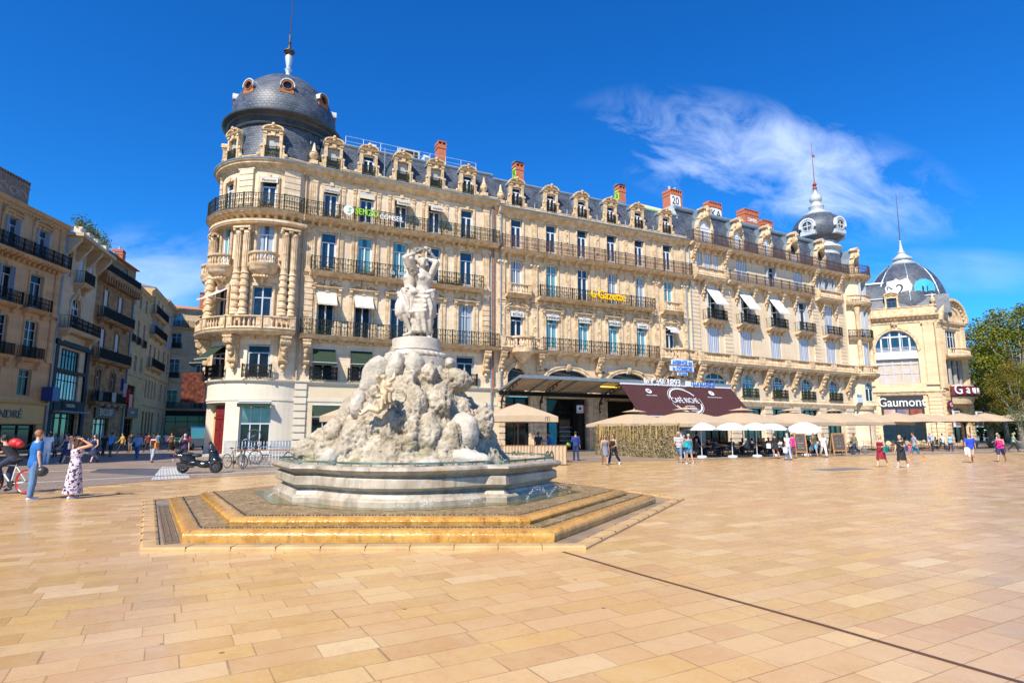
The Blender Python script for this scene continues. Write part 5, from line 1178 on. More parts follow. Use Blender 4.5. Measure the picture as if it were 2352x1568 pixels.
o = sign('balcony_sign', FA, 6.4, 1.0, 14.2, 'grey outlined lettering on the lower iron railing behind the statue'); put_text('la lettre', .62, mat('sign_grey', (.38, .45, .50), .4), FA.M(6.7, 1.0, 14.25), o, .04, sx=1.15)
o = sign('newspaper_sign', FA, 26.4, 1.0, 14.4, 'large yellow lettering fixed to the railing of the middle building'); put_text('la', .85, m_yel, FA.M(24.85, 1.0, 14.35), o, .12, sx=.9, off=.03); put_text('Gazette', 1.15, m_yel, FA.M(26.9, 1.0, 14.4), o, .12, sx=.80, off=.035, sp=1.05)
for i, w in enumerate(('ECOLE', 'SUPERIEURE', 'ARCHITECTURE', 'INTERIEURE', 'oursbesil.fr')):
 o = empty('awning_lettering', FA(BB[i], .26, 11.9), 0, 'navy word on white valance %s of the middle building' % ('above the left stone balcony', 'second from the left', 'third from the left', 'fourth from the left', 'fifth from the left, in lower case')[i], 'lettering', 'words on white valances'); put_text(w, .30 if i else .34, m_gk, FA.M(BB[i], .245, 11.95), o, .004, sx=.95 if len(w) < 11 else .72, off=.008)
for i, w, d, z, S_ in ((0, 'Défiscalisation', .185, 20.43, FA), (2, 'Financement', .83, 20.2, FA), (3, 'Immobilier', .83, 20.2, FA)):
 o = empty('awning_lettering', FA(BA[i], d, z), 0, 'small grey script on the %s cream valance high on the corner building' % ('flat leftmost', '', 'open left', 'open right')[i], 'lettering', 'script on cream valances'); put_text(w, .24, m_gk, FA.M(BA[i], d + .01, z), o, .003, sx=.8)
o = empty('awning_lettering', RO(T(15.4), .2, 20.4), 0, 'small grey script on the cream valance of the round tower', 'lettering', 'script on cream valances'); put_text('Placements', .26, m_gk, RO.M(T(15.4), .22, 20.43), o, .003, sx=.85)
FX = Line(FA(-1.25, 1.15, 0)[:2], DA); o = sign('agency_sign', FX, 35.4, .9, 8.0, 'blue and white two-line letter sign below the right stone balcony');
mb = MB(); mb.box(FX, 34.2, 36.9, .82, .86, 8.12, 8.62); mb.box(FX, 34.0, 37.0, .82, .86, 7.52, 8.0); mb.box(FX, 34.9, 36.2, .82, .86, 7.12, 7.4); mb.build('sign_board', mat('pale_blue_sign', (.55, .66, .85), .5), o)
for w, z, sz in (('AGENCE de', 8.36, .52), ('la COMEDIE', 7.75, .52), ('P.Y. BARDE', 7.26, .24)): put_text(w, sz, m_blue, FX.M(35.55 if sz > .3 else 35.55, .9, z), o, .03, sx=.9, off=.012)
o = sign('cafe_sign', FA, 30, 4.2, 6.1, 'white gothic style lettering standing on the canopy edge above the maroon awning'); put_text('le Café 1893', .95, m_white, FA.M(29.9, 4.25, 6.1), o, .06, sx=.86, off=.022)
mb = MB(); mb.box(FA, 32.6, 33.2, 4.2, 4.3, 5.85, 6.35); mb.build('sign_board', m_white, o)
o = sign('brasserie_sign', FA, 34.7, 4.2, 6.0, 'blue letters with white edges at the right end of the canopy'); put_text('BAR BRASSERIE', .50, m_white, FA.M(34.75, 4.22, 6.05), o, .03, sx=.80, off=.03); put_text('BAR BRASSERIE', .50, m_blue, FA.M(34.75, 4.27, 6.05), o, .03, sx=.80, off=.005)
o = sign('shop_sign', FA, 17.4, .0, 4.0, 'dark red shop lettering under the canopy left of the pillar'); put_text('Foot Locker', .5, m_redS, FA.M(17.4, -.2, 4.0), o, .04, sx=.95, off=.02)
mb = MB(); mb.box(FA, 23.1, 23.75, .5, .62, 3.4, 4.1); o = top('box_sign', mb, m_white, FA(23.4, .55, 3.4), 'small white and red box sign hanging under the canopy', 'sign')
mb = MB(); mb.box(FA, 23.76, 23.86, .45, .65, 3.4, 4.1); mb.build('sign_edge', m_redS, o); put_text('Foot Locker', .13, m_redS, FA.M(23.42, .63, 3.53), o, .004, off=.004)
mb = MB(); mb.lathe((0, 0, 0), [(.13, 0), (.13, .01)], 14); inst('emblem', mb.mesh('emblem', m_gk), o, FA.M(23.42, .63, 3.8) @ Matrix.Rotation(pi / 2, 4, 'X'))
mb = MB(); mb.box(FC, 26.9, 28.1, .9, 1.0, 5.3, 6.3); o = top('bank_sign', mb, mat('sign_pale', (.60, .64, .70), .5), FC(27.5, 1, 5.3), 'white bank box sign with blue and teal corner letters on the corner turret', 'sign')
mb = MB(); mb.box(FC, 26.95, 27.4, 1.0, 1.01, 5.95, 6.25); mb.build('blue_panel', m_navy, o); mb = MB(); mb.box(FC, 27.4, 27.85, 1.0, 1.01, 5.95, 6.25); mb.build('teal_panel', MATS['teal_vinyl'], o); put_text('CIC', .28, m_white, FC.M(27.4, 1.02, 6.1), o, .003, sx=1.3, off=.008)
for s in (13.8, 18.8, 8.9): o = empty('window_logo', FC(s, -.25, 3.6), 0, 'white bank letters on the teal shop glass %s' % {13.8: 'in the middle of the row', 18.8: 'right of the middle', 8.9: 'beside the maroon awning'}[s], 'lettering', 'letters on teal shop glass'); put_text('CIC', .5, m_white, FC.M(s, -.24, 3.75), o, .004, sx=1.4, off=.01)
# graffiti tags on dome and drum
def tagtext(F, s, d, z, w, size, m, rx=0.): o_ = put_text(w, size, m, F.M(s, d, z) @ Matrix.Rotation(rx, 4, 'X'), bA, .004, name='graffiti_letters', sx=.9)
D1 = Arc(FA, (-2.4, -4.15), 3.9)
for k, ch in enumerate('FADE'): tagtext(D1, -RAD(-24 - k * 5) * 4.05, .2, 24.35 - k * .05, ch, .42, m_gw, -.06)
for k, ch in enumerate('NYXOS'): tagtext(D1, -RAD(-42 - k * 6) * 4.05, .14, 27.35 - k * .02, ch, .62, m_gb, -.03)
for k, ch in enumerate('CAL'): tagtext(D1, -RAD(-60 - k * 6) * 4.05, .0, 28.2, ch, .62, m_gw, -.08)
# ------------------------------------------------------------------ cinema building far right
dG = (.8935, -.449); FG = Line((51.5, 88.0), dG)
m_wallG = wallmat('stone_light', (.68, .53, .34), dG, 1.3, .45, joint=.3, dirt=.2)
bG = empty('cinema_building', FG(5, -4, 0), 0, 'cream stone cinema building with great arched window and ribbed slate dome', 'building')
GL = 9.5
mb = MB(); wall(mb, FG, -4, GL, 0, 17.9, [(4.45, 8.55, 5.2, 7.75, 2.9), (4.55, .2, 5.2, 6.6)], .5); mb.build('wall', m_wallG, bG, fix=False)
o = window(bG, FG, 4.45, 13.2, 5.16, 3.1, 'none', gl_blue, rise=2.9, sur='arch', sd=.45)
mb = MB()
for x in (-1.75, -.6, .6, 1.75): mb.box(LOC, x - .1, x + .1, -.45, -.3, 0, (2.95 if abs(x) < 1 else 2.2))
mb.box(LOC, -2.5, 2.5, -.46, -.28, 2.05, 2.25)
for z in (.15, .35, .55): mb.box(LOC, -2.5, 2.5, -.3, -.25, z, z + .05)
inst('mullions', mb.mesh('mullions', m_white), o, FG.M(4.45, 0, 13.2))
mb = MB(); mb.box(FG, 1.87, 7.03, -.45, -.3, 12.2, 13.2); mb.box(FG, 1.87, 7.03, -.4, .05, 12.1, 12.3); mb.build('spandrel_panel', m_white, bG)
o = window(bG, FG, 4.45, 8.6, 5.14, 3.5, 'none', mat('orange_grey_pane', (.52, .38, .22), .35, vscale=1.2, col2=(.50, .46, .48)), sd=.42, fm=m_greyp)  # opaque pane colour, mottled orange and grey
mb = MB()
for x in (-1.65, -.6, .6, 1.65): mb.box(LOC, x - .07, x + .07, -.42, -.3, 0, 3.5)
mb.box(LOC, -2.5, 2.5, -.43, -.29, 2.7, 2.82); mb.box(LOC, -2.5, 2.5, -.43, -.33, 1.35, 1.4)
inst('mullions', mb.mesh('mullions', m_greyp), o, FG.M(4.45, 0, 8.6))
cornice(bG, FG, -4, GL + .3, 7.2, [(0, -.3), (.1, -.3), (.25, .1), (.35, .15), (.35, .3), (0, .35)], name='string_course'); cornice(bG, FG, -4, GL + .4, 17.85, [(0, -.6), (.1, -.6), (.12, -.1), (.3, 0), (.6, .2), (.75, .25), (.78, .5), (0, .55)], (.55, -.05, .5, .25, .22))
cornice(bG, FG, -4, GL, 18.35, [(-.3, 0), (.1, 0), (.1, 1.1), (.2, 1.15), (.2, 1.25), (-.3, 1.25)], name='parapet')
for s in (.7, 8.5): part(bG, FG, 'pilaster', ('pilG', 1), lambda: pil_mesh(1.3, 9.0, .2, 'ionic'), m_wallG, s, 0, 8.3); part(bG, FG, 'pilaster', ('pilG', 2), lambda: pil_mesh(1.4, 6.9, .25, 'rust'), m_wallG, s, 0, .1)
part(bG, FG, 'keystone', 'keyG', lambda: console(.7, .7, 1.2), m_trim, 4.45, 0, 17.3)
pipe(bG, FG, 9.3, 1, 17.5, m_beige, .25, .08)
o = part(bG, FG, 'dormer', 'dormG', lambda: dormer_mesh(1.25, 2.3, 1), [m_trim, m_zinc], 4.45, -.1, 18.75)
inst('pane', MB().add([(-.6, .2, 0), (.6, .2, 0), (.6, .2, 2.3), (-.6, .2, 2.3)], [(0, 1, 2, 3)]).mesh('pane', gl_blue, fix=False), o, FG.M(4.45, -.1, 18.75)); mb = frame_mesh(1.24, 2.28, 0, 'cross', .18); inst('window_frame', mb.mesh('wf', mat('brown_frame', (.06, .035, .03), .5)), o, FG.M(4.45, -.1, 18.75))
uvroof([(-.2, 18.4), (-.5, 20), (-1.2, 21.6), (-2.2, 23.2), (-2.8, 23.9)], FG, -1.2, 7.6, 'mansard_roof', m_slate, bG)
mb = MB(); mb.prof(FG, -.8, 7.2, [(-2.7, 23.8), (-2.5, 23.9), (-2.6, 24.1), (-2.9, 24.1)]); mb.box(FG, -.8, 7.2, -9, -2.7, 23.7, 24.0); mb.prof(FG, -1.2, 10, [(-.95, 21.2), (-.8, 21.15), (-.8, 21.3), (-1.0, 21.35)]); mb.build('roof_ridge', m_zincw, bG)
uvroof([(-.2, 18.4), (-.5, 20), (-1.0, 21.3)], FG, 7.6, 11.5, 'mansard_roof', m_slate, bG)
gc = Vector((60.3, 90.0, 0))
uvlathe('dome', gc, [(5.3, 19.5), (5.3, 20.5), (5.15, 21.8), (4.8, 23.1), (4.2, 24.5), (3.4, 25.7), (2.4, 26.7), (1.6, 27.2)], m_slate, bG, 48, usc=5.2)
for k in range(8):
 a = 2 * pi * k / 8 + .3; mb = MB(); mb.tube([(gc.x + (r + .05) * cos(a), gc.y + (r + .05) * sin(a), z) for r, z in ((5.3, 20.5), (5.15, 21.8), (4.8, 23.1), (4.2, 24.5), (3.4, 25.7), (2.4, 26.7), (1.6, 27.2))], .09, 6); mb.build('dome_rib', m_zinc, bG)
mb = MB(); mb.lathe((gc.x, gc.y, 27.0), [(1.9, 0), (1.95, .2), (1.5, .4), (1.1, .7), (1.05, .9), (1.35, 1.0), (1.35, 1.2), (.9, 1.5), (.5, 1.9), (.6, 2.1), (.35, 2.3), (.2, 3.0), (.12, 3.8), (.2, 3.9), (.08, 4.1)], 20); q = mb.build('finial', m_zincw, bG, None, 'sm')
mb = MB(); mb.tube([(gc.x, gc.y, 31), (gc.x + .1, gc.y, 38.8)], [.08, .03], 6); mb.build('spire', mat('dark_rusty_metal', (.06, .04, .035)), q)
D_ = Line((gc.x, gc.y), dG)
D2 = Arc(Line((gc.x, gc.y), dG), (0, 0), 5.1)
def blob(F, s0, s1, z0, z1, d, seed):
 rnd = random.Random(seed); mb = MB(); n = 26; vs = []
 for i in range(n):
  a = 2 * pi * i / n; k = rnd.uniform(.85, 1.1); vs.append(F((s0 + s1) / 2 + (s1 - s0) / 2 * cos(a) * k, d, (z0 + z1) / 2 + (z1 - z0) / 2 * max(-1, min(1, 1.25 * sin(a))) * k))
 c = F((s0 + s1) / 2, d + .06, (z0 + z1) / 2); mb.add(vs + [c], [(i, (i + 1) % n, n) for i in range(n)]); return mb
blob(D2, -3.2, .4, 20.9, 24.0, -.02, 3).build('graffiti', m_gw, bG, fix=False); blob(D2, .3, 3.6, 21.0, 23.6, .02, 4).build('graffiti', m_gb, bG, fix=False)
for k, (ch, s, z, sz) in enumerate((('K', -2.6, 23.0, 1.5), ('2', -1.2, 22.3, 2.3), ('C', 1.9, 23.0, 1.2), ('M', 1.9, 22.2, 1.2), ('K', 2.0, 21.4, 1.2))):
 put_text(ch, sz, m_gk, D2.M(s, .18 - (z - 21) * .12, z), bG, .01, name='graffiti_letters', off=.01)
mb = MB(); mb.lathe((52.6, 89.5, 24), [(.5, 0), (.35, .3), (.15, .7), (.3, .9), (.08, 1.2), (.04, 3.6)], 10); mb.build('finial', m_zincw, bG)
# bowed entrance bay at the right of the cinema
G2 = FG(GL, 0, 0); dG2 = (.885, .466); FH = Line(G2[:2], dG2)
mb = MB(); wall(mb, FH, 0, 7.2, 0, 17.9, [(3.7, 12.9, 3.0, 3.3), (3.7, 8.3, 4.4, 3.6), (3.7, .2, 4.2, 5.0, 1.3)], .5); mb.build('wall', m_wallG, bG, fix=False)
window(bG, FH, 3.7, 12.92, 2.96, 3.25, 'multi', gl_blue, fm=m_white, sd=.3)
o = window(bG, FH, 3.7, 8.32, 4.36, 3.55, 'multi', gl_dark, fm=m_plinth, sd=.2); shop(bG, FH, 3.7, .2, 4.1, 3.6, 2.8, gl_shop, m_iron, .45, 3)
mb = MB()
for x in (-1.3, 0, 1.3): mb.box(LOC, x - .14, x + .14, -.2, .1, 0, 3.6)
for k in range(-5, 6): mb.box(LOC, k * .38 - .015, k * .38 + .015, -.12, -.1, 0, 3.5)
inst('mullions', mb.mesh('mullions', m_plinth), o, FH.M(3.7, 0, 8.32))
BW = Arc(FH, (3.7, -1.6), 3.3)
mb = MB(); mb.prof(BW, -2.9, 2.9, [(-2, 12.0), (.2, 12.0), (.35, 12.2), (.4, 12.4), (-2, 12.4)]); balustrade(mb, BW, -2.9, 2.9, .1, 12.4, .95, .26); mb.build('balcony', m_trim, bG)
mb = MB(); mb.prof(BW, -2.9, 2.9, [(-2, 7.6), (.1, 7.6), (.1, 8.2), (-2, 8.25)]); mb.prof(BW, -2.9, 2.9, [(-2, 5.6), (-.2, 5.6), (.1, 6.4), (.15, 6.6), (-2, 6.6)]); mb.build('bay_base', m_wallG, bG)
cornice(bG, FH, 0, 7.4, 17.0, [(0, -.6), (.1, -.6), (.12, -.1), (.4, .1), (.45, .4), (0, .45)])
mb = MB(); n = 16; c = 3.7; R0, R1, R2 = 3.5, 3.0, 2.4
for r0, r1, d in ((R0, R0 - .35, .8), (R0 - .35, 2.2, .3), (2.2, 1.3, .15)):
 for i in range(n):
  a, b = pi * i / n, pi * (i + 1) / n; mb.poly(FH, [(c - r0 * cos(a), 17.4 + r0 * .95 * sin(a)), (c - r0 * cos(b), 17.4 + r0 * .95 * sin(b)), (c - r1 * cos(b), 17.4 + r1 * .95 * sin(b)), (c - r1 * cos(a), 17.4 + r1 * .95 * sin(a))], -2.5 if r0 == R0 else -.2, d)
for i in range(1, 14): a = pi * i / 14; mb.ball(FH(c - 2.95 * cos(a), .45, 17.4 + 2.8 * sin(a)), .16, 4)
mb.poly(FH, [(c - 1.35 * cos(2 * pi * i / 16), 18.6 + 1.25 * sin(2 * pi * i / 16)) for i in range(16)], -.2, .1); mb.build('arched_pediment', m_trim, bG)
mb = MB(); mb.lathe((0, 0, 0), [(.5, 0), (.5, .05)], 16); inst('round_window', mb.mesh('rw', gl_dark), bG, FH.M(c, .12, 18.7) @ Matrix.Rotation(pi / 2, 4, 'X'))
for s in (.7, 6.6): part(bG, FH, 'pilaster', ('pilG', 3), lambda: pil_mesh(1.0, 9.0, .18, 'flute'), m_wallG, s, 0, 7.8); part(bG, FH, 'pilaster', ('pilG', 4), lambda: pil_mesh(1.0, 7, .2, 'rust'), m_wallG, s, 0, .1)
for s, d in ((.2, -.2), (-1.0, -.2)): part(bG, FH, 'urn', 'urn', urn, m_trim, s if s > 0 else .4, d, 19.5 if s > 0 else 18.2)
mb = MB(); e0 = Vector(FH(7.2, 0, 0)); e1 = Vector(FH(7.2, -14, 0)); mb.add([(e0.x, e0.y, 0), (e1.x, e1.y, 0), (e1.x, e1.y, 18), (e0.x, e0.y, 18)], [(0, 1, 2, 3)]); mb.build('side_wall', m_wallG, bG, fix=False)
part(bG, FH, 'oculus', 'ocG', lambda: oculus(.5, 0, 0), [m_zinc, m_zinc, m_dark], 5.8, -2.2, 21.6)
o = empty('cinema_sign', FG(4.5, .1, 6), 0, 'black fascia panel with white slab lettering over the cinema posters', 'sign'); mb = MB(); mb.box(FG, 1.95, 7.1, -.4, .05, 3.0, 6.75); mb.build('fascia', m_gk, o); put_text('Gaumont', 1.75, m_white, FG.M(4.5, .1, 5.85), o, .08, sx=.86, off=.05)
for k, (c1_, c2_) in enumerate((((.55, .50, .50), (.35, .12, .08)), ((.02, .06, .30), (.35, .2, .05)), ((.02, .02, .03), (.45, .08, .03)))):
 mb = MB(); mb.box(FG, 2.25 + k * 1.6, 3.65 + k * 1.6, .05, .07, 3.2, 4.9); tag(mb.build('poster', mat('poster_%s' % ('pink', 'blue', 'dark')[k], c1_, .4, vscale=.9, col2=c2_)), ('pale pink film poster under the white cinema lettering', 'blue film poster under the white cinema lettering', 'dark film poster with orange glow under the white cinema lettering')[k], 'poster', 'film posters on the fascia')
o = empty('cinema_sign', BW(0, .5, 7), 0, 'curved dark red band with big white letters above the cinema entrance', 'sign'); mb = MB(); mb.prof(BW, -3.0, 4.6, [(.1, 6.75), (.45, 6.75), (.45, 8.0), (.1, 8.0)]); mb.build('sign_band', mat('dark_red_sign', (.13, .012, .03), .4), o)
for ch, s in zip('Gaumont', (-2.3, -1.2, -.25, .95, 2.1, 3.1, 4.)): put_text(ch, 1.9 if ch == 'G' else 1.7, m_white, BW.M(s, .56, 7.5), o, .08, off=.035, sx=.78)
mb = MB(); mb.lathe((0, 0, 0), [(.6, -.1), (.6, .1)], 20); o = inst('round_sign', mb.mesh('rs', MATS['dark_red_sign']), None, FH.M(.3, .6, 5.4) @ Matrix.Rotation(pi / 2, 4, 'X')); tag(o, 'small round dark red letter sign beside the cinema entrance', 'sign'); put_text('G', .8, m_white, FH.M(.3, .74, 5.4), o, .02, off=.02)
for s in (.9, 6.9): mb = MB(); mb.box(FH, s - .75, s + .75, .8, 1.0, 2.4, 4.6); o = top('lit_billboard', mb, m_white, FH(s, .9, 2.4), 'lit poster panel %s of the cinema entrance' % ('left' if s < 2 else 'right'), 'poster', 'poster panels by the entrance'); mb = MB(); mb.box(FH, s - .6, s + .6, 1.0, 1.02, 2.55, 4.45); mb.build('poster', mat('poster_portrait' if s < 2 else 'poster_navy', (.45, .36, .33) if s < 2 else (.03, .06, .12), .4, vscale=1.1, col2=(.12, .10, .12)), o)
# ------------------------------------------------------------------ left side street
def chain():
 P = Vector((-44.25, 57.38)); out = {}
 def vd(x): u = (x - 1176) / 1380; v = Vector((u, cos(PITCH) + .1507 * sin(PITCH))); return v.normalized()
 out['a'] = Line(P - vd(1131) * 18, vd(1131)); L = {'b': (785, 8.7), 'c': (850, 10.7), 'd': (665, 10.1), 'e': (648, 10.6), 'f': (640, 8.5)}
 for k, (vp, ln) in L.items(): out[k] = Line(P, vd(vp)); P = P + vd(vp) * ln
 out['g'] = Line(P + Vector((-.9, 0)), vd(4000)); return out
LF = chain()
def lwall(k, col, **kw): return wallmat('stone_street_' + k, col, (LF[k].u.x, LF[k].u.y), **kw)
m_La = lwall('a', (.60, .39, .21), joint=.15, dirt=.5, bw=2, bh=.6); m_Lb = lwall('b', (.56, .43, .28), joint=.05, dirt=.35); m_Lc = lwall('c', (.33, .19, .085), joint=.5, dirt=.75, bw=.9, bh=.4, var=.3); m_Ld = lwall('d', (.52, .36, .17), joint=.05, dirt=.25); m_Le = lwall('e', (.58, .40, .20), joint=.2, dirt=.4); m_Lf = lwall('f', (.50, .36, .21), joint=.2, dirt=.4); m_Lg = lwall('g', (.60, .46, .28), joint=.35, dirt=.4)
def house(k, L, H, holes, m, label, roofm=None, thick=.35, depth=12, roofh=1.2):
 F = LF[k]; o = empty('town_house', F(L / 2, -3, 0), 0, label, 'building', 'town houses of the side street'); mb = MB(); wall(mb, F, 0, L, 0, H, holes, thick)
 mb.add([F(L, 0, 0), F(L, -depth, 0), F(L, -depth, H), F(L, 0, H)], [(0, 1, 2, 3)]); mb.add([F(0, 0, 0), F(0, -depth, 0), F(0, -depth, H), F(0, 0, H)], [(0, 1, 2, 3)])
 mb.build('wall', m, o, fix=False); mb = MB(); mb.prof(F, -.05, L + .05, [(.45, H - .02), (.45, H + .06), (-depth / 2, H + roofh), (-depth, H), (-.2, H - .02)]); mb.build('roof', roofm or m_rooftile, o); return o
# a: two bays
F = LF['a']; A_ = [14.95, 11.4, 7.6, 3.6]; hs_ = []
for s in A_: hs_ += [(s, 4.95, 1.55, 2.4), (s, 8.35, 1.6, 3.5), (s, 12.9, 1.6, 3.25), (s, 17.5, 1.5, 3.0)]
bL = house('a', 18, 21.7, hs_ + [(14.2, .1, 5.6, 2.3), (7, .1, 6, 2.3)], m_La, 'salmon stone house at the left edge with curved pediments and two rows of ornate balconies', m_zinc)
for i, s in enumerate(A_):
 window(bL, F, s, 4.97, 1.5, 2.36, 'multi', gl_street, fm=m_plinth, sd=.5 if 0 else .3); window(bL, F, s, 8.37, 1.56, 3.45, 'grid', gl_street, sur='simple', sm=m_La)
 window(bL, F, s, 12.92, 1.56, 3.2, 'french', gl_street, sur='simple', sm=m_La, fm=m_greyp, extra='open' if i % 2 else None); window(bL, F, s, 17.52, 1.46, 2.95, 'french', gl_blue, sur='segped', sm=m_La, fm=m_greyp, extra='open')
 balcony(bL, F, s - 1.35, s + 1.35, 8.35, .6, .2, [s - 1.1, s + 1.1], 'iron', m_iron, 1.0, 'plain', cw=.2, ch=.8, sm=m_La); balcony(bL, F, s - 1.45, s + 1.45, 12.85, .7, .2, [s - 1.1, s + 1.1], 'iron', m_iron, 1.1, cw=.22, ch=.6, sm=m_La)
balcony(bL, F, 0, 18, 17.45, .9, .25, [.5 + k * .62 for k in range(28)], 'iron', m_iron, 1.2, cw=.22, ch=.5, sm=m_La, unit=.3)
cornice(bL, F, 0, 18.1, 21.5, BIGC, (.4, -.3, .2, .2, .14), m=m_La); cornice(bL, F, 0, 18.05, 4.25, BAND, m=m_plasty, name='string_course')
for s in (17.55, 9.5): part(bL, F, 'pilaster', ('pl', 1), lambda: pil_mesh(.7, 4.1, .12, 'panel'), m_La, s, 0, 8.2); part(bL, F, 'pilaster', ('pl', 2), lambda: pil_mesh(.7, 4.4, .12, 'panel'), m_La, s, 0, 12.6); part(bL, F, 'pilaster', ('pl', 3), lambda: pil_mesh(.7, 3.8, .12, 'flute'), m_La, s, 0, 17.5)
mb = MB(); mb.box(F, 6, 17.6, 0, .12, 2.45, 4.1); o = top('shop_fascia', mb, m_plasty, F(14, .1, 2.4), 'ochre shop fascia with dark grey capital letters at the left edge', 'sign'); put_text('ANDRÉ', 1.0, mat('sign_dark', (.08, .08, .10), .4), F.M(13.3, .16, 3.25), o, .04, off=.015)
for s, w in ((14.2, 5.55), (7, 5.9)): shop(bL, F, s, .1, w, 2.28, 1.9, gl_shop, m_iron, .3, 3)
mb = MB(); mb.box(F, 17.1, 18.0, .1, 1.1, 4.6, 5.9); top('blade_sign', mb, m_navy, F(17.5, .6, 4.6), 'dark blue square projecting sign on the salmon house', 'sign')
c = chimney(bL, F, 12.2, -1.6, 21.7, 24.6, 4, 1.1, False); c.data = c.data.copy(); c.data.materials[0] = mat('sooty_brick', (.25, .17, .13), .9, .25, 3.)
mb = MB(); [mb.tube([F(x + .45 * cos(a), -1.03, 23.2 + .4 * sin(a) + .05 * a) for a in [k * .5 for k in range(e)]], .05, 4) for x, e in ((11.2, 11), (12.4, 14), (13.4, 9))]; mb.build('graffiti', m_plinth, c)
pipe(bL, F, 17.95, 0, 21.5, m_zinc)
# b: cream house, navy shopfront
F = LF['b']
bL = house('b', 8.7, 21.0, [(1.5, 17.2, 1.1, 2.7), (4.2, 17.2, 1.1, 2.7), (6.7, 17.2, 1.1, 2.7), (3.9, 12.0, 2.3, 3.4, 1.0), (4.0, 7.9, 4.4, 2.1), (4.0, 4.9, 5.2, 2.7), (4.2, .1, 6.2, 3.6)], m_Lb, 'cream rendered house with flat bracketed roof terrace over a navy shopfront', m_zinc, roofh=.2)
for s in (1.5, 4.2, 6.7): window(bL, F, s, 17.22, 1.06, 2.65, 'french', gl_street, fm=m_greyp, extra='shutters' if s > 1.6 else None)
window(bL, F, 3.9, 12.02, 2.26, 3.36, 'grid', gl_street, rise=1.0, sur='arch', sm=m_Lb); balcony(bL, F, 2.9, 5.5, 17.0, 1.0, .2, [3.3, 5.1], 'iron', m_iron, 1.2, 'plain', cw=.3, ch=.9, sm=m_Lb); balcony(bL, F, .4, 8.2, 11.9, 1.1, .25, [.9, 7.6], 'iron', m_iron, 1.2, cw=.4, ch=1.2, sm=m_Lb)
m_navyw = mat('navy_wood', (.010, .014, .026), .6, .2, 5, spec=.15)
mb = MB()
for a, b in ((.2, .9), (7.6, 8.4)): mb.box(F, a, b, 0, .2, 0, 10.2)
mb.box(F, 0, 8.6, 0, .35, 10.2, 10.7); mb.box(F, .9, 7.6, 0, .22, 7.6, 7.9); mb.box(F, .9, 7.6, 0, .25, 3.75, 4.85); mb.build('shopfront', m_navyw, bL)
window(bL, F, 4.0, 7.92, 4.36, 2.05, 'multi', gl_street, fm=m_navyw, sd=.2); window(bL, F, 4.0, 4.92, 5.16, 2.65, 'multi', gl_pale, fm=m_iron, sd=.2); shop(bL, F, 4.2, .1, 6.1, 3.5, 3.0, gl_shop, m_iron, .35, 4)
mb = MB(); mb.box(F, 2.6, 6.2, .25, .3, 4.0, 4.75); o = top('shop_fascia', mb, m_iron, F(4.4, .3, 4), 'grey fascia with pale capitals on the navy shopfront', 'sign'); put_text('MADURA', .5, m_strip, F.M(4.4, .33, 4.35), o, .02); awning(bL, F, 4.4, 3.85, 7, .8, .12, mat('blue_canvas', (.02, .08, .28), .7), .12)
for s in (.3, 3.0, 5.7, 8.4): part(bL, F, 'roof_bracket', 'rbk', lambda: MB().side(LOC, [(0, 0), (1.3, 0), (1.3, -.35), (.25, -1.8), (0, -1.9)], -.2, .2), m_Lb, s, 0, 21.0)
mb = MB(); mb.box(F, -.2, 8.9, -.5, 1.6, 21.0, 21.35); q = mb.build('roof_terrace', m_Lb, bL)
for s in (.8, 2.8, 4.8, 7.2):
 mb = MB(); rnd = random.Random(int(s * 10))
 for i in range(260): c = Vector(F(s + rnd.gauss(0, .45), .8 + rnd.gauss(0, .25), 22.1 + abs(rnd.gauss(.35, .45)))); u = Vector((rnd.gauss(0, 1), rnd.gauss(0, 1), rnd.gauss(0, 1))).normalized() * .16; v = u.cross(Vector((.3, .5, 1))).normalized() * .06; mb.add([c - u, c + v, c + u, c - v], [(0, 1, 2, 3)])
 o = empty('planter', F(s, .8, 21.35), 0, 'white planter with leafy shrub on the roof terrace, %s' % {.8: 'nearest the salmon house', 2.8: 'second from the salmon house', 4.8: 'third from the salmon house', 7.2: 'beside the brown house'}[s], 'planter', 'planters on the roof terrace'); mb.build('foliage', mat('leaves_mid', (.06, .12, .025), .6, vscale=4, col2=(.22, .24, .05)), o, fix=False); MB().box(F, s - .5, s + .5, .5, 1.2, 21.35, 22.1).build('trough', m_plaster2, o)
pipe(bL, F, .08, 0, 21, m_zinc)
# c: brown sooty house
F = LF['c']; hs_ = []
for s in (2.6, 6.7): hs_ += [(s, 5.2, 1.2, 3.6), (s, 10.0, 1.2, 3.5), (s, 14.7, 1.2, 3.4)]
bL = house('c', 10.7, 22.4, hs_ + [(2.5, 20.4, 1.2, 1.5), (7.5, 20.4, 1.2, 1.5), (4.7, .1, 4.0, 3.2)], m_Lc, 'narrow brown sooty stone house with iron balconies and heavy bracket cornice')
for s in (2.6, 6.7):
 for z, h in ((5.2, 3.6), (10.0, 3.5), (14.7, 3.4)): window(bL, F, s, z + .02, 1.16, h - .05, 'french', gl_street, sur='simple', sm=m_Lc, extra='shutters' if z > 6 else None, fm=m_greyp)
for s in (2.5, 7.5): window(bL, F, s, 20.42, 1.16, 1.45, 'french', gl_blue, fm=m_greyp)
for z in (5.1, 9.9, 14.6): balcony(bL, F, .6, 9.8, z, .8, .2, [1.2, 4.6, 8.6], 'iron', m_iron, 1.15, 'plain', cw=.3, ch=.6, sm=m_Lc)
cornice(bL, F, 0, 10.7, 19.6, [(0, -1.2), (.1, -1.2), (.12, -.6), (.9, -.2), (1.0, .2), (0, .25)], (.7, -1.0, .85, .25, .75), m=m_Lc); mb = MB(); fence_rail(mb, F, .2, 10.5, .8, 19.85, .9, style='plain'); mb.build('railing', m_iron, bL)
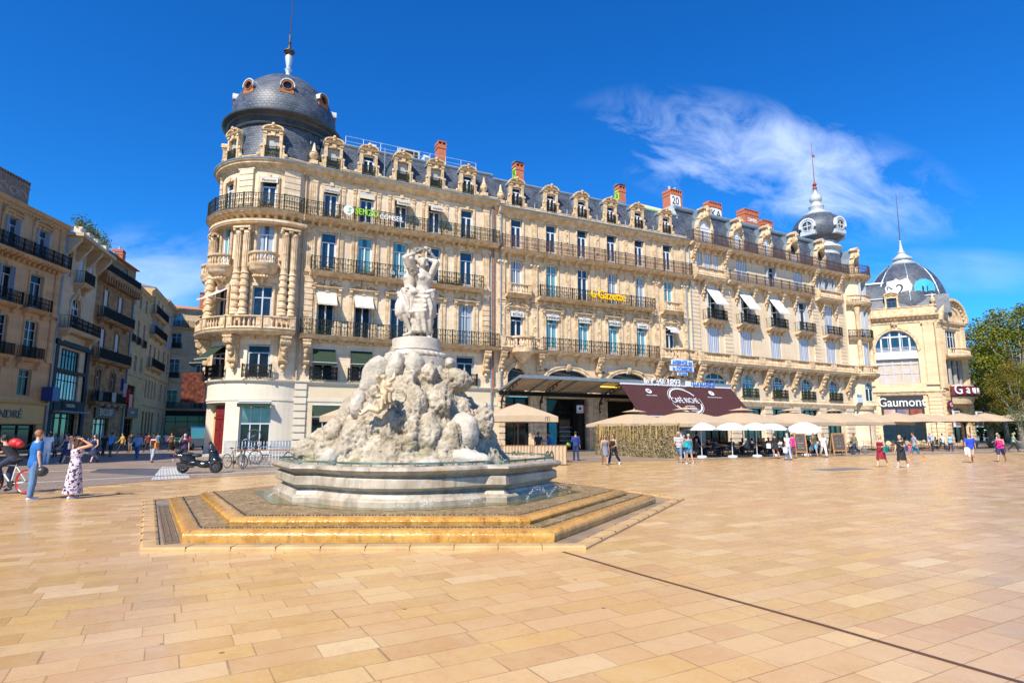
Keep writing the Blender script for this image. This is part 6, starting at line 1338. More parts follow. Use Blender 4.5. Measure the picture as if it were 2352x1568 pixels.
shop(bL, F, 4.7, .1, 3.95, 3.15, 2.5, gl_pale, m_iron, .3, 3); mb = MB(); mb.box(F, 2.5, 8.0, 0, .2, 3.35, 4.5); o = top('shop_fascia', mb, mat('sign_brown', (.07, .05, .035), .6), F(5.2, .1, 3.3), 'dark brown fascia with worn beige capitals on the sooty house', 'sign'); put_text('EXCLUSIF', 1.05, m_strip, F.M(5.2, .22, 3.95), o, .03, sx=.8, off=.02)
for k in range(4): part(bL, F, 'spot_lamp', 'spot', lambda: MB().ball((0, -.6, 0), (.35, .3, .12), 6).tube([(0, 0, .1), (0, -.5, .12)], .02, 4), m_zincw, 2.6 + k * 1.8, 0, 4.75)
mb = MB(); n = 6
for k, m_ in enumerate((m_navy, m_whitec, m_redS)):
 q = MB(); q.box(F, 6.7, 6.74, .9 + k * .35, 1.25 + k * .35, 6.6 - k * .7, 8.1 - k * .6);
 if k == 0: fl = q.build('flag', m_, None); tag(fl, 'drooping blue white and red flag on the balcony of the sooty house', 'flag')
 else: q.build('flag_stripe', m_, fl)
for s, w in ((1.6, 1.0), (5.2, 1.1)): mb = MB(); mb.box(F, s - w / 2, s + w / 2, .85, .9, 5.2, 6.3); top('banner', mb, m_gk if s < 2 else m_plinth, F(s, .88, 5.2), 'black square banner' + ' hung on the balcony %s' % ('at left' if s < 2 else 'in the middle'), 'banner', 'banners on the balcony')
mb = MB(); mb.box(F, 9.6, 10.6, .9, .98, 4.8, 6.4); top('banner', mb, m_redS, F(10, .9, 4.8), 'red and white notice sign at the right end of the balcony', 'sign')
pipe(bL, F, 10.6, 0, 20, m_zinc)
# d: pale yellow house
F = LF['d']; hs_ = []
for s in (.9, 4.0, 7.4): hs_ += [(s, 18.2, 1.1, 1.8), (s, 13.3, 1.1, 3.2), (s, 9.7, 1.4, 2.1)]
bL = house('d', 10.1, 20.8, hs_ + [(3.2, 4.9, 4.2, 2.9), (3.2, .1, 4.4, 3.4)], m_Ld, 'pale yellow house with plain tall windows')
for s in (.9, 4.0, 7.4): window(bL, F, s, 18.22, 1.06, 1.75, 'cross', gl_street, fm=m_greyp); window(bL, F, s, 13.32, 1.06, 3.15, 'cross', gl_street, fm=m_greyp); window(bL, F, s, 9.72, 1.36, 2.05, 'cross', gl_street, fm=m_greyp); small_rail(bL, F, s, 13.3, 1.5, .3)
window(bL, F, 3.2, 4.92, 4.16, 2.85, 'multi', gl_street, fm=m_iron); shop(bL, F, 3.2, .1, 4.36, 3.35, 2.6, gl_shop, m_iron, .3, 3); mb = MB(); mb.box(F, .9, 6.6, .1, .3, 3.6, 4.9); o = top('shop_fascia', mb, mat('sign_wood', (.10, .05, .03), .5), F(3.5, .2, 3.6), 'brown wooden fascia with small white and green lettering', 'sign'); put_text('gourmet', .55, m_white, F.M(3.5, .33, 4.3), o, .01)
cornice(bL, F, 0, 10.1, 20.5, [(0, -.2), (.3, 0), (.4, .3), (0, .35)], m=m_Ld); cornice(bL, F, 0, 10.1, 9.0, [(0, 0), (.1, .05), (.1, .25), (0, .3)], m=m_Ld, name='string_course')
chimney(bL, F, 1.5, -2.5, 21, 25.2, 1.4, 1.2, False, pots=1); q = chimney(bL, F, 5.6, -3, 21, 23.9, 2.6, 1.0, False); mb = MB(); mb.box(F, -1.6, .4, -2.4, -2.2, 21.5, 24.4); o = mb.build('painted_chimney_wall', m_gb, bL); graffiti(o, F.M(-.6, -2.18, 23), 1.6, 2.0, 'H', None, m_gw, 3); pipe(bL, F, .1, 0, 20.5, m_zinc)
# e and f
F = LF['e']; hs_ = []
for s in (2.2, 5.4, 8.6): hs_ += [(s, 19.1, 1.2, 2.6), (s, 16.1, 1.2, 2.3), (s, 11.3, 1.3, 3.2, .5)]
for s in (1.3, 3.5, 5.7, 7.9): hs_ += [(s, 6.6, 1.1, 2.7), (s, .4, 1.3, 4.3)]
bL = house('e', 10.6, 22.6, hs_, m_Le, 'tan stone house with three tiers of dark balconies in the curve of the street', m_zinc)
for i, s in enumerate((2.2, 5.4, 8.6)): window(bL, F, s, 19.12, 1.16, 2.55, 'cross', gl_blue, fm=m_greyp); window(bL, F, s, 16.12, 1.16, 2.25, 'cross', gl_street, fm=m_greyp, extra='open'); window(bL, F, s, 11.32, 1.26, 3.15, 'cross', gl_street, rise=.5, fm=m_greyp)
for s in (1.3, 3.5, 5.7, 7.9): window(bL, F, s, 6.62, 1.06, 2.65, 'none', gl_pale, fm=m_greyp); window(bL, F, s, .42, 1.26, 4.25, 'none', gl_shop, fm=m_iron)
for z in (18.9, 15.9, 11.1): balcony(bL, F, .4, 10.2, z, .8, .2, [1, 5, 9.4], 'iron', m_iron, 1.2, 'bars', cw=.3, ch=.4, sm=m_Le)
cornice(bL, F, 0, 10.6, 9.8, BAND, m=m_Le, name='string_course'); cornice(bL, F, 0, 10.6, 5.4, BAND, m=m_Le, name='string_course'); cornice(bL, F, 0, 10.6, 22.3, [(0, -.2), (.3, 0), (.4, .3), (0, .35)], m=m_Le)
F = LF['f']; hs_ = [(s, z, 1.2, h) for s in (2.2, 6.2) for z, h in ((6.6, 2.7), (11.3, 3.4), (15.6, 2.2), (19.4, 1.8), (.4, 4.3))]
bL = house('f', 8.5, 23.0, hs_, m_Lf, 'greyish stone house with pale shutters at the end of the curve')
for s, z, w, h in hs_: window(bL, F, s, z + .02, w - .04, h - .05, 'cross', gl_street, fm=m_greyp, extra='open' if z > 14 else None)
cornice(bL, F, 0, 8.5, 9.8, BAND, m=m_Lf, name='string_course'); cornice(bL, F, 0, 8.5, 5.4, BAND, m=m_Lf, name='string_course'); cornice(bL, F, 0, 8.5, 22.7, [(0, -.2), (.5, 0), (.6, .3), (0, .35)], m=m_Lf)
F = LF['g']; hs_ = [(s, z, 1.6, h) for s in (1.5, 5.6, 9.5) for z, h in ((5.8, 3.2), (11.0, 3.4), (16.2, 2.7), (20.1, 2.1))]
bL = house('g', 16, 23.3, hs_ + [(6, .1, 11, 4.6)], m_Lg, 'sunlit cream stone house closing the side street with a terracotta roof', roofh=1.6)
for s, z, w, h in hs_: window(bL, F, s, z + .02, w - .04, h - .05, 'cross', gl_teal if z > 20 and s < 2 else gl_street, fm=m_greyp, extra='open' if 10 < z < 19 and s > 1 and z > 16 else None, sur='block', sm=m_Lg)
for z in (19.95, 5.7): balcony(bL, F, .2, 15.5, z, .8, .2, [], 'iron', m_iron, 1.1, 'plain', sm=m_Lg)
for s in (1.5, 5.6): small_rail(bL, F, s, 11.0, 1.8); small_rail(bL, F, s, 16.2, 1.8)
cornice(bL, F, 0, 16, 15.2, BAND, m=m_Lg, name='string_course'); cornice(bL, F, 0, 16, 10.2, BAND, m=m_Lg, name='string_course'); cornice(bL, F, 0, 16, 23.0, BIGC, m=m_Lg)
shop(bL, F, 6, .1, 10.9, 4.5, 3.4, gl_shop, m_iron, .3, 6); mb = MB(); mb.box(F, 0, 13, 0, .5, 4.5, 5.3); top('shop_fascia', mb, m_iron, F(6, .2, 4.5), 'long black fascia at the end of the side street', 'sign'); chimney(bL, F, 5.0, -2.5, 24, 26.6, .9, .9, True)
mb = MB(); mb.box(F, -.3, 1.8, .3, 1.6, 4.2, 4.26); top('awning', mb, m_white, F(.7, 1, 4.2), 'thin white lit awning edge at the end of the street', 'awning')
LF['z'] = Line((-31, 19), (-.03, 1)); hs_ = [(s, z, 1.4, 2.6) for s in (2, 5.5, 9) for z in (5, 9.5, 14)]  # out-of-frame house, added to throw shadow across the street mouth
bL = house('z', 12, 20.5, hs_, lwall('z', (.60, .46, .30)), 'unseen tall stone house added left of the camera to shade the side street')
for s, z, w, h in hs_: window(bL, LF['z'], s, z + .02, 1.36, 2.55, 'cross', gl_street, fm=m_greyp, sur='block', sm=m_La)
# brown banner on the corner building
o = RO.M(T(96), 1.0, 5.0); mb = MB(); mb.box(LOC, -.9, .9, -.01, .01, 0, 2.3); b_ = inst('banner', mb.mesh('banner', mat('brown_banner', (.035, .010, .008), .7, vscale=4., col2=(.16, .05, .03), spec=.1)), None, Matrix.Translation(RO(T(98), 1.0, 3.9)) ); tag(b_, 'brown patterned banner hanging left of the round tower', 'banner')
# ------------------------------------------------------------------ fountain
def offs(pl, o):
 n = len(pl); out = []
 for i in range(n):
  a, b, c = Vector(pl[i - 1]), Vector(pl[i]), Vector(pl[(i + 1) % n]); u = (b - a).normalized(); v = (c - b).normalized()
  n1 = Vector((u.y, -u.x)); n2 = Vector((v.y, -v.x)); m = (n1 + n2); m = m / max(.35, m.length_squared / 2); out.append(b + m * o)
 return out
def ringsweep(mb, plan, prof, cap=False):
 R_ = [offs(plan, o) for o, z in prof]; n = len(plan); k = len(prof); vs = []
 for j in range(k): vs += [(p.x, p.y, prof[j][1]) for p in R_[j]]
 fs = []
 for j in range(k - 1):
  for i in range(n): fs.append((j * n + i, j * n + (i + 1) % n, (j + 1) * n + (i + 1) % n, (j + 1) * n + i))
 if cap: fs.append(tuple((k - 1) * n + i for i in range(n)))
 mb.add(vs, fs); return mb
def smoothobj(o, ang=40): o.data.polygons.foreach_set('use_smooth', [True] * len(o.data.polygons)); o.data.set_sharp_from_angle(angle=RAD(ang)); return o
def subd(plan, n=1, cr=.0):
 out = []
 for i in range(len(plan)):
  a, b = Vector(plan[i]), Vector(plan[(i + 1) % len(plan)]); out += [tuple(a + (b - a) * k / n) for k in range(n)]
 return out
fo = empty('fountain', (-2.3, 15, 0), 0, 'big stone fountain of hexagonal wet steps, bowed marble basin and craggy rock mound', 'fountain')
KB = [(-5.34, 8.97), (1.08, 9.12), (4.4, 15.75), (1.2, 21.6), (-5.6, 21.5), (-9.2, 15.42)]
S1 = [(-5.08, 9.62), (.65, 9.68), (3.45, 14.9), (.6, 20.0), (-5.2, 19.9), (-8.0, 14.45)]
S2 = [(-4.60, 10.14), (.29, 10.22), (2.75, 14.9), (.3, 19.3), (-4.6, 19.2), (-7.26, 14.4)]
m_kerb = mat('ochre_kerb_stone', (.50, .32, .14), .45, .22, 2., .25, 20)
def wetm(name, c1, c2, rough, bs, bstr, vor=False, stain=None):
 m = bpy.data.materials.new(name); m.use_nodes = True; t = m.node_tree; q = NG(t); p = t.nodes['Principled BSDF']; P = q.n('ShaderNodeNewGeometry').outputs['Position']
 x, y, z = q.sep(P)
 c = q.mix(q.ramp(q.noise(P, 3.5, 7, .7), [(.38, 0.), (.62, 1.)]), c1, c2)
 if stain: c = q.mix(q.ramp(q.noise(q.com(q.math('MULTIPLY', x, 9.), q.math('MULTIPLY', y, 9.), z), 1.3, 6, .7), [(.55, 0.), (.68, .8)]), c, stain)
 if vor:
  v = q.n('ShaderNodeTexVoronoi', ins={'Vector': P, 'Scale': 11.}); h = q.math('MULTIPLY', v.outputs['Distance'], -1.)
  c = q.mix(q.ramp(v.outputs['Distance'], [(.25, 0.), (.6, .5)]), c, [k * .3 for k in c1])
  c = q.mix(q.math('MULTIPLY', q.n('ShaderNodeSeparateColor', ins={0: v.outputs['Color']}).outputs[0], .45), c, (.22, .17, .11))
 else: h = q.noise(P, bs, 4)
 h = q.math('ADD', h, q.math('MULTIPLY', q.noise(q.com(x, q.math('MULTIPLY', y, 3.)), 14., 3), .8))
 t.links.new(c, p.inputs['Base Color']); p.inputs['Roughness'].default_value = rough; p.inputs['Specular IOR Level'].default_value = .25 if vor else .65
 p.inputs['Coat Weight'].default_value = .1 if vor else .35; p.inputs['Coat Roughness'].default_value = .10
 bn = q.n('ShaderNodeBump', ins={'Strength': bstr, 'Distance': .02, 'Height': h}).outputs[0]; t.links.new(bn, p.inputs['Normal']); t.links.new(bn, p.inputs['Coat Normal'])
 return m
m_gold = wetm('wet_golden_stone', (.42, .19, .025), (.58, .33, .07), .25, 25., .5, stain=(.16, .075, .02))
m_peb = wetm('wet_pebbles', (.24, .15, .055), (.52, .36, .17), .42, 30., 1., True)
m_alg = mat('green_algae_water', (.07, .08, .018), .08, vscale=5., col2=(.16, .15, .06), bump=.25, bscale=14)
m_wetd = mat('wet_dark_stone', (.15, .135, .12), .4, vscale=1.3, col2=(.42, .28, .14), bump=.2)
mb = MB(); ringsweep(mb, subd(KB, 12), [(0, 0), (0, .035), (-.03, .06), (-.2, .064), (-.24, .045), (-.25, .0)]); mb.k = 1
for i in range(6):
 a, b = Vector(KB[i]), Vector(KB[(i + 1) % 6]); d = (b - a).normalized(); L = (b - a).length
 for k in range(1, 10): p = a + d * L * k / 10; F_ = Line(p, d); mb.box(F_, -.003, .003, -.24, .003, 0, .0655)
mb.build('kerb', [m_kerb, mat('joint_dark', (.08, .05, .03), .9)], fo)
mb = MB(); p = offs(KB, -.24); mb.add([(v.x, v.y, .012) for v in p], [tuple(range(6))]); mb.build('gutter', m_wetd, fo, fix=False)
mb = MB(); a, b = Vector(S1[5]), Vector(S1[0]); d = (b - a).normalized(); F_ = Line(a, d); L = (b - a).length
for k in range(3): mb.box(F_, .1, L - .1, .05 + k * .09, .06 + k * .09, .013, .04)
for k in range(int(L / .07)): mb.box(F_, .1 + k * .07, .112 + k * .07, .03, .25, .013, .03)
mb.build('grate', mat('rusty_grate', (.20, .15, .10), .5, .3, 9), fo)
rp = lambda z0, z1, r=.11: [(0, z0), (.02, z0 + (z1 - z0) * .5)] + [(-r + (r + .02) * cos(a), z1 - r * .9 + r * .9 * sin(a)) for a in [pi / 2 * k / 5 for k in range(1, 6)]] + [(-.2, z1 + .001)]
for S_, z0, z1 in ((S1, .0, .20), (S2, .19, .32)):
 mb = MB(); ringsweep(mb, S_, rp(z0, z1)); smoothobj(mb.build('step', m_gold, fo))
mb = MB(); p = offs(S1, -.19); mb.add([(v.x, v.y, .198) for v in p], [tuple(range(6))]); mb.build('pebble_bed', m_peb, fo, fix=False)
mb = MB(); p = offs(S2, -.19); mb.add([(v.x, v.y, .318) for v in p], [tuple(range(6))]); mb.build('pebble_bed', m_peb, fo, fix=False)
mb = MB(); rnd = random.Random(5)
for S_, z in ((S1, .203), (S2, .323)):
 for i in (5, 0, 1):
  p_ = offs(S_, -.24); a, b = p_[i], p_[(i + 1) % 6]; n = int((b - a).length / .055)
  for k in range(n):
   for row in range(1): c = a + (b - a) * (k + rnd.random() * .6) / n; nn_ = (b - a).normalized(); c = c + Vector((-nn_.y, nn_.x)) * (row * .07 + rnd.random() * .02); mb.ball((c.x, c.y, z), (rnd.uniform(.012, .018), rnd.uniform(.014, .022), .012), 3)
tag(mb.build('pebbles', mat('dark_wet_pebbles', (.06, .045, .03), .15, .5, 20.), fo), kind='stuff')
# basin
BC_ = Vector((-2.25, 14.95)); ap, bp = 4.2, 2.3
def hexplan(a, b):
 pts = []; da = .2887 * (a + 2 * b); db = .2887 * (b + 2 * a)
 for k in range(3):
  for ang, ln, d in ((-90 + 120 * k, a, da), (-30 + 120 * k, b, db)):
   t = Vector((-sin(RAD(ang)), cos(RAD(ang)))); c = Vector((cos(RAD(ang)), sin(RAD(ang)))) * d
   if ln == a:
    pts += [c - t * ln / 2, c - t * (ln / 2 - .40)]; w = ln / 2 - .40; base = c
    for j in range(1, 16): u = -w + 2 * w * j / 16; pts.append(base + t * u * .995 + Vector((cos(RAD(ang)), sin(RAD(ang)))) * (.92 * (1 - (u / w) ** 2)))
    pts += [c + t * (ln / 2 - .40), c + t * ln / 2]
 return [tuple(p + BC_) for p in pts]
HP = hexplan(ap, bp)
m_marble = mat('weathered_marble', (.46, .40, .32), .5, vscale=1.6, col2=(.66, .62, .55), bump=.25, bscale=12, detail=8)
def marb():
 m = bpy.data.materials.new('marble_basin'); m.use_nodes = True; t = m.node_tree; q = NG(t); p = t.nodes['Principled BSDF']; P = q.n('ShaderNodeNewGeometry').outputs['Position']; x, y, z = q.sep(P)
 c = q.mix(q.ramp(q.noise(P, 1.8, 8, .65), [(.35, 0.), (.65, 1.)]), (.28, .23, .165), (.52, .46, .36))
 c = q.mix(q.ramp(q.noise(P, 1.1, 5, .6, 1.), [(.55, 0.), (.68, .85)]), c, (.42, .26, .12))
 c = q.mix(q.ramp(q.noise(q.com(q.math('MULTIPLY', x, 6.), q.math('MULTIPLY', y, 6.), q.math('MULTIPLY', z, .8)), 1., 6, .7), [(.5, 0.), (.70, .75)]), c, (.14, .12, .09))
 t.links.new(c, p.inputs['Base Color']); p.inputs['Roughness'].default_value = .42; t.links.new(q.n('ShaderNodeBump', ins={'Strength': .35, 'Distance': .02, 'Height': q.noise(P, 16., 6)}).outputs[0], p.inputs['Normal']); return m
mb = MB(); ringsweep(mb, HP, [(.08, .29), (.08, .41), (.05, .45), (.0, .47), (-.03, .53), (-.10, .545), (-.11, .575), (-.05, .60), (-.04, .62), (.02, .635), (.045, .66), (.04, .81), (.0, .845), (-.045, .85), (-.045, .885), (.04, .895), (.11, .94), (.15, .98), (.14, 1.02), (.09, 1.05), (.0, 1.055), (-.16, 1.05), (-.2, 1.02), (-.2, .9)])
smoothobj(mb.build('basin', marb(), fo), 35)
mb = MB(); ringsweep(mb, HP, [(-.19, .985), (-.25, .985)], True); m_water = mat('water', (.05, .07, .05), .04, bump=.3, bscale=5); tag(mb.build('basin_water', m_water, fix=False), 'thin pool of water inside the marble basin', kind='structure')
mb = MB(); p = offs(HP, .14); pp = offs(HP, .5); n = len(HP); mb.add([(v.x, v.y, .324) for v in p] + [(v.x + .06 * sin(i * 1.7), v.y + .06 * cos(i * 2.3), .324) for i, v in enumerate(pp)], [(i, (i + 1) % n, n + (i + 1) % n, n + i) for i in range(n)]); mb.build('algae_ring', m_alg, fo, fix=False)
m_verd = mat('verdigris_bronze', (.03, .035, .03), .5, vscale=4., col2=(.16, .26, .22))
mb = MB(); ringsweep(mb, HP, [(-.03, 1.09), (-.015, 1.09), (-.015, 1.13), (-.03, 1.13), (-.03, 1.09)]); p = offs(HP, -.022)
for i in range(n):
 a, b = p[i], p[(i + 1) % n]
 for k in range(max(1, int((b - a).length / .45))): c = a + (b - a) * k / max(1, int((b - a).length / .45)); mb.tube([(c.x, c.y, 1.03), (c.x, c.y, 1.1)], .012, 5) if (b - a).length > .3 or i % 2 else None
mb.build('rim_rail', m_verd, fo)
def remesh(mb, vox, sm=4, name='m', decim=None):
 me = mb.mesh(name, []); me.materials.clear(); o = bpy.data.objects.new(name, me); COL.objects.link(o); md = o.modifiers.new('r', 'REMESH'); md.mode = 'VOXEL'; md.voxel_size = vox; md.use_smooth_shade = True
 if sm: s_ = o.modifiers.new('s', 'SMOOTH'); s_.iterations = sm; s_.factor = .5
 if decim: d_ = o.modifiers.new('d', 'DECIMATE'); d_.ratio = decim
 dg = bpy.context.evaluated_depsgraph_get(); dg.update(); r = bpy.data.meshes.new_from_object(o.evaluated_get(dg)); bpy.data.objects.remove(o); bpy.data.meshes.remove(me); r.name = name; r.polygons.foreach_set('use_smooth', [True] * len(r.polygons)); return r
def displace(me, fn):
 me.update(); ns = [v.normal.copy() for v in me.vertices]
 for v, nn in zip(me.vertices, ns): v.co = v.co + nn * fn(v.co)
 me.update()
RC = Vector((-2.42, 14.95, 0))
PL = [(1.0, 2.84), (1.24, 2.63), (1.43, 2.37), (1.74, 2.2), (2.12, 2.08), (2.39, 1.94), (2.6, 1.74), (2.84, 1.5), (3.13, 1.28), (3.4, .92), (3.55, .74)]
PR = [(1.0, 2.5), (1.3, 2.3), (1.65, 2.08), (2.0, 1.93), (2.3, 1.66), (2.55, 1.52), (2.84, 1.38), (3.08, 1.18), (3.3, .96), (3.55, .72)]
def ip(P_, z):
 for (a, ra), (b, rb) in zip(P_, P_[1:]):
  if z <= b: return ra + (rb - ra) * max(0, (z - a) / (b - a))
 return P_[-1][1]
def rr(th, z): k = (1 + cos(th)) / 2; f = ip(PR, z) * k + ip(PL, z) * (1 - k); return f * (1 - .10 * abs(sin(th)))
mb = MB(); vs = []; N = 48; ZZ = [.85, 1.0, 1.3, 1.6, 1.9, 2.2, 2.5, 2.8, 3.1, 3.35, 3.5]
for z in ZZ:
 for i in range(N): a = 2 * pi * i / N; r = rr(a, z) - (.19 if z > 1.8 else .14); vs.append((RC.x + r * cos(a), RC.y + r * sin(a), z))
fs = [(j * N + i, j * N + (i + 1) % N, (j + 1) * N + (i + 1) % N, (j + 1) * N + i) for j in range(len(ZZ) - 1) for i in range(N)] + [tuple(range(N))[::-1], tuple((len(ZZ) - 1) * N + i for i in range(N))]
mb.add(vs, fs); rnd = random.Random(11)
for i in range(64):
 th = 2 * pi * i * .618; z = rnd.uniform(1.05, 3.3); r = rr(th, z) - .33 - (.09 if z > 1.8 else 0); sz = rnd.uniform(.18, .34) * (1.1 if z < 2.2 else .85)
 M_ = Matrix.Rotation(-.42 * cos(th) + rnd.uniform(-.12, .12), 3, 'Y') @ Matrix.Rotation(.42 * sin(th), 3, 'X'); mb.ball((RC.x + r * cos(th), RC.y + r * sin(th), z), (sz, sz * .9, sz * rnd.uniform(1.3, 2.3)), 7, M_)
def rx(px, py, dy=0.): # rock-detail coordinates to world
 X_ = -2.42 + (px - 1230) * .00239; Z_ = 1.0 + (1270 - py) * .00239; w = rr(-pi / 2, Z_); k = min(.98, abs(X_ - RC.x) / (rr(0 if X_ > RC.x else pi, Z_) + .05)); return Vector((X_, RC.y - w * sqrt(1 - k * k) + dy, Z_))
for px, py, hw, hh in ((1130, 1010, 95, 260), (820, 1060, 170, 220), (560, 1010, 120, 170), (1350, 1080, 90, 260), (1480, 1020, 110, 240), (1700, 1060, 110, 200), (1330, 720, 120, 200), (1560, 700, 120, 180), (1680, 460, 170, 140), (300, 1150, 200, 120), (980, 620, 120, 110), (1960, 900, 110, 220), (1430, 420, 100, 110), (1250, 560, 90, 190), (1000, 930, 90, 120)):
 c = rx(px, py, .27); mb.ball(tuple(c), (hw * .00239, .32, hh * .00239), 10)
rk = remesh(mb, .028, 2, 'rock_mound')
def rdisp(c):
 v = noise.voronoi(c * 3.2)[0]; f = noise.fractal(c * 2.6, .8, 2.1, 5); g_ = noise.ridged_multi_fractal(Vector((c.x * 2.2, c.y * 2.2, c.z * 1.1)), .9, 2., 4, 1., 2.)
 pit = noise.noise(c * 11.); w2 = noise.voronoi(Vector((c.x, c.y, c.z * .6)) * 1.6)[0]; return .075 * min(.25, w2[1] - w2[0]) + .05 * min(.3, v[1] - v[0]) + .045 * f + .035 * (g_ - 1.2) + .022 * pit + .018 * noise.noise(c * 23.) - (.035 if noise.noise(c * 5.) > .38 else 0) - (.022 if noise.noise(c * 12.) > .36 else 0) - .03
displace(rk, rdisp)
def rockm():
 m = bpy.data.materials.new('craggy_limestone'); m.use_nodes = True; t = m.node_tree; q = NG(t); p = t.nodes['Principled BSDF']; G_ = q.n('ShaderNodeNewGeometry'); P = G_.outputs['Position']; x, y, z = q.sep(P)
 c = q.mix(q.ramp(q.noise(P, 2.2, 8, .7), [(.36, 0.), (.62, 1.)]), (.30, .245, .165), (.55, .48, .37))
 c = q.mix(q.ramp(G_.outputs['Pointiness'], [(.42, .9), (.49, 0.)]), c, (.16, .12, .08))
 c = q.mix(q.ramp(q.noise(P, 9., 6, .8), [(.55, 0.), (.70, .6)]), c, (.20, .16, .11))
 mz = q.math('MULTIPLY', q.ramp(q.noise(P, 1.3, 4), [(.54, 0.), (.68, 1.)]), q.ramp(q.math('DIVIDE', z, 4.), [(.33, 1.), (.5, 0.)]))
 c = q.mix(q.math('MULTIPLY', mz, .7), c, (.17, .16, .035)); t.links.new(c, p.inputs['Base Color']); p.inputs['Roughness'].default_value = .9
 t.links.new(q.n('ShaderNodeBump', ins={'Strength': 1., 'Distance': .04, 'Height': q.math('ADD', q.noise(P, 13., 8, .7), q.math('MULTIPLY', q.noise(P, 45., 4), .4))}).outputs[0], p.inputs['Normal']); return m
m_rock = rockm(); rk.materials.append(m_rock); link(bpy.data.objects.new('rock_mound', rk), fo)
m_bould = mat('smooth_limestone', (.34, .30, .24), .85, vscale=3.4, col2=(.54, .49, .41), bump=1., bscale=14, detail=7)
for px, py, hw, hh, rot, sh in ((890, 440, 125, 240, .28, 1), (1095, 350, 88, 158, .1, 1), (1290, 325, 100, 150, -.35, 1), (770, 725, 88, 128, .15, 1), (1790, 975, 140, 180, -.1, 1), (1850, 1215, 215, 85, .1, 1), (620, 1225, 85, 85, .3, 1), (1610, 285, 55, 60, 0, 1), (1500, 1255, 130, 62, 0, 1)):
 mb = MB(); mb.ball((0, 0, 0), (hw * .00239, .26, hh * .00239), 20); me = mb.mesh('boulder', m_bould, 'all'); displace(me, lambda c: .08 * noise.fractal(c * 2.6 + Vector((px, 0, 0)), 1., 2., 5) + .02 * noise.noise(c * 9)); link(bpy.data.objects.new('boulder', me), fo, Matrix.Translation(rx(px, py, .17)) @ Matrix.Rotation(rot, 4, 'Y'))
m_stat = mat('carved_white_marble', (.36, .31, .25), .6, vscale=2.6, col2=(.58, .53, .45), bump=.3, bscale=18, detail=7)
mb = MB(); mb.lathe((RC.x, RC.y + .1, 3.2), [(.78, 0), (.78, .30), (.74, .32), (.72, .34)], 40); mb.lathe((RC.x, RC.y + .1, 3.2), [(.66, .40), (.62, .46), (.60, .5), (.62, .52), (.60, .62), (.61, .76), (.60, .80), (.45, .84), (0, .84)], 40)
for i in range(30): a = 2 * pi * i / 30; mb.ball((RC.x + .73 * cos(a), RC.y + .1 + .73 * sin(a), 3.58), (.10, .05, .055), 6, Matrix.Rotation(a + pi / 2, 3, 'Z') @ Matrix.Rotation(.5, 3, 'Y'))
mb.build('pedestal', m_stat, fo, None, 'sm')
# water jets round the basin foot
mb = MB(); rnd = random.Random(3)
for bx, by, w, h, n in ((.3, 12.95, .5, .26, 90), (.85, 13.9, .5, .22, 60), (1.2, 15., .5, .2, 50), (-.85, 12.0, .35, .16, 50), (-1.7, 11.45, .3, .12, 30), (-2.2, 11.3, .25, .1, 20), (-5.3, 13.4, .8, .2, 80)):
 for i in range(n): t = rnd.random(); mb.ball((bx + w * t + rnd.gauss(0, .01), by + w * .5 * t * (1 if bx > 0 else .1) + rnd.gauss(0, .03), .31 + h * 4 * t * (1 - t) * rnd.uniform(.6, 1.05)), rnd.uniform(.003, .007), 3)
tag(mb.build('water_spray', mat('water_drops', (.9, .92, .95), .1)), 'fine arcs of water drops at the foot of the basin', 'water spray', kind='stuff')
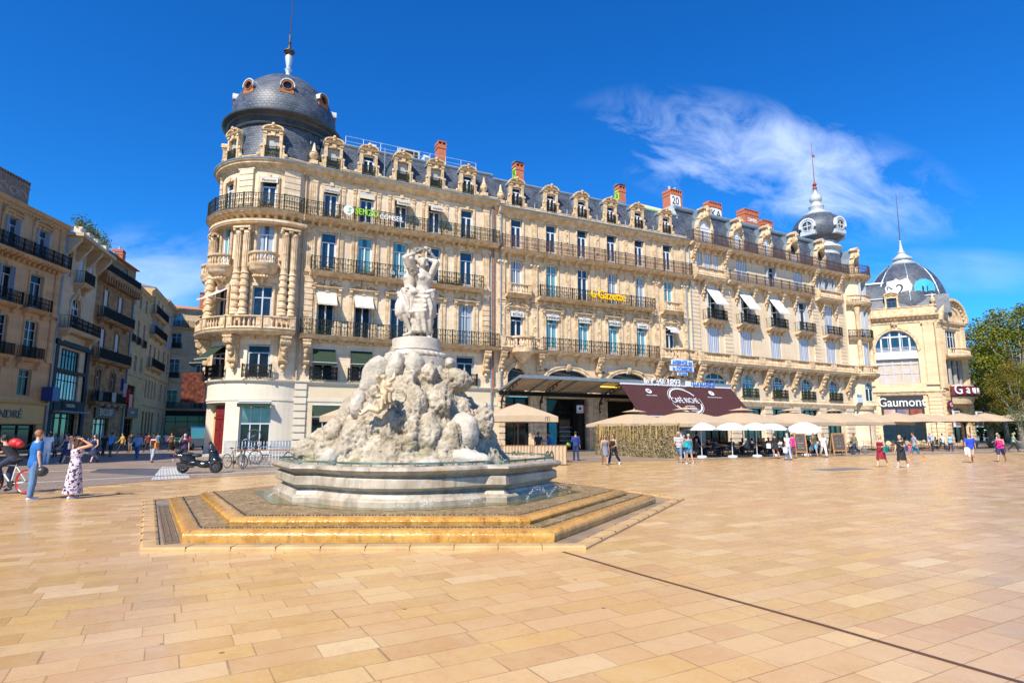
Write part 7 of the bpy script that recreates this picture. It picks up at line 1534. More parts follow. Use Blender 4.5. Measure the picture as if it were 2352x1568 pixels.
# ------------------------------------------------------------------ people
def etube(mb, st, k=10):
 """elliptical rings [(centre, right-axis, fwd-axis)] joined"""
 vs = []
 for c, u, v in st: vs += [c + u * cos(2 * pi * j / k) + v * sin(2 * pi * j / k) for j in range(k)]
 fs = [(i * k + j, i * k + (j + 1) % k, (i + 1) * k + (j + 1) % k, (i + 1) * k + j) for i in range(len(st) - 1) for j in range(k)] + [tuple(range(k))[::-1], tuple((len(st) - 1) * k + j for j in range(k))]
 mb.add(vs, fs)
def limb(mb, a, b, ra, rb, ca=True):
 a, b = Vector(a), Vector(b); m = a.lerp(b, .35); mb.tube([a, m, b], [ra, (ra * .62 + rb * .38) * 1.05, rb], 8); mb.ball(tuple(a), ra * .99, 6); mb.ball(tuple(b), rb * .99, 6)
def skeleton(P):
 J = {}; lean = RAD(P.get('lean', 2)); bend = P.get('legs', ((18, 8), (-16, 22))); H = P.get('fem', 0)
 hw = .085; sw = .165 if H else .185
 L = []
 for sg, (a, k) in zip((-1, 1), bend):
  a_, k_ = RAD(a), RAD(k); sp = P.get('spread', .02)
  th = Vector((sg * sp, sin(a_), -cos(a_))) * .43; sh = Vector((sg * sp * .3, sin(a_ - k_), -cos(a_ - k_))) * .42; L.append((sg, th, sh))
 hz_ = P.get('hipz') or (.075 + max(-(t + s).z for _, t, s in L)); pel = Vector((0, 0, hz_)); J['pel'] = pel
 for sg, t, s in L: h = pel + Vector((sg * hw, 0, -.02)); J['hip', sg] = h; J['kn', sg] = h + t; J['an', sg] = h + t + s; J['pitch', sg] = s
 up = Vector((P.get('sway', 0), sin(lean), cos(lean))).normalized(); J['up'] = up; J['wa'] = pel + up * .14; J['ch'] = pel + up * .36; J['nk'] = pel + up * .50; J['hd'] = pel + up * .50 + Vector((P.get('hx', 0), .03 + P.get('nod', 0), .155))
 tw = RAD(P.get('twist', 0)); J['rt'] = Vector((cos(tw), sin(tw), 0)); J['fw'] = Vector((-sin(tw), cos(tw), 0))
 for sg, (s_, ab, fl, inw) in zip((-1, 1), P.get('arms', ((-18, 10, 20, 0), (20, 10, 30, 0)))):
  sh = J['ch'] + up * .085 + J['rt'] * sg * sw; s_, ab = RAD(s_), RAD(ab)
  ua = (J['rt'] * sg * sin(ab) + J['fw'] * cos(ab) * sin(s_) + Vector((0, 0, -cos(ab) * cos(s_)))) * .285; f2_ = s_ + RAD(fl)
  fa = (J['rt'] * (sg * sin(ab) * .6 - sg * inw) + J['fw'] * sin(f2_) + Vector((0, 0, -cos(f2_)))).normalized() * .25
  J['sh', sg] = sh; J['el', sg] = sh + ua; J['wr', sg] = sh + ua + fa; J['fd', sg] = fa.normalized()
 return J
def torso_st(J, e=0., lo=-.10, fem=0, hipw=None):
 u, rt, fw = J['up'], J['rt'], J['fw']; p = J['pel']; R0 = Vector((1, 0, 0)); F0 = Vector((0, 1, 0))
 hw = hipw or (.172 if fem else .162)
 rows = [(lo, hw * .93, .115), (-.02, hw, .122), (.07, hw * .93, .108), (.15, .128 if fem else .15, .098), (.25, .15 if fem else .165, .112 + .012 * fem), (.34, .165 if fem else .182, .115 + .015 * fem), (.41, .165 if fem else .19, .098), (.46, .11 if fem else .13, .075), (.50, .058, .058)]
 out = []
 for h, a, b in rows:
  k = max(0, min(1, (h + .02) / .3)); r_ = R0.lerp(rt, k).normalized(); f_ = F0.lerp(fw, k).normalized(); c = p + u * h; out.append((c, r_ * (a + e), f_ * (b + e)))
 return out
def hand(mb, w, d, s=1., curl=.5):
 d = d.normalized(); x = d.cross(Vector((0, 1, .01))); x = x.normalized() if x.length > .1 else Vector((1, 0, 0)); y = x.cross(d); M_ = Matrix((x, y, d)).transposed(); mb.ball(tuple(w + d * .045), (.018 * s, .038 * s, .05 * s), 6, M_)
 for k in range(4):
  b = w + d * .08 * s + y * (k - 1.5) * .019 * s; l = (.075, .085, .08, .062)[k] * s; m = b + d * l * .55 + x * l * .15 * curl * 2; e = m + d * l * .4 + x * l * .35 * curl * 2; mb.tube([b, m, e], [.0095 * s, .0085 * s, .006 * s], 5)
 b = w + d * .03 * s + y * .035 * s; mb.tube([b, b + d * .035 * s + y * .025 * s, b + d * .065 * s + y * .028 * s + x * .01], [.011 * s, .01 * s, .007 * s], 5)
PM = {}
def cloth(c, pat=None):
 key = (tuple(round(x, 3) for x in c), pat)
 if key not in PM:
  m = mat('cloth_%d' % len(PM), c, .85, .12, 6., .35, 22, coords='obj')
  if pat:
   t = m.node_tree; q = NG(t); p = t.nodes['Principled BSDF']; O = q.n('ShaderNodeTexCoord').outputs['Object']; x, y, z = q.sep(O)
   if pat == 'stripe': f = q.ramp(q.math('FRACT', q.math('MULTIPLY', z, 13.)), [(.5, 0.), (.55, 1.)]); c2 = (.02, .03, .08)
   else: f = q.ramp(q.noise(O, 13., 2, .5, 1.), [(.52, 0.), (.56, 1.)]); c2 = (.03, .02, .04) if pat == 'floral' else (.25, .3, .55)
   t.links.new(q.mix(f, c, c2), p.inputs['Base Color'])
  PM[key] = m
 return PM[key]
skins = [mat('skin_%d' % i, c, .55, .06, 8.) for i, c in enumerate(((.52, .28, .17), (.42, .22, .13), (.60, .36, .25), (.28, .14, .08)))]
hairs = {'brown': (.045, .02, .010), 'black': (.012, .010, .010), 'blond': (.42, .27, .10), 'grey': (.38, .37, .35), 'ginger': (.30, .13, .05), 'bald': None}
shoe_c = {'w': (.72, .72, .72), 'k': (.02, .02, .02), 'b': (.12, .06, .03), 'o': (.65, .30, .02), 'bl': (.08, .25, .45)}
def person(loc, yaw, H, label, top_=None, bottom=None, hair='brown', long=0, skin=0, shoe='k', P=None, group=None, vox=.021, bag=None, sleeve=.55, hat=None, obj=None, glasses=False, statue=None, name='person', cat='person'):
 P = P or {}; fem = P.get('fem', 0); J = skeleton(P); s = H / 1.74
 M = Matrix.Translation(loc) @ Matrix.Rotation(RAD(yaw), 4, 'Z') @ Matrix.Scale(s, 4)
 mb = MB(); etube(mb, torso_st(J, 0, fem=fem))
 if fem:
  for sg in (-1, 1): mb.ball(tuple(J['pel'] + J['up'] * .325 + J['rt'] * sg * .075 + J['fw'] * .09), (.062, .05, .058), 7)
 hd = J['hd']; limb(mb, J['nk'] - J['up'] * .05, hd - Vector((0, .02, .05)), .052, .047)
 mb.ball(tuple(hd + Vector((0, -.012, .02))), (.074, .092, .098), 9); mb.ball(tuple(hd + Vector((0, .02, -.055))), (.052, .062, .055), 7); mb.ball(tuple(hd + Vector((0, .088, -.018))), (.012, .018, .022), 5)
 for sg in (-1, 1): mb.ball(tuple(hd + Vector((sg * .074, -.01, -.01))), (.012, .02, .03), 5)
 ft_ = P.get('fat', 1)
 for sg in (-1, 1):
  limb(mb, J['hip', sg], J['kn', sg], .084 * ft_, .055 * ft_); k = J['kn', sg]; a = J['an', sg]; c = k.lerp(a, .28) - Vector((0, .012, 0)); limb(mb, k, c, .055 * ft_, .057 * ft_); limb(mb, c, a, .057 * ft_, .038 * ft_)
  sd_ = J['pitch', sg].normalized(); f = Vector((0, -sd_.z, sd_.y)); f = (f + Vector((0, .5, 0))).normalized() if a.z < .14 else f; J['ft', sg] = f
  limb(mb, a - Vector((0, 0, .03)), a + f * .14 - Vector((0, 0, .045)), .036, .03)
  ar = 1.35 * ft_ if statue else 1; limb(mb, J['sh', sg], J['el', sg], .049 * ar, .038 * ar); limb(mb, J['el', sg], J['wr', sg], .039 * ar, .026 * ar)
 me = remesh(mb, vox, 3, 'body'); q = MB()
 [hand(q, J['wr', sg], J['fd', sg], 1.2 if statue else 1) for sg in (-1, 1)]
 bm = bmesh.new(); bm.from_mesh(me)
 if q.v:
  t_ = q.mesh('h', []); bm.from_mesh(t_); bpy.data.meshes.remove(t_)
 bm.to_mesh(me); bm.free(); me.polygons.foreach_set('use_smooth', [True] * len(me.polygons))
 if statue: return J, me, M
 me.materials.append(skins[skin]); o = link(bpy.data.objects.new(name, me), None, M); tag(o, label, cat, group)
 def piece(nm, mb, m, v=vox * 1.05, sm=2):
  r = remesh(mb, v, sm, nm) if v else mb.mesh(nm, [], 'all'); r.materials.clear(); r.materials.append(m); return link(bpy.data.objects.new(nm, r), o, M)
 mt = cloth(top_, P.get('pat')) if top_ else None; mbt = cloth(bottom) if bottom else None; dress = P.get('dress')
 if mt:
  c = MB(); st = torso_st(J, .020, fem=fem, lo=-.12 if not P.get('tank') else -.1); etube(c, st[:-1] if not P.get('tank') else st[:-2])
  if fem:
   for sg in (-1, 1): c.ball(tuple(J['pel'] + J['up'] * .325 + J['rt'] * sg * .075 + J['fw'] * .095), (.078, .062, .07), 7)
  if sleeve:
   for sg in (-1, 1):
    limb(c, J['sh', sg], J['sh', sg].lerp(J['el', sg], min(1, sleeve)), .066, .058)
    if sleeve > 1: limb(c, J['el', sg], J['el', sg].lerp(J['wr', sg], sleeve - 1), .058, .042)
  if dress:
   p = J['pel']; L = dress; mid = (J['kn', -1] + J['kn', 1]) / 2; w = P.get('flare', .2); lowc = Vector((0, (mid.y) * (L / .45), p.z - L)); R0, F0 = Vector((1, 0, 0)), Vector((0, 1, 0))
   dy = abs(J['kn', -1].y - J['kn', 1].y) / 2 * min(1, L / .45) + .1
   etube(c, [(p + Vector((0, 0, .04)), R0 * .165, F0 * .13), (p.lerp(lowc, .35), R0 * (.19), F0 * (.15 + dy * .2)), (p.lerp(lowc, .7), R0 * (w), F0 * (.12 + dy * .6)), (lowc, R0 * (w + .02), F0 * (.11 + dy))], 12)
  piece('dress' if dress else 'top', c, mt)
 if mbt:
  c = MB(); st = torso_st(J, .016, fem=fem); etube(c, st[:3]); fr = P.get('cut', 1.9)
  for sg in (-1, 1):
   h, k, a = J['hip', sg], J['kn', sg], J['an', sg]; limb(c, h, h.lerp(k, min(1, fr * 1.)), .102, .076 if fr >= 1 else .098)
   if fr > 1: limb(c, k, k.lerp(a, fr - 1), .074, .062)
  piece('trousers' if fr > 1.2 else 'shorts', c, mbt)
 c = MB()
 for sg in (-1, 1): a = J['an', sg]; f = J['ft', sg]; e = a + f * .15 - Vector((0, 0, .045)); limb(c, a - Vector((0, 0, .035)) - f * .02, e, .043, .037)
 piece('shoes', c, mat('shoe_' + shoe, shoe_c[shoe], .6), vox)
 if hairs.get(hair):
  c = MB(); c.ball(tuple(hd + Vector((0, -.028, .036))), (.086, .096, .094), 9)
  for sg in (-1, 1): c.ball(tuple(hd + Vector((sg * .066, -.03, .0))), (.022, .05, .05), 6)
  if long: etube(c, [(hd + Vector((0, -.055, .05)), Vector((.082, 0, 0)), Vector((0, .055, 0))), (hd + Vector((0, -.075, -.08)), Vector((.09, 0, 0)), Vector((0, .045, 0))), (hd + Vector((0, -.09, -.1 - long * .5)), Vector((.085, 0, 0)), Vector((0, .04, 0))), (hd + Vector((0, -.09, -.1 - long)), Vector((.05, 0, 0)), Vector((0, .025, 0)))], 8)
  piece('hair', c, mat('hair_' + hair, hairs[hair], .55, .3, 14., .5, 50, coords='obj'), .016, 1)
 c = MB()
 for sg in (-1, 1): c.ball(tuple(hd + Vector((sg * .028, .072, .008))), (.022, .012, .016) if glasses else (.010, .008, .007), 5)
 if glasses: c.box(LOC, hd.x - .07, hd.x + .07, -hd.y - .075, -hd.y - .068, hd.z + .008, hd.z + .018)
 piece('sunglasses' if glasses else 'eyes', c, m_gk, 0)
 if hat: c = MB(); c.ball(tuple(hd + Vector((0, -.012, .055))), (.088, .1, .07), 8); c.ball(tuple(hd + Vector((0, .10, .045))), (.06, .07, .01), 6); piece('cap', c, cloth(hat), 0)
 if bag:
  bc, side, bz, bw, bh = bag; w = J['wr', side]; c = MB()
  x0 = side * .23; y0 = J['pel'].y - .02; z0 = J['pel'].z + bz if bz > -.3 else w.z - bh - .04
  if bz <= -.3: x0, y0 = w.x, w.y
  cc_ = Vector((x0, y0, z0)); c.box(LOC, x0 - .05, x0 + .05, -y0 - bw / 2, -y0 + bw / 2, z0, z0 + bh); c.box(LOC, x0 - .054, x0 + .054, -y0 - bw / 2 - .003, -y0 + bw / 2 + .003, z0 + bh * .55, z0 + bh * .62)
  if bz > -.3: c.tube([cc_ + Vector((0, -bw * .4, bh)), J['sh', side] + Vector((0, -.05, .06)), J['sh', side] + Vector((0, .05, .06)), cc_ + Vector((0, bw * .4, bh))], .01, 4)
  else: c.tube([cc_ + Vector((0, -bw * .3, bh)), w - J['fd', side] * .0 + Vector((0, 0, -.05)), cc_ + Vector((0, bw * .3, bh))], .008, 4)
  bo = c.mesh('bag', [cloth(bc)]); b = link(bpy.data.objects.new('bag', bo), None, M); tag(b, None, 'bag')
  b['label'] = ' '.join(('bag carried by the ' + label.split(' carrying')[0].split(' holding')[0]).replace(',', '').split()[:15])
 return o, J, M
# ------------------------------------------------------------------ statue of three women and cherub
st = empty('statue', (RC.x, RC.y + .1, 4.04), 0, 'white marble statue of three draped women with raised arms on the fountain top', 'statue')
def figure(x, y, yaw, P, H=2.1, drape=1):
 P['fem'] = 1; J, me, M = person((RC.x + x, RC.y + .1 + y, 4.03), yaw, H, '', P=P, vox=.019, statue=1); M = M @ Matrix.Diagonal((1.14, 1.14, 1.03, 1))
 me.materials.append(m_stat); f = link(bpy.data.objects.new('figure', me), st, M)
 c = MB(); p, hd = J['pel'], J['hd']; R0, F0 = Vector((1, 0, 0)), Vector((0, 1, 0)); c.ball(tuple(hd + Vector((0, -.03, .03))), (.09, .1, .09), 8); c.ball(tuple(hd + Vector((0, -.12, .03))), (.05, .05, .05), 6)
 r = remesh(c, .014, 1, 'hair'); displace(r, lambda c: .012 * noise.noise(c * 30)); r.materials.append(m_stat); link(bpy.data.objects.new('hair', r), f, M)
 if drape:
  c = MB(); a = (J['kn', -1] + J['kn', 1]) / 2; lo = Vector((a.x, a.y - .05, .12 if drape > 1 else .38))
  etube(c, [(p + Vector((0, 0, .08)), R0 * .17, F0 * .13), (p + Vector((0, .01, -.05)), R0 * .21, F0 * .17), (p.lerp(a, .6), R0 * .205, F0 * .19), (a, R0 * .18, F0 * .17), (lo, R0 * (.15 if drape == 1 else .2), F0 * .14)], 14)
  for k in range(5): t = k / 4; c.tube([p + Vector((-.2 + .02 * k, .1, .1 - .06 * k)), p + Vector((0, .2, -.02 - .09 * k)), p + Vector((.2, .08, .03 - .1 * k))], .035, 6)
  c.ball(tuple(p + Vector((.2, .06, .0))), (.07, .08, .09), 7); c.tube([p + Vector((.2, .06, 0)), p + Vector((.24, .05, -.3)), p + Vector((.18, .0, -.6))], [.05, .06, .03], 7)
  r = remesh(c, .018, 2, 'drapery'); displace(r, lambda c: .022 * sin(7 * atan2(c.y, c.x) + 11 * c.z + 5 * noise.noise(c * 2.5)) + .02 * noise.noise(Vector((c.x * 9, c.y * 9, c.z * 3))) + .008 * noise.noise(c * 20)); r.materials.append(m_stat); link(bpy.data.objects.new('drapery', r), f, M)
figure(-.20, -.12, 118, dict(legs=((22, 48), (-4, 4)), arms=((150, 20, 85, .6), (160, 8, 60, .3)), sway=-.02, twist=-15, lean=-3))
figure(.17, -.16, 205, dict(legs=((16, 28), (-12, 6)), arms=((165, 16, 80, .9), (150, 30, 125, .8)), sway=.05, twist=12, hx=.02), drape=2)
figure(.10, .30, 330, dict(legs=((6, 8), (-6, 10)), arms=((160, 25, 80, .5), (165, 20, 60, .3)), sway=.0), drape=2)
mb = MB(); rnd = random.Random(2); gp = [(-.06, -.42, 5.62), (-.08, -.42, 5.7), (-.1, -.42, 5.78), (-.12, -.4, 5.87), (-.13, -.38, 5.96), (-.12, -.36, 6.05), (-.08, -.34, 6.13), (-.01, -.33, 6.2), (.07, -.3, 6.24)]
for p in gp:
 for k in range(3): mb.ball((RC.x + p[0] + rnd.gauss(0, .025), RC.y + .1 + p[1] + rnd.gauss(0, .02), p[2] + rnd.gauss(0, .03)), rnd.uniform(.03, .05), 5)
mb.build('garland', mat('dark_marble', (.22, .20, .17), .7, .4, 9.), st)
m_cher = mat('cream_marble', (.44, .31, .17), .65, vscale=5., col2=(.64, .52, .35))
cb = empty('cherub_statue', rx(1110, 830, -.2), 0, 'small cream statue of playing cherubs at the middle of the rock mound', 'statue'); c0 = rx(1100, 780, -.34)
def cherub(dx, dz, yaw, roll, P):
 P['fem'] = 0; P['fat'] = 1.7; J, me, M = person((0, 0, 0), 0, .85, '', P=P, vox=.03, statue=1); me.materials.append(m_cher); M = Matrix.Translation(c0 + Vector((dx, 0, dz))) @ Matrix.Rotation(RAD(yaw), 4, 'Z') @ Matrix.Rotation(RAD(roll), 4, 'X') @ Matrix.Diagonal((.52, .52, .46, 1)) @ Matrix.Translation((0, 0, -.4))
 f = link(bpy.data.objects.new('figure', me), cb, M); c = MB(); c.ball(tuple(J['hd'] + Vector((0, 0, .03))), (.115, .12, .12), 8);
 for k in range(16): a = k * 2.4; c.ball(tuple(J['hd'] + Vector((.09 * cos(a), -.03 + .09 * sin(a), .06 + .004 * k))), .035, 5)
 c.build('hair', m_cher, f, M, 'all')
cherub(.06, .18, 150, 10, dict(legs=((75, 80), (70, 95)), arms=((50, 30, 60, .6), (60, 25, 60, .6)), hipz=.5)); cherub(-.16, -.04, 95, 60, dict(legs=((40, 50), (60, 70)), arms=((80, 20, 50, .4), (90, 30, 70, .3)), hipz=.5)); cherub(.0, .36, 210, 20, dict(legs=((60, 80), (50, 70)), arms=((120, 40, 60, .2), (130, 30, 80, .4)), hipz=.5))
# ------------------------------------------------------------------ small street things
def sfor(px, F, d):
 best = None
 for k in range(0, 900):
  s = k * .1; q = F(s, d, 0); x = q[0] / (q[1] * 1.0) * 1380 * 1.0112 / 1.0112; c_ = 1176 + 1380 * q[0] / (q[1] * cos(PITCH)); e = abs(c_ - px)
  if best is None or e < best[0]: best = (e, s)
 return best[1]
FT = Line((10.9, 40.1), DC)
m_wood = mat('table_wood', (.42, .22, .08), .45, .2, 6); m_woodd = mat('brown_wood', (.22, .09, .03), .5, .3, 5)
def parasol(x, y, hs, zt, ze, m, label, cap=True, rz=0., sq=True, val=.0, group='beige cafe parasols', base=True):
 o = empty('parasol', (x, y, 0), rz, label, 'parasol', group); M = WM[o]; mb = MB(); n = 4 if sq else 8; K = 6; R_ = hs * (1.414 if sq else 1); off = pi / 4 if sq else pi / 8
 def pt(i, t, j=0):
  a0, a1 = off + 2 * pi * i / n, off + 2 * pi * (i + 1) / n; p0 = Vector((cos(a0), sin(a0))); p1 = Vector((cos(a1), sin(a1))); p = p0.lerp(p1, j / K) * R_ * t; zz = zt - (zt - ze) * (t ** (1.15 if sq else 1.9)) + (.07 * sin(pi * j / K) * t if sq else .05 * sin(pi * j / K) * t); return (p.x, p.y, zz)
 T_ = [.12, .35, .6, .8, 1.] if cap else [.01, .35, .6, .8, 1.]
 for i in range(n):
  for a, b in zip(T_, T_[1:]):
   for j in range(K): mb.add([pt(i, a, j), pt(i, b, j), pt(i, b, j + 1), pt(i, a, j + 1)], [(0, 1, 2, 3)])
  if val:
   for j in range(K): a, b = pt(i, 1, j), pt(i, 1, j + 1); mb.add([a, b, (b[0], b[1], b[2] - val - .05 * sin(pi * (j + 1) / K)), (a[0], a[1], a[2] - val - .05 * sin(pi * j / K))], [(0, 1, 2, 3)])
 inst('canopy', smoothobj(bpy.data.objects.new('t', mb.mesh('canopy', m, fix=False)), 25).data, o, M)
 if cap: mb = MB(); mb.lathe((0, 0, 0), [(hs * .36, zt + .06), (.02, zt + .26)], 4, off, off + 2 * pi); mb.ball((0, 0, zt + .3), .06, 5); inst('canopy_cap', mb.mesh('cap', m), o, M)
 mb = MB(); mb.tube([(0, 0, 0), (0, 0, zt - .05)], .035 if sq else .022, 8)
 for i in range(n): mb.tube([(0, 0, ze - .1), tuple(Vector(pt(i, .5)) - Vector((0, 0, .05)))], .012, 4); mb.tube([(0, 0, zt - .08), tuple(Vector(pt(i, .99)) - Vector((0, 0, .03)))], .012, 4)
 inst('pole', mb.mesh('pole', m_white if not sq else m_woodd), o, M)
 if base: mb = MB(); mb.box(LOC, -.3, .3, -.3, .3, 0, .1) if sq else mb.lathe((0, 0, 0), [(.32, 0), (.32, .1), (.25, .14), (.06, .16)], 12); inst('base', mb.mesh('base', m_iron if sq else m_white), o, M)
 return o
rzC = atan2(DC[1], DC[0]); where = ['above the net fence', 'second from the net fence', 'third from the net fence, before the white parasols', 'above the chalk boards', 'behind the bicycle', 'before the cinema posters', 'behind, under the black cinema fascia', 'farthest back before the cinema pier', 'before the cinema entrance', 'beside the potted olive trees', 'last at the right edge', 'partly hidden at the left end behind the net fence']
for k, (px, d, cap) in enumerate(((1579, -2.4, 1), (1706, -2.8, 1), (1822, -2.6, 1), (1917, -2.6, 1), (1999, -4.5, 0), (2061, -3, 0), (2119, -5, 0), (2153, -9, 0), (2209, -3, 0), (2268, -2.4, 0), (2338, -3, 0))):
 s = sfor(px, FT, d); q = FT(s, d, 0); z = 3.2 + .012 * s; parasol(q[0], q[1], 2.75, z, z - .98, m_beige, 'large square beige parasol %s' % where[k], bool(cap), rzC, True, .22 if k < 5 else .0)
parasol(9.6, 47.5, 2.7, 3.2, 2.3, m_beige, 'large square beige parasol ' + where[11], True, rzC, True, .2)
for k, (x, y, tilt_) in enumerate(((12.75, 41.0, 0), (14.95, 41.4, 0), (17.1, 42.6, 0), (18.9, 44.2, 0), (21.5, 44.6, .35))):
 o = parasol(x, y, 1.16, 2.35, 1.88, m_whitec, 'round white parasol %s' % ('nearest the striped shirt man', 'second from the net fence', 'third from the net fence, on a white base', 'fourth from the net fence', 'tilted to the left behind the chalk board')[k], False, .3 * k, False, .06, 'round white parasols')
 if tilt_:
  for ch in o.children:
   if ch.name.startswith('canopy'): ch.matrix_basis = Matrix.Translation((0, 0, 2.3)) @ Matrix.Rotation(-tilt_, 4, 'Y') @ Matrix.Translation((0, 0, -2.3)) @ ch.matrix_basis
o = parasol(-8.9, 34.5, 1.75, 3.3, 2.55, m_beige, 'beige parasol with dark arch emblem left of the rock mound', False, RAD(10), True, .3, 'burger terrace parasols'); o2 = parasol(.35, 35.0, 1.9, 3.35, 2.55, m_beige, 'beige parasol with dark arch emblem right of the rock mound', False, RAD(10), True, .3, 'burger terrace parasols')
m_dgreen = mat('dark_green_print', (.01, .05, .025), .6)
def arches(M, parent, s=1.):
 mb = MB()
 for sg in (-1, 1): mb.tube([(sg * .11 * s + .1 * s * cos(a), 0, .42 * s * sin(a)) for a in [pi * k / 10 for k in range(11)]], .022 * s, 4)
 inst('emblem', mb.mesh('emblem', m_dgreen), parent, M)
arches(Matrix.Translation((-7.6, 32.95, 2.27)) @ Matrix.Rotation(RAD(10), 4, 'Z'), o, .55); arches(Matrix.Translation((1.95, 33.35, 2.3)) @ Matrix.Rotation(RAD(10), 4, 'Z'), o2, .6)
for k, (a, b) in enumerate((((-.55, 31.5), (.95, 31.8)), ((1.05, 31.8), (2.85, 31.9)))):
 F_ = Line(a, (b[0] - a[0], b[1] - a[1])); L = hypot(b[0] - a[0], b[1] - a[1]); o = empty('windbreak', (a[0], a[1], 0), 0, 'beige canvas windbreak with green arch emblem, %s one' % ('left, partly behind the rock' if not k else 'right'), 'screen', 'canvas windbreaks'); mb = MB(); n = 40
 mb.add([F_(L * i / n, .03 * sin(i * 1.5), z) for i in range(n + 1) for z in (.05, 1.0)], [(2 * i, 2 * i + 2, 2 * i + 3, 2 * i + 1) for i in range(n)]); mb.build('canvas', m_beige, o, fix=False); mb = MB(); [mb.tube([F_(s, 0, 0), F_(s, 0, 1.08)], .025, 6) for s in (0, L)]; mb.tube([F_(0, 0, 1.02), F_(L, 0, 1.02)], .015, 5); mb.build('frame', m_woodd, o); arches(F_.M(L * .5, .06, .3), o, 1.)
# camouflage net fence round the terrace end
def netm():
 m = bpy.data.materials.new('camouflage_net'); m.use_nodes = True; t = m.node_tree; q = NG(t); p = t.nodes['Principled BSDF']; P = q.n('ShaderNodeNewGeometry').outputs['Position']; x, y, z = q.sep(P); v = q.n('ShaderNodeTexVoronoi', ins={'Vector': P, 'Scale': 13.})
 rc = q.n('ShaderNodeSeparateColor', ins={0: v.outputs['Color']}).outputs; c = q.mix(rc[0], (.09, .075, .03), (.34, .25, .125)); c = q.mix(q.ramp(rc[1], [(.6, 0.), (.7, 1.)]), c, (.035, .035, .02)); c = q.mix(q.ramp(q.noise(q.com(q.math('MULTIPLY', x, 9.), q.math('MULTIPLY', y, 9.), q.math('MULTIPLY', z, .7)), 1., 4), [(.55, 0.), (.66, .8)]), c, (.36, .25, .10))
 t.links.new(c, p.inputs['Base Color']); p.inputs['Roughness'].default_value = .9; t.links.new(q.n('ShaderNodeBump', ins={'Strength': 1., 'Distance': .06, 'Height': v.outputs['Distance']}).outputs[0], p.inputs['Normal']); return m
nf = empty('net_fence', (8.7, 43.5, 0), 0, 'straw and camouflage net fence closing the left end of the cafe terrace', 'fence'); m_net = netm(); rnd = random.Random(9); mb = MB()
for a, b in (((6.45, 47.2), (6.55, 46.6)), ((6.55, 46.6), (10.95, 40.0))):
 F_ = Line(a, (b[0] - a[0], b[1] - a[1])); L = hypot(b[0] - a[0], b[1] - a[1]); n = int(L / .12); K = 14; vs = []
 for i in range(n + 1):
  for j in range(K + 1): s = L * i / n; z = 2.15 * j / K; vs.append(F_(s, .09 * noise.noise(Vector((s * 1.2, z * .8, 0))) + .06 * noise.noise(Vector((s * 5, z * 4, 3))), z * (1 + .04 * noise.noise(Vector((s * 2, 5, 0))))))
 mb.add(vs, [(i * (K + 1) + j, (i + 1) * (K + 1) + j, (i + 1) * (K + 1) + j + 1, i * (K + 1) + j + 1) for i in range(n) for j in range(K)])
mb.build('net', m_net, nf, fix=False); mb = MB(); F_ = Line((6.55, 46.6), (4.4, -6.6))
for k in range(46): s = rnd.uniform(0, 7.9); h = rnd.uniform(1.9, 2.45); mb.tube([F_(s, .12, rnd.uniform(.9, 1.8)), F_(s + rnd.gauss(0, .05), .12, h)], .016, 4)
tag(mb.build('reed_canes', mat('reed', (.52, .34, .10), .7, .3, 9), nf), kind='stuff')
for s in (0, 2.6, 5.3, 7.9): mb = MB(); mb.tube([F_(s, -.1, 0), F_(s, -.1, 2.3)], .05, 6); mb.build('post', m_woodd, nf)
# chairs and tables
def chair(m, mr, rattan=False):
 o = empty('cafe_chair', (0, 0, 0)); q = MB(); q.box(LOC, -.23, .23, -.23, .22, .43, .47); q.build('seat', mr, o); q = MB()
 if rattan: q.lathe((0, 0, 0), [(.0, 0), (.2, .0), (.2, .03), (0, .03)], 12); q.v = [(x, .24 + z, .74 + y) for x, y, z in q.v]; q.build('backrest', mr, o)
 else:
  for k in range(5): q.box(LOC, -.2 + k * .1 - .02, -.2 + k * .1 + .02, -.25, -.22, .5, .88)
  q.box(LOC, -.24, .24, -.26, -.21, .86, .92); q.build('backrest', mr, o)
 for sx in (-1, 1):
  for sy in (-1, 1): q = MB(); q.tube([(sx * .21, sy * .21, .45), (sx * .23, sy * .24, 0)], .014, 5); q.build('leg', m, o)
  q = MB(); q.tube([(sx * .24, -.22, .43), (sx * .25, -.2, .66), (sx * .25, .22, .68), (sx * .22, .24, .9)], .014, 5); q.build('armrest', m, o)
 return o
def table(m, r=.36):
 o = empty('cafe_table', (0, 0, 0)); q = MB(); q.box(LOC, -r, r, -r, r, .72, .75); q.build('tabletop', m, o); q = MB(); q.tube([(0, 0, .03), (0, 0, .72)], .03, 6); [q.tube([(0, 0, .06), (.28 * cos(a), .28 * sin(a), .01)], .02, 4) for a in (.78, 2.35, 3.9, 5.5)]; q.build('table_leg', m_iron, o); return o
words = ['first', 'second', 'third', 'fourth', 'fifth', 'sixth', 'seventh', 'eighth', 'ninth', 'tenth', 'eleventh', 'twelfth', 'last']
m_rat = mat('cream_rattan', (.55, .45, .27), .7, .25, 20.); m_dch = mat('dark_chair', (.05, .05, .055), .5)
C1 = chair(m_dch, m_dch); C2 = chair(m_woodd, m_rat, True); T1 = table(m_wood); used = {}
def place(src, x, y, rz, label, cat, group):
 M = Matrix.Translation((x, y, 0)) @ Matrix.Rotation(rz, 4, 'Z')
 if src not in used: used[src] = 1; src.matrix_basis = M; W0 = WM[src]; [WM.__setitem__(c, M @ W0.inverted() @ WM[c]) for c in list(src.children)]; WM[src] = M; o = src
 else: o = copy_tree(src, M)
 return tag(o, label, cat, group)
rnd = random.Random(21); seats = []
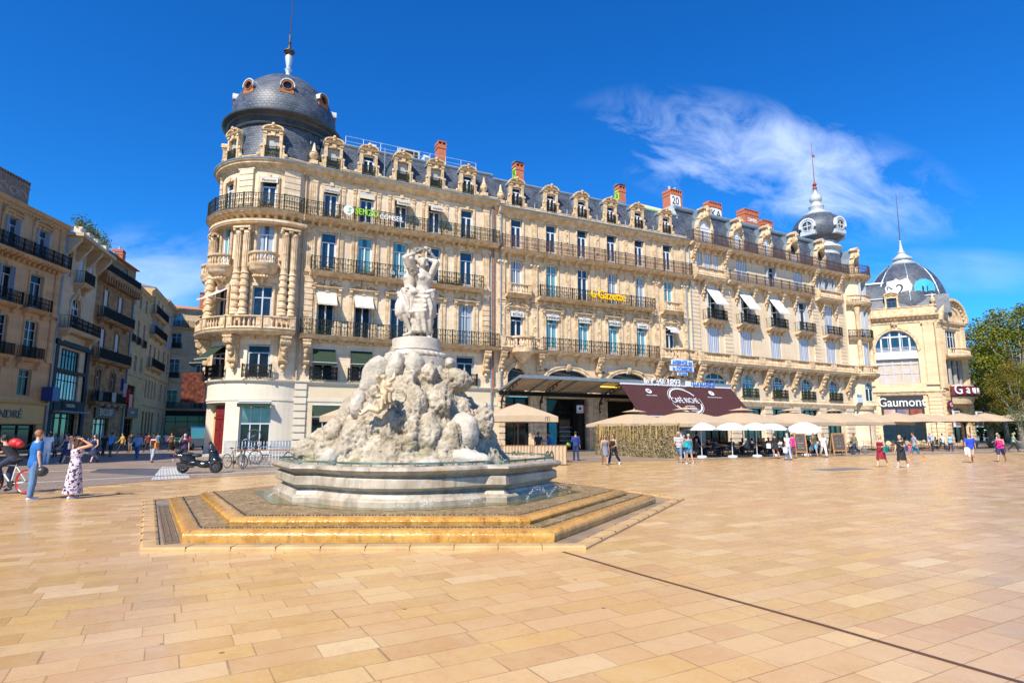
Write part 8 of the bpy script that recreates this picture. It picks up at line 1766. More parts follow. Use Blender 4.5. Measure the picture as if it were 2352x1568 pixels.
for row, d in enumerate((-.7, -2.9, -5.2)):
 for k in range(11):
  s = 1.2 + k * 1.9 + row * .4
  if row == 0 and 12.2 < s < 15: continue
  q = FT(s, d, 0); place(T1, q[0], q[1], rzC, 'wooden topped cafe table, %s from the net fence in the %s terrace row' % (words[k], ('front', 'middle', 'back')[row]), 'table', 'tables of the shaded terrace')
  for sg in (-1, 1): c = FT(s + sg * .68, d + rnd.uniform(-.1, .1), 0); place(C1, c[0], c[1], rzC + (-pi / 2 if sg > 0 else pi / 2) + rnd.uniform(-.3, .3), 'dark slatted armchair %s of the %s table from the net fence, %s row' % ('right' if sg > 0 else 'left', words[k], ('front', 'middle', 'back')[row]), 'chair', 'dark chairs of the shaded terrace'); seats.append((row, s + sg * .66, d, sg))
for k in range(26):
 s = 27.0 + (k % 13) * 1.15; d = -1.2 - 1.9 * (k // 13); q = FT(s, d, 0); place(C2, q[0], q[1], rnd.uniform(0, 6.3), 'round backed cream rattan chair, %s from the left in the %s row before the cinema' % (words[k % 13], ('front', 'rear')[k // 13]), 'chair', 'rattan chairs before the cinema')
 if k % 3 == 0: q = FT(s + .55, d - .3, 0); place(T1, q[0], q[1], rzC, 'small cafe table among the rattan chairs, %s from the left' % words[k // 3], 'table', 'tables among the rattan chairs')
def board(x, y, rz, w, h, label, words, fm, bm_):
 o = empty('menu_board', (x, y, 0), rz, label, 'menu board'); M = WM[o]; q = MB()
 for sg in (-1, 1): q.side(LOC, [(.0, 0), (.05, 0), (-.12, h), (-.17, h)], sg * w / 2 - .04, sg * w / 2 + .04); q.side(LOC, [(-.6, 0), (-.55, 0), (-.14, h), (-.18, h)], sg * w / 2 - .03, sg * w / 2 + .03)
 q.side(LOC, [(-.12, h - .07), (-.16, h - .07), (-.16, h), (-.12, h)], -w / 2 - .04, w / 2 + .04); q.side(LOC, [(0, .3), (-.04, .3), (-.04, .38), (0, .38)], -w / 2, w / 2); inst('frame', q.mesh('frame', fm), o, M)
 q = MB(); q.side(LOC, [(-.02, .36), (-.05, .36), (-.15, h - .06), (-.12, h - .06)], -w / 2 + .02, w / 2 - .02); inst('panel', q.mesh('panel', bm_), o, M)
 for k, t in enumerate(words): z = h - .2 - k * (h - .6) / max(1, len(words)); put_text(t, .17 if k else .19, m_white, M @ Matrix.Translation((0, .13 - (h - z) * .085, z)) @ Matrix.Translation((0, 0, 0)), o, .002, sx=.85)
m_chalk = mat('chalk_board', (.085, .065, .055), .7, .3, 8)
board(20.2, 42.6, rzC - .5, .78, 1.62, 'tall wooden chalk board with price lines beside the man in olive', ['Suggestion', 'Côte de', 'bœuf', '29,50€', 'Salade', '13,50€'], m_wood, m_chalk); board(24.4, 45.4, rzC - .45, .95, 1.62, 'wide wooden chalk board left of the bicycle', ['Suggestion', 'Côte de', 'bœuf', 'Salade'], m_wood, m_chalk); board(11.2, 41.0, rzC - .2, .9, 1.75, 'pale blue framed menu board behind the man in stripes', ['MENU'], mat('pale_blue_paint', (.30, .48, .62), .5), mat('pale_panel', (.45, .55, .62), .5))
# bicycles
def bicycle(M, label, fc, rim=None, group=None, basket=False):
 o = empty('bicycle', (0, 0, 0), 0, label, 'bicycle', group, M=M); fr = mat('bike_%s' % str(fc), fc, .35); rm = mat('rim_%s' % str(rim), rim or (.35, .36, .37), .35, metal=0 if rim else .7); ty = mat('tyre', (.02, .02, .02), .8)
 for x in (-.52, .52):
  q = MB(); q.tube([(x + .32 * cos(a), 0, .34 + .32 * sin(a)) for a in [2 * pi * k / 28 for k in range(28)]], .018, 6, True); q.k = 1; q.tube([(x + .296 * cos(a), 0, .34 + .296 * sin(a)) for a in [2 * pi * k / 28 for k in range(28)]], .014 if not rim else .02, 5, True); q.k = 2
  for k in range(14): a = 2 * pi * k / 14; q.tube([(x, .02 * (-1) ** k, .34), (x + .29 * cos(a), 0, .34 + .29 * sin(a))], .002, 3)
  q.tube([(x, -.04, .34), (x, .04, .34)], .025, 8); inst('wheel', q.mesh('wheel', [ty, rm, m_zinc], 'sm'), o, M)
 q = MB()
 for a, b, r in (((-.05, 0, .28), (-.17, 0, .82), .016), ((-.16, 0, .78), (.36, 0, .80), .016), ((-.05, 0, .28), (.37, 0, .72), .018), ((.36, 0, .84), (.39, 0, .68), .02), ((-.52, 0, .34), (-.05, 0, .28), .012), ((-.52, 0, .34), (-.16, 0, .76), .010), ((.39, 0, .68), (.52, 0, .34), .014)): q.tube([a, b], r, 6)
 inst('frame', q.mesh('frame', fr, 'sm'), o, M); q = MB(); q.tube([(.35, 0, .84), (.34, 0, .98)], .014, 6); q.tube([(.30, -.28, 1.0), (.38, -.1, 1.0), (.38, .1, 1.0), (.30, .28, 1.0)], .012, 6); inst('handlebar', q.mesh('hb', m_gk, 'sm'), o, M)
 q = MB(); q.tube([(-.17, 0, .8), (-.2, 0, .93)], .012, 6); q.ball((-.2, 0, .95), (.13, .065, .03), 7); inst('saddle', q.mesh('sd', m_gk, 'sm'), o, M); q = MB(); q.tube([(-.05, -.03, .28), (-.05, .03, .28)], .09, 12); q.tube([(-.05, .06, .28), (.08, .06, .2)], .01, 4); q.tube([(-.05, -.06, .28), (-.18, -.06, .36)], .01, 4); q.box(LOC, .04, .12, -.14, -.06, .19, .21); q.box(LOC, -.22, -.14, .06, .14, .35, .37); inst('pedals', q.mesh('pd', m_gk), o, M)
 if basket: q = MB(); q.box(LOC, .42, .68, -.14, .14, .78, .98); inst('basket', q.mesh('bk', m_iron), o, M)
 return o
def BM(x, y, a, roll=0., z=0., pitch=0.): return Matrix.Translation((x, y, z)) @ Matrix.Rotation(RAD(a), 4, 'Z') @ Matrix.Rotation(RAD(roll), 4, 'X') @ Matrix.Rotation(RAD(pitch), 4, 'Y')
bicycle(BM(27.3, 48.0, 8, 6), 'silver bicycle parked before the cafe tables right of the chalk board', (.45, .47, .50)); bicycle(BM(-13.2, 29.2, -25, 5), 'grey bicycle leaning at the left end of the railing', (.10, .10, .10), group='bicycles at the railing'); bicycle(BM(-12.75, 28.9, -62, -6), 'dark bicycle seen end-on at the railing', (.05, .05, .06), group='bicycles at the railing')
bicycle(BM(-12.65, 29.6, 10, 8, 1.0, 0) @ Matrix.Rotation(RAD(-95), 4, 'Y') @ Matrix.Translation((0.0, 0, -.5)), 'blue bicycle hung upright with its wheel in the air at the railing', (.02, .16, .30), group='bicycles at the railing'); bicycle(BM(-10.65, 30.4, 55, 4, .1), 'white bicycle behind the railing', (.65, .66, .66), group='bicycles at the railing')
bk = ground(18, 1134); bicycle(BM(bk.x, bk.y, 172), 'white racing bicycle with red rims ridden at the left edge', (.72, .72, .74), (.75, .01, .02))
# spiked railing, utility box
F_ = Line((-13.3, 30.0), (1.0, .16)); o = empty('railing', (-11.5, 30.3, 0), 0, 'low grey spiked metal railing before the burger restaurant door', 'railing'); mb = MB(); L = 4.0
for z in (.12, .95): mb.box(F_, 0, L, -.015, .015, z, z + .04)
mb.build('rails', m_zinc, o); mb = MB(); [mb.side(F_, [(-.012, .05), (.012, .05), (.012, 1.1), (0, 1.25), (-.012, 1.1)], k * .145, k * .145 + .035) for k in range(28)]; mb.build('bars', m_zincw, o); mb = MB(); mb.tube([F_(-.2, .5, 0), F_(-.2, .5, .85), F_(3, .5, .85), F_(3, .5, 0)], .03, 6); mb.build('rail_hoop', m_rust, o)
mb = MB(); mb.side(Line((-8.9, 29.6), (1, .1)), [(0, 0), (.5, 0), (.5, 1.0), (.3, 1.2), (0, 1.25)], 0, 2.0); top('utility_box', mb, m_zincw, (-8, 29.5, 0), 'pale grey metal cabinet with curved top behind the fountain rim', 'cabinet')
# scooter
sc = ground(462, 1083); M = Matrix.Translation((-13.2, 25.9, 0)) @ Matrix.Rotation(RAD(16), 4, 'Z') @ Matrix.Diagonal((.88, .95, .98, 1)); o = empty('scooter', (0, 0, 0), 0, 'black three wheeled scooter parked left of the fountain', 'scooter', M=M); m_blk = mat('black_gloss', (.012, .012, .013), .18, spec=.7); ty = mat('tyre', (.02, .02, .02), .8)
for x, y, r in ((-.72, 0, .27), (.72, -.21, .26), (.72, .21, .26)): q = MB(); q.tube([(x + (r - .06) * cos(a), y, r + (r - .06) * sin(a)) for a in [2 * pi * k / 24 for k in range(24)]], .062, 8, True); q.k = 1; q.tube([(x, y - .05, r), (x, y + .05, r)], r * .5, 14); [q.tube([(x, y - .055, r), (x + r * .62 * cos(a), y - .055, r + r * .62 * sin(a))], .018, 4) for a in [2 * pi * k / 6 for k in range(6)]]; inst('wheel', q.mesh('wheel', [ty, mat('dark_alloy', (.15, .14, .14), .3, metal=.8)], 'sm'), o, M)
def shell(pts, w, mm, nm):
 me = bpy.data.meshes.new(nm); q = MB();
 for a, b, wz in pts: q.ball(a, (b[0], w * wz, b[1]), 10)
 r = remesh(q, .028, 4, nm); r.materials.clear(); r.materials.append(mm); link(bpy.data.objects.new(nm, r), o, M)
shell([((-.75, 0, .72), (.38, .13), .9), ((-.55, 0, .6), (.35, .2), .95), ((-.2, 0, .42), (.45, .14), 1), ((.25, 0, .36), (.42, .16), 1.1), ((.60, 0, .62), (.24, .42), 1.2), ((.72, 0, .52), (.26, .16), 1.5), ((.52, 0, .88), (.2, .16), 1.1), ((-1.02, 0, .78), (.14, .09), .7)], .2, m_blk, 'body')
shell([((-.55, 0, .82), (.3, .07), .8), ((-.15, 0, .74), (.24, .08), .9), ((-.95, 0, .92), (.17, .12), .85)], .19, mat('seat_vinyl', (.025, .025, .025), .6), 'seat')
q = MB(); q.side(LOC, [(0, 0), (.01, 0), (.01, .01), (0, .01)], 0, .01); n = 6
q = MB(); q.add([(.72 - .10 * j - .03 * (i - 3) ** 2 * .3, -.2 + i * .066, .98 + .13 * j - .012 * (i - 3) ** 2) for j in range(4) for i in range(7)], [(j * 7 + i, j * 7 + i + 1, (j + 1) * 7 + i + 1, (j + 1) * 7 + i) for j in range(3) for i in range(6)]); inst('windscreen', q.mesh('ws', mat('smoked_screen', (.05, .035, .035), .1), 'all', False), o, M)
q = MB(); q.tube([(.38, -.38, 1.02), (.45, -.1, .98), (.45, .1, .98), (.38, .38, 1.02)], .02, 6); inst('handlebar', q.mesh('hb', m_gk), o, M)
for sg in (-1, 1): q = MB(); q.tube([(.45, sg * .3, 1.0), (.5, sg * .36, 1.14)], .01, 4); q.ball((.5, sg * .4, 1.17), (.02, .08, .05), 6); inst('mirror', q.mesh('mr', m_zincw, 'all'), o, M)
q = MB(); q.ball((-1.13, 0, .76), (.05, .15, .05), 7); inst('tail_light', q.mesh('tl', m_redS, 'all'), o, M); q = MB(); q.box(LOC, -1.16, -1.14, -.1, .1, .5, .62); inst('number_plate', q.mesh('np', m_white), o, M); q = MB(); q.tube([(-.2, -.24, .28), (-.55, -.26, .3), (-.95, -.27, .42)], [.04, .06, .07], 8); inst('exhaust', q.mesh('ex', mat('dark_steel', (.06, .05, .045), .4, metal=.6), 'sm'), o, M)
# van at the end of the street
M = Matrix.Translation((-31.8, 60.0, 0)) @ Matrix.Rotation(RAD(100), 4, 'Z'); o = empty('delivery_van', (0, 0, 0), 0, 'dark van with pale lettering on its rear parked at the end of the side street', 'van', M=M); q = MB(); q.side(LOC, [(-.95, .35), (-.98, 1.1), (-.9, 2.1), (-.75, 2.25), (.75, 2.25), (.9, 2.1), (.98, 1.1), (.95, .35)], -2.6, 1.6); q.side(LOC, [(-.93, .35), (-.93, 1.2), (.93, 1.2), (.93, .35)], 1.6, 2.5); inst('body', q.mesh('body', m_blk), o, M)
for x in (-1.8, 1.7):
 for y in (-.85, .85): q = MB(); q.tube([(x, y - .12, .34), (x, y + .12, .34)], .34, 14); inst('wheel', q.mesh('wh', ty), o, M)
q = MB(); q.box(LOC, -2.63, -2.6, -.8, .8, 1.3, 2.05); inst('rear_window', q.mesh('rw', gl_dark), o, M)
for sg in (-1, 1): q = MB(); q.box(LOC, -2.64, -2.6, sg * .88 - .06, sg * .88 + .06, .8, 1.3); inst('tail_light', q.mesh('tl', m_redS), o, M)
for t, z in (('clim service', 1.15), ('04 67 00 00', .9)): link(bpy.data.objects.new('lettering', text_mesh(t, .22, .004, MATS['teal_vinyl'], 'lettering')), o, M @ Matrix.Translation((-2.65, 0, z)) @ Matrix.Rotation(-pi / 2, 4, 'Z') @ Matrix.Rotation(pi / 2, 4, 'X'))
# ------------------------------------------------------------------ people in the picture
def at_px(x, y): return ground(x, y)
def far(px, h_px, H=1.72): # standing distance from apparent height
 Y_ = H * 1380 / h_px * 1.0; return Vector(((px - 1176) / 1380 * Y_ * .989, Y_ * 1.0, 0))
st0 = dict(legs=((3, 3), (-3, 3)), arms=((5, 8, 12, .05), (5, 8, 12, .05))); wk = dict(legs=((24, 6), (-22, 26))); wf = dict(wk, fem=1); wk2 = dict(legs=((-20, 28), (22, 5)))
J_ = (.06, .11, .26); DJ = (.02, .03, .07)
o, J, M = person(at_px(70, 1147), -35, 1.80, 'ginger haired man with sunglasses in a blue T-shirt and jeans at the left', (.01, .12, .38), (.10, .20, .36), 'ginger', shoe='w', P=dict(st0, arms=((0, 6, 8, 0), (-4, 8, 14, 0))), skin=2, vox=.014, glasses=True)
q = MB(); w = M @ J['wr', 1]; q.ball((w.x + .06, w.y, w.z - .16), (.15, .13, .13), 9); top('helmet', q, mat('helmet_grey', (.03, .03, .035), .4), (w.x + .06, w.y, w.z - .16), 'dark grey helmet held by the man in the blue T-shirt', 'helmet', smooth='all')
person(at_px(165, 1144), -25, 1.64, 'woman in a long white and purple flowered strap dress lifting her hands to her head', (.60, .50, .58), None, 'brown', .22, P=dict(fem=1, pat='floral', tank=1, dress=.80, flare=.2, legs=((6, 4), (-6, 5)), arms=((120, 60, 105, 1.3), (120, 60, 105, 1.3))), sleeve=0, vox=.014, shoe='w')
b = bk + Vector((.12, .0, 0)); person(Vector((b.x - .05, b.y, .0)), 82, 1.76, 'cyclist in a black T-shirt and jeans riding the bicycle with red rims', (.015, .015, .018), DJ, 'black', P=dict(hipz=.97, lean=42, legs=((62, 75), (30, 40)), arms=((62, 8, 12, 0), (62, 8, 12, 0)), nod=.05), vox=.016)
q = MB(); q.ball((b.x - .08, b.y, 1.40), (.17, .14, .13), 8); q.ball((b.x + .05, b.y, 1.36), (.10, .12, .10), 6); top('backpack', q, mat('red_nylon', (.55, .02, .02), .5, .2, 9), (b.x + .1, b.y, 1.2), 'bright red backpack on the cyclist', 'backpack', smooth='all')
W_ = (.72, .74, .78); K_ = (.015, .015, .018)
for a in [
 (far(113, 72), 10, 1.80, 'man in a white cap, white T-shirt and white jeans seen from behind', W_, (.62, .66, .74), 'black', 0, 3, 'w', dict(st0), None, W_, .6),
 (far(157, 70), 150, 1.76, 'man in a purple shirt walking behind the woman in navy', (.28, .10, .30), DJ, 'black', 0, 1, 'w', wk, None, None, .8),
 (at_px(150, 1064), 170, 1.66, 'woman in a strapless navy dress carrying a white bag', (.02, .025, .09), None, 'brown', 0, 2, 'b', dict(wf, dress=.40, flare=.24, tank=1), ((.6, .55, .5), -1, -.05, .3, .34), None, 0),
 (at_px(214, 1062), 175, 1.66, 'woman in a flared navy dress walking with a blue and white bag', (.01, .02, .07), None, 'brown', .1, 2, 'k', dict(wf, dress=.42, flare=.3, arms=((8, 14, 40, .3), (40, 12, 110, .3))), ((.05, .15, .55), 1, .1, .35, .4), None, 0),
 (far(258, 55), -15, 1.75, 'man in a light blue striped polo shirt and navy shorts', (.12, .35, .65), DJ, 'black', 0, 3, 'k', dict(st0, cut=1.0, arms=((5, 8, 12, 0), (50, 20, 110, .6))), None, None, .6),
 (far(242, 53), 10, 1.68, 'dark dressed person beside the man in the light blue polo', K_, K_, 'black', 0, 3, 'k', wk, None, None, .6),
 (far(319, 59), 200, 1.76, 'man in a pale blue shirt and jeans with a black shoulder bag', (.28, .36, .48), (.04, .12, .25), 'black', 0, 3, 'k', wk, ((.02, .02, .02), 1, -.1, .4, .3), None, 1.6),
 (at_px(349, 1061), -5, 1.62, 'woman in a black top and grey cropped trousers with an orange bag', K_, (.34, .36, .42), 'brown', .05, 2, 'b', dict(fem=1, tank=1, cut=1.6, legs=((10, 5), (-10, 12)), arms=((5, 12, 10, 0), (5, 14, 14, 0))), ((.65, .18, .02), 1, -.05, .3, .32), None, 0),
 (far(303, 46), 20, 1.76, 'man in a black T-shirt and grey shorts by the wooden shop fascia', K_, (.15, .15, .16), 'black', 0, 3, 'k', dict(st0, cut=1.), None, None, .6),
 (far(328, 41), 160, 1.72, 'person in a dark red top in the shaded street', (.20, .03, .03), K_, 'black', 0, 3, 'k', wk, None, None, .6),
 (far(343, 46), 5, 1.76, 'man in a maroon T-shirt and dark trousers seen from behind', (.09, .015, .02), K_, 'black', 0, 3, 'k', wk2, None, None, .6),
 (far(364, 44), 5, 1.76, 'man in a teal vest top and pale trousers seen from behind', (.04, .16, .24), (.30, .38, .45), 'black', 0, 1, 'w', wk, None, None, .5),
 (far(383, 37), 0, 1.74, 'person in a white top and blue shorts far down the street', W_, (.03, .08, .25), 'brown', 0, 1, 'w', dict(wk, cut=1.), None, None, .6),
 (far(407, 34), 180, 1.7, 'person in a red T-shirt far down the street near the van', (.55, .04, .03), K_, 'black', 0, 1, 'k', wk, None, None, .6),
 (far(427, 70), 195, 1.66, 'grey haired woman in a dark purple top behind the scooter', (.05, .02, .07), K_, 'grey', .1, 2, 'k', dict(fem=1, legs=((8, 4), (-8, 10)), arms=((5, 12, 10, 0), (55, 15, 105, .6))), None, None, .5),
 (far(36, 62), 160, 1.68, 'person in a white tank top behind the cyclist', W_, K_, 'brown', .1, 1, 'k', dict(wf, tank=1), None, None, 0),
 (at_px(1323, 1057), 8, 1.80, 'man in a dark blue shirt and trousers seen from behind', (.015, .035, .16), (.015, .03, .10), 'black', 0, 1, 'k', dict(legs=((8, 4), (-8, 8)), arms=((4, 12, 35, .0), (-6, 9, 14, 0))), None, None, 1.5),
 (at_px(1390, 1067), 178, 1.66, 'woman with sunglasses in a short grey patterned dress', (.16, .17, .20), None, 'brown', .1, 1, 'b', dict(wf, dress=.34, flare=.2, tank=1), None, None, 0),
 (at_px(1410, 1066), 140, 1.72, 'woman in a black sleeveless top, navy trousers and white shoes with a dark shoulder bag', K_, (.015, .02, .06), 'brown', .22, 1, 'w', dict(fem=1, tank=1, cut=1.85, legs=((-24, 24), (26, 4)), arms=((10, 10, 60, .3), (-8, 10, 20, 0))), ((.06, .035, .03), 1, -.02, .34, .28), None, 0),
 (at_px(1561, 1063), 165, 1.78, 'grey haired man in a navy and white striped T-shirt and denim shorts', (.70, .71, .74), (.12, .20, .30), 'grey', 0, 1, 'bl', dict(pat='stripe', cut=1.05, legs=((10, 4), (-12, 14)), arms=((10, 8, 50, .3), (15, 10, 60, .4)), nod=.04), None, None, .6),
 (at_px(1584, 1064), 10, 1.66, 'woman in a turquoise top and denim shorts carrying a turquoise basket bag', (.01, .22, .32), (.10, .22, .36), 'grey', 0, 1, 'w', dict(fem=1, tank=1, cut=.55, legs=((12, 4), (-12, 12)), arms=((20, 14, 80, .2), (5, 10, 10, 0))), ((.01, .45, .48), -1, .02, .36, .24), None, 0),
 (at_px(1572, 1055), 185, 1.66, 'dark haired woman behind the striped shirt man', (.10, .05, .10), K_, 'black', .15, 0, 'w', wf, None, None, .3),
 (at_px(1783, 1053), 30, 1.68, 'woman in a short black dress holding a white paper bag', K_, None, 'black', 0, 1, 'k', dict(fem=1, dress=.28, flare=.2, legs=((10, 4), (-10, 10)), arms=((15, 12, 60, 0), (60, 15, 110, .4))), ((.75, .76, .78), -1, -.5, .28, .3), None, 1.4),
 (at_px(1811, 1056), 15, 1.68, 'woman with long grey hair in a white and blue patterned blouse and pale jeans', (.62, .66, .74), (.30, .40, .55), 'grey', .18, 1, 'k', dict(fem=1, pat='speck', legs=((8, 4), (-8, 8))), ((.75, .76, .78), -1, -.5, .26, .36), None, .6),
 (at_px(1823, 1052), 20, 1.62, 'woman in a bright pink T-shirt beside the patterned blouse woman', (.75, .01, .22), (.12, .05, .07), 'brown', 0, 1, 'k', dict(fem=1, cut=1.5, legs=((8, 4), (-8, 8))), None, None, .5),
 (at_px(1870, 1048), 180, 1.80, 'man in an olive T-shirt and light blue shorts walking', (.09, .09, .045), (.10, .32, .55), 'grey', 0, 1, 'b', dict(wk, cut=1.), None, None, .6),
 (at_px(1893, 1050), 170, 1.68, 'woman with dark curly hair in a white top and white trousers', W_, (.72, .70, .68), 'black', 0, 1, 'b', dict(wf, cut=1.7), None, None, .5),
 (at_px(2026, 1072), 130, 1.68, 'blond woman in a dark red dress with yellow shoes and a teal shoulder bag', (.24, .008, .02), None, 'blond', .18, 2, 'o', dict(wf, tank=1, dress=.46, flare=.2, legs=((-26, 28), (24, 4)), arms=((12, 10, 75, .5), (20, 10, 70, .5))), ((.0, .22, .20), -1, -.12, .4, .3), None, 0),
 (at_px(2073, 1074), 130, 1.66, 'blond woman in a plain black dress looking down, carrying a dark blue bag', K_, None, 'blond', 0, 2, 'w', dict(fem=1, dress=.48, flare=.19, legs=((-26, 28), (24, 4)), arms=((20, 10, 85, .3), (5, 10, 30, .1)), nod=.05), ((.03, .07, .16), -1, -.02, .34, .26), None, .4),
 (at_px(2104, 1056), 70, 1.80, 'man in a grey T-shirt and blue shorts carrying a red and white bag', (.30, .33, .38), (.02, .16, .26), 'black', 0, 1, 'o', dict(wk2, cut=1.1), ((.55, .10, .15), 1, -.5, .36, .34), None, .6),
 (at_px(2232, 1062), 150, 1.74, 'man in a royal blue T-shirt and beige shorts with a plastic bag', (.01, .06, .55), (.62, .52, .44), 'grey', 0, 1, 'b', dict(wk2, cut=1.25), ((.75, .76, .78), 1, -.5, .22, .4), None, .6),
 (at_px(2301, 1060), 130, 1.70, 'woman with sunglasses in a pink tank top and navy shorts with a small dark bag', (.70, .01, .22), (.015, .03, .09), 'brown', .05, 1, 'b', dict(fem=1, tank=1, cut=.9, legs=((-26, 26), (26, 4)), arms=((10, 10, 100, .5), (-10, 10, 20, 0))), ((.03, .02, .06), 1, .0, .22, .2), None, 0),
 (far(1262, 64), 80, 1.76, 'man in a blue T-shirt reading beside the sports shop window', (.01, .10, .38), (.25, .27, .30), 'black', 0, 1, 'w', dict(st0, cut=1.1, arms=((25, 8, 75, .3), (25, 8, 75, .3)), nod=.04), None, None, .6),
 (Vector((1.6, 37.2, 0)), 190, 1.76, 'man in a dark T-shirt standing in the doorway behind the windbreaks', (.04, .04, .045), K_, 'black', 0, 3, 'k', st0, None, None, .6),
 (Vector((13.4, 43.6, 0)), 90, 1.80, 'waiter in black leaning over a table', K_, K_, 'black', 0, 3, 'k', dict(st0, lean=20, arms=((40, 8, 40, .2), (40, 8, 40, .2))), None, None, 1.8),
 (far(2138, 44), 90, 1.76, 'man in a pale blue shirt standing among the rattan chairs', (.35, .48, .68), DJ, 'grey', 0, 1, 'k', dict(st0, lean=15), None, None, 1.6),
 (far(2180, 44), 150, 1.68, 'woman in a light blue top by the cinema entrance', (.25, .42, .62), DJ, 'blond', .1, 1, 'k', wf, None, None, .5),
 (far(2162, 42), 200, 1.7, 'person in white behind the rattan chairs', W_, DJ, 'brown', 0, 1, 'k', wk, None, None, .5),
] + [
 (far(x, h), yw, 1.72, lb_, c1_, c2_, hr_, 0, k_ % 4, 'k', wk if k_ % 2 else wk2, None, None, .6) for k_, (x, h, yw, lb_, c1_, c2_, hr_) in enumerate((
  (176, 60, 20, 'person in dark clothes between the purple shirt man and the woman in navy', K_, DJ, 'black'), (130, 56, 190, 'person in a grey top behind the man in white', (.2, .2, .22), DJ, 'brown'), (284, 47, 150, 'person in a mustard top in the shade of the side street', (.4, .25, .04), K_, 'black'), (336, 36, 10, 'small figure in pale blue deep in the side street', (.3, .4, .5), DJ, 'brown'), (396, 42, 185, 'man in a brown jacket walking towards the square near the van', (.12, .07, .04), K_, 'black'), (355, 38, 175, 'small figure in white deep in the side street', W_, K_, 'black'), (82, 58, 120, 'person in a dark green top before the ochre fascia', (.03, .09, .05), DJ, 'brown'), (1960, 50, 100, 'person in khaki standing by the bicycle wheel', (.2, .18, .1), DJ, 'brown'), (2290, 45, 60, 'person in a white shirt walking behind the woman in pink', W_, DJ, 'grey'), (2325, 44, 240, 'person in a pale green top near the right edge', (.3, .45, .3), K_, 'blond')))
]:
 loc, yaw, H, lb, tp, bt, hr, lg, sk, sh, P, bg_, ht, slv = a; person(loc, yaw, H, lb, tp, bt, hr, lg, sk, sh, dict(P), None, .021 if loc.y < 50 else .03, bg_, slv, ht, glasses='sunglasses' in lb)
M = None
# diners on the shaded terrace
rnd = random.Random(4); cols_ = [((.45, .03, .03), 'red'), ((.03, .03, .035), 'black'), ((.30, .36, .45), 'pale blue'), ((.5, .5, .5), 'white'), ((.06, .06, .07), 'dark grey'), ((.35, .12, .10), 'rust'), ((.20, .22, .15), 'khaki')]; sp = dict(hipz=.50, legs=((84, 84), (78, 80)), arms=((25, 8, 75, .3), (30, 8, 60, .3)), lean=4)
for n_, (row, s, d, sg) in enumerate(seats):
 if rnd.random() > (.72 if row == 0 else .5) or s < 1.2: continue
 c, cn_ = cols_[rnd.randrange(7)]; q = FT(s, d, 0); hr = rnd.choice(['brown', 'black', 'grey', 'brown']); t_ = int((s - 1.2 - row * .4) / 1.9 + .5)
 person(Vector(q), math.degrees(rzC) + (90 if sg > 0 else -90), 1.72, 'diner, %s top, %s hair, seated %s of the %s table, %s row' % (cn_, hr, 'right' if sg > 0 else 'left', words[min(t_, 10)], ('front', 'middle', 'back')[row]), c, (.03, .035, .05), hr, .08 * rnd.randrange(2), rnd.randrange(2), 'k', dict(sp, fem=rnd.randrange(2)), 'diners on the shaded terrace', .03)
for k, s in enumerate((30.1, 33.5, 37, 39.2)): q = FT(s, -1.6 - (k % 2) * 1.5, 0); person(Vector(q), 150 + k * 60, 1.7, 'diner on a rattan chair in %s, %s' % (('dark clothes', 'a red top', 'a green top', 'black')[k], ('leftmost', 'second from the left', 'third from the left', 'rightmost')[k]), ((.03, .03, .04), (.3, .05, .05), (.05, .2, .1), K_)[k], K_, 'brown', .05, 1, 'k', dict(sp, fem=1), 'diners before the cinema', .035)
q = MB(); q.ball((3.40, 36.95, .95), (.13, .16, .14), 9); top('helmet', q, mat('lime_helmet', (.25, .6, .02), .3, vscale=9, col2=(.02, .02, .02)), (3.4, 36.95, .95), 'lime and black helmet held by the man in dark blue', 'helmet', smooth='all')
# ------------------------------------------------------------------ plants and trees
def leafm(n, a, b): return mat(n, a, .6, vscale=.55, col2=b, spec=.2)
m_plane = leafm('plane_tree_leaves', (.045, .075, .006), (.20, .20, .010)); m_plane2 = leafm('plane_tree_leaves_autumn', (.06, .08, .010), (.20, .145, .015)); m_bark = mat('plane_bark', (.18, .15, .11), .85, vscale=3., col2=(.38, .35, .27))
def leafcloud(mb, c, r, n, sz, rnd):
 for _ in range(n):
  d = Vector((rnd.gauss(0, 1), rnd.gauss(0, 1), rnd.gauss(0, 1))).normalized() * (rnd.random() ** .45); p = Vector((c[0] + d.x * r, c[1] + d.y * r, c[2] + d.z * r * .75)); u = Vector((rnd.gauss(0, 1), rnd.gauss(0, 1), rnd.gauss(0, .6))).normalized() * sz * rnd.uniform(.7, 1.3); v = u.cross(Vector((rnd.gauss(0, 1), rnd.gauss(0, 1), rnd.gauss(0, 1)))).normalized() * sz * .7
  mb.add([p - u, p + v * .8, p + u, p - v * .8], [(0, 1, 2, 3)])
def tree_mesh(seed, H, Rr, ml):
 rnd = random.Random(seed); br = MB(); lf = MB(); br.tube([(0, 0, 0), (.1, 0, H * .2), (-.1, .1, H * .42)], [.38, .3, .24], 10)
 for k in range(34):
  a = k * 2.4; z0 = H * rnd.uniform(.2, .42); z1 = H * (.28 + .66 * (k + .5) / 34); rr_ = Rr * sqrt(max(.05, 1 - ((z1 / H - .58) / .44) ** 2)) * rnd.uniform(.35, 1.); e = Vector((rr_ * cos(a), rr_ * sin(a), z1)); m = Vector((e.x * .45, e.y * .45, (z0 + z1) / 2)); br.tube([(0, 0, z0), tuple(m), tuple(e)], [.15, .09, .03], 5)
  leafcloud(lf, e, Rr * rnd.uniform(.22, .36), 330, .17, rnd)
  leafcloud(lf, m.lerp(e, .6), Rr * .22, 90, .17, rnd)
 return br.mesh('trunk', m_bark, 'all'), lf.mesh('crown', ml, fix=False)
tm = [tree_mesh(3, 18, 6.2, m_plane), tree_mesh(8, 20, 6.5, m_plane2)]
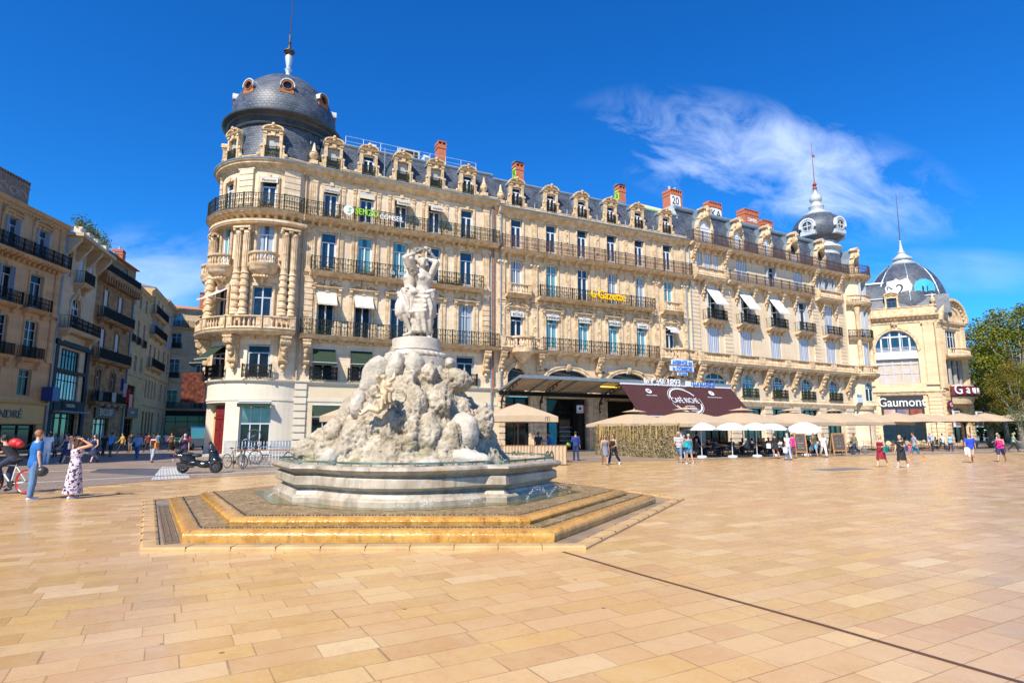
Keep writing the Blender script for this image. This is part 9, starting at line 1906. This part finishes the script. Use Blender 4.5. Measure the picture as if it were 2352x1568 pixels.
for k, (px, Y_, sc_, v, lb) in enumerate(((2262, 100, .92, 0, 'shorter plane tree beside the cinema building'), (2345, 88, 1.16, 0, 'tall yellow green plane tree at the right edge'), (2300, 108, 1.12, 1, 'browner plane tree behind the tall one'), (2415, 98, 1.0, 1, 'plane tree cut by the right frame edge'), (2240, 118, .8, 1, 'plane tree farthest back by the cinema'), (2330, 78, .55, 1, 'low plane tree filling the gap above the parasols'), (2390, 82, .6, 0, 'low plane tree at the far right edge'))):
 M = Matrix.Translation(((px - 1176) / 1380 * Y_, Y_, 0)) @ Matrix.Rotation(k * 1.3, 4, 'Z') @ Matrix.Scale(sc_, 4); o = empty('plane_tree', (0, 0, 0), 0, lb, 'tree', 'plane trees at the right', M=M); inst('trunk', tm[v][0], o, M); inst('crown', tm[v][1], o, M)
hd_ = MB(); rnd = random.Random(77)
for k in range(30): leafcloud(hd_, (78 + k * 3.2, 118 + rnd.uniform(-3, 3), rnd.uniform(1.2, 7)), 3.8, 420, .46, rnd)
tag(hd_.build('tree_belt', m_plane2, fix=False), 'far belt of trees behind the cinema at the right', 'trees', kind='stuff')
for k, (px, Y_) in enumerate(((2215, 66), (2268, 68), (2335, 64))):
 x = (px - 1176) / 1380 * Y_; o = empty('potted_olive_tree', (x, Y_, 0), 0, 'olive tree in a big grey pot %s' % ('behind the man in blue', 'between the blue and pink strollers', 'at the right edge')[k], 'potted tree', 'potted olive trees'); mb = MB(); mb.lathe((x, Y_, 0), [(.5, 0), (.72, .5), (.75, .75), (.68, .78)], 16); mb.build('pot', mat('grey_pot', (.16, .17, .18), .6, .15, 3), o, None, 'sm'); mb = MB(); mb.tube([(x, Y_, .7), (x + .1, Y_, 2.3)], .06, 6); mb.build('trunk', m_bark, o); mb = MB(); rnd = random.Random(k); [leafcloud(mb, (x + rnd.gauss(0, .5), Y_ + rnd.gauss(0, .4), 2.9 + rnd.gauss(0, .4)), .75, 220, .07, rnd) for _ in range(8)]; mb.build('crown', mat('olive_leaves', (.06, .09, .03), .6, vscale=2, col2=(.16, .19, .08)), o, fix=False)
o = empty('street_lamp', (37.4, 43.6, 0), 0, 'black lantern lamp post at the right frame edge', 'street lamp'); mb = MB(); mb.lathe((37.4, 43.6, 0), [(.2, 0), (.2, .6), (.1, .8), (.06, 3.3), (.1, 3.4)], 12); mb.build('pole', m_iron, o, None, 'sm'); mb = MB(); mb.lathe((37.4, 43.6, 3.4), [(.1, 0), (.28, .6), (.28, .65)], 8); mb.build('lantern', m_zincw, o); mb = MB(); mb.lathe((37.4, 43.6, 4.05), [(.42, 0), (.36, .3), (.12, .5), (.05, .7)], 12); mb.build('lamp_cap', m_iron, o, None, 'sm')
for i, (s, d, z, wd, lb) in enumerate(((1.0, .7, 18.0, 1.0, 'window box on the top railing of the corner building, left'), (12.6, .7, 18.0, 1.0, 'window box on the top railing of the corner building, right'), (3.9, .65, 13.8, 1.1, 'leafy window box on the middle balcony of the corner building, left'), (10.8, .65, 13.8, 2.2, 'long leafy window box on the middle balcony, right of the statue'), (.9, .65, 13.8, .7, 'small window box at the left end of the middle balcony'))): pot_plant(FA, s, d, z, wd, .45, lb)
pot_plant(FC, 17.3, .8, 18.0, .8, .6, 'yellow green potted plant on the iron balcony of the turreted building, left one', leaf=mat('leaves_lime', (.25, .32, .03), .6)); pot_plant(FC, 19.0, .8, 18.0, .7, .6, 'yellow green potted plant on the iron balcony of the turreted building, right one', leaf=MATS['leaves_lime']); pot_plant(FC, 22.4, .5, 18.6, .9, .4, 'green potted shrub on the stone balcony of the turreted building')
for s, lb in ((13.0, 'bottom floor balcony pot left of the pipe'),): pot_plant(RO, T(15), .75, 18.0, 1.1, .4, 'dark leafy window box on the top railing of the round tower')
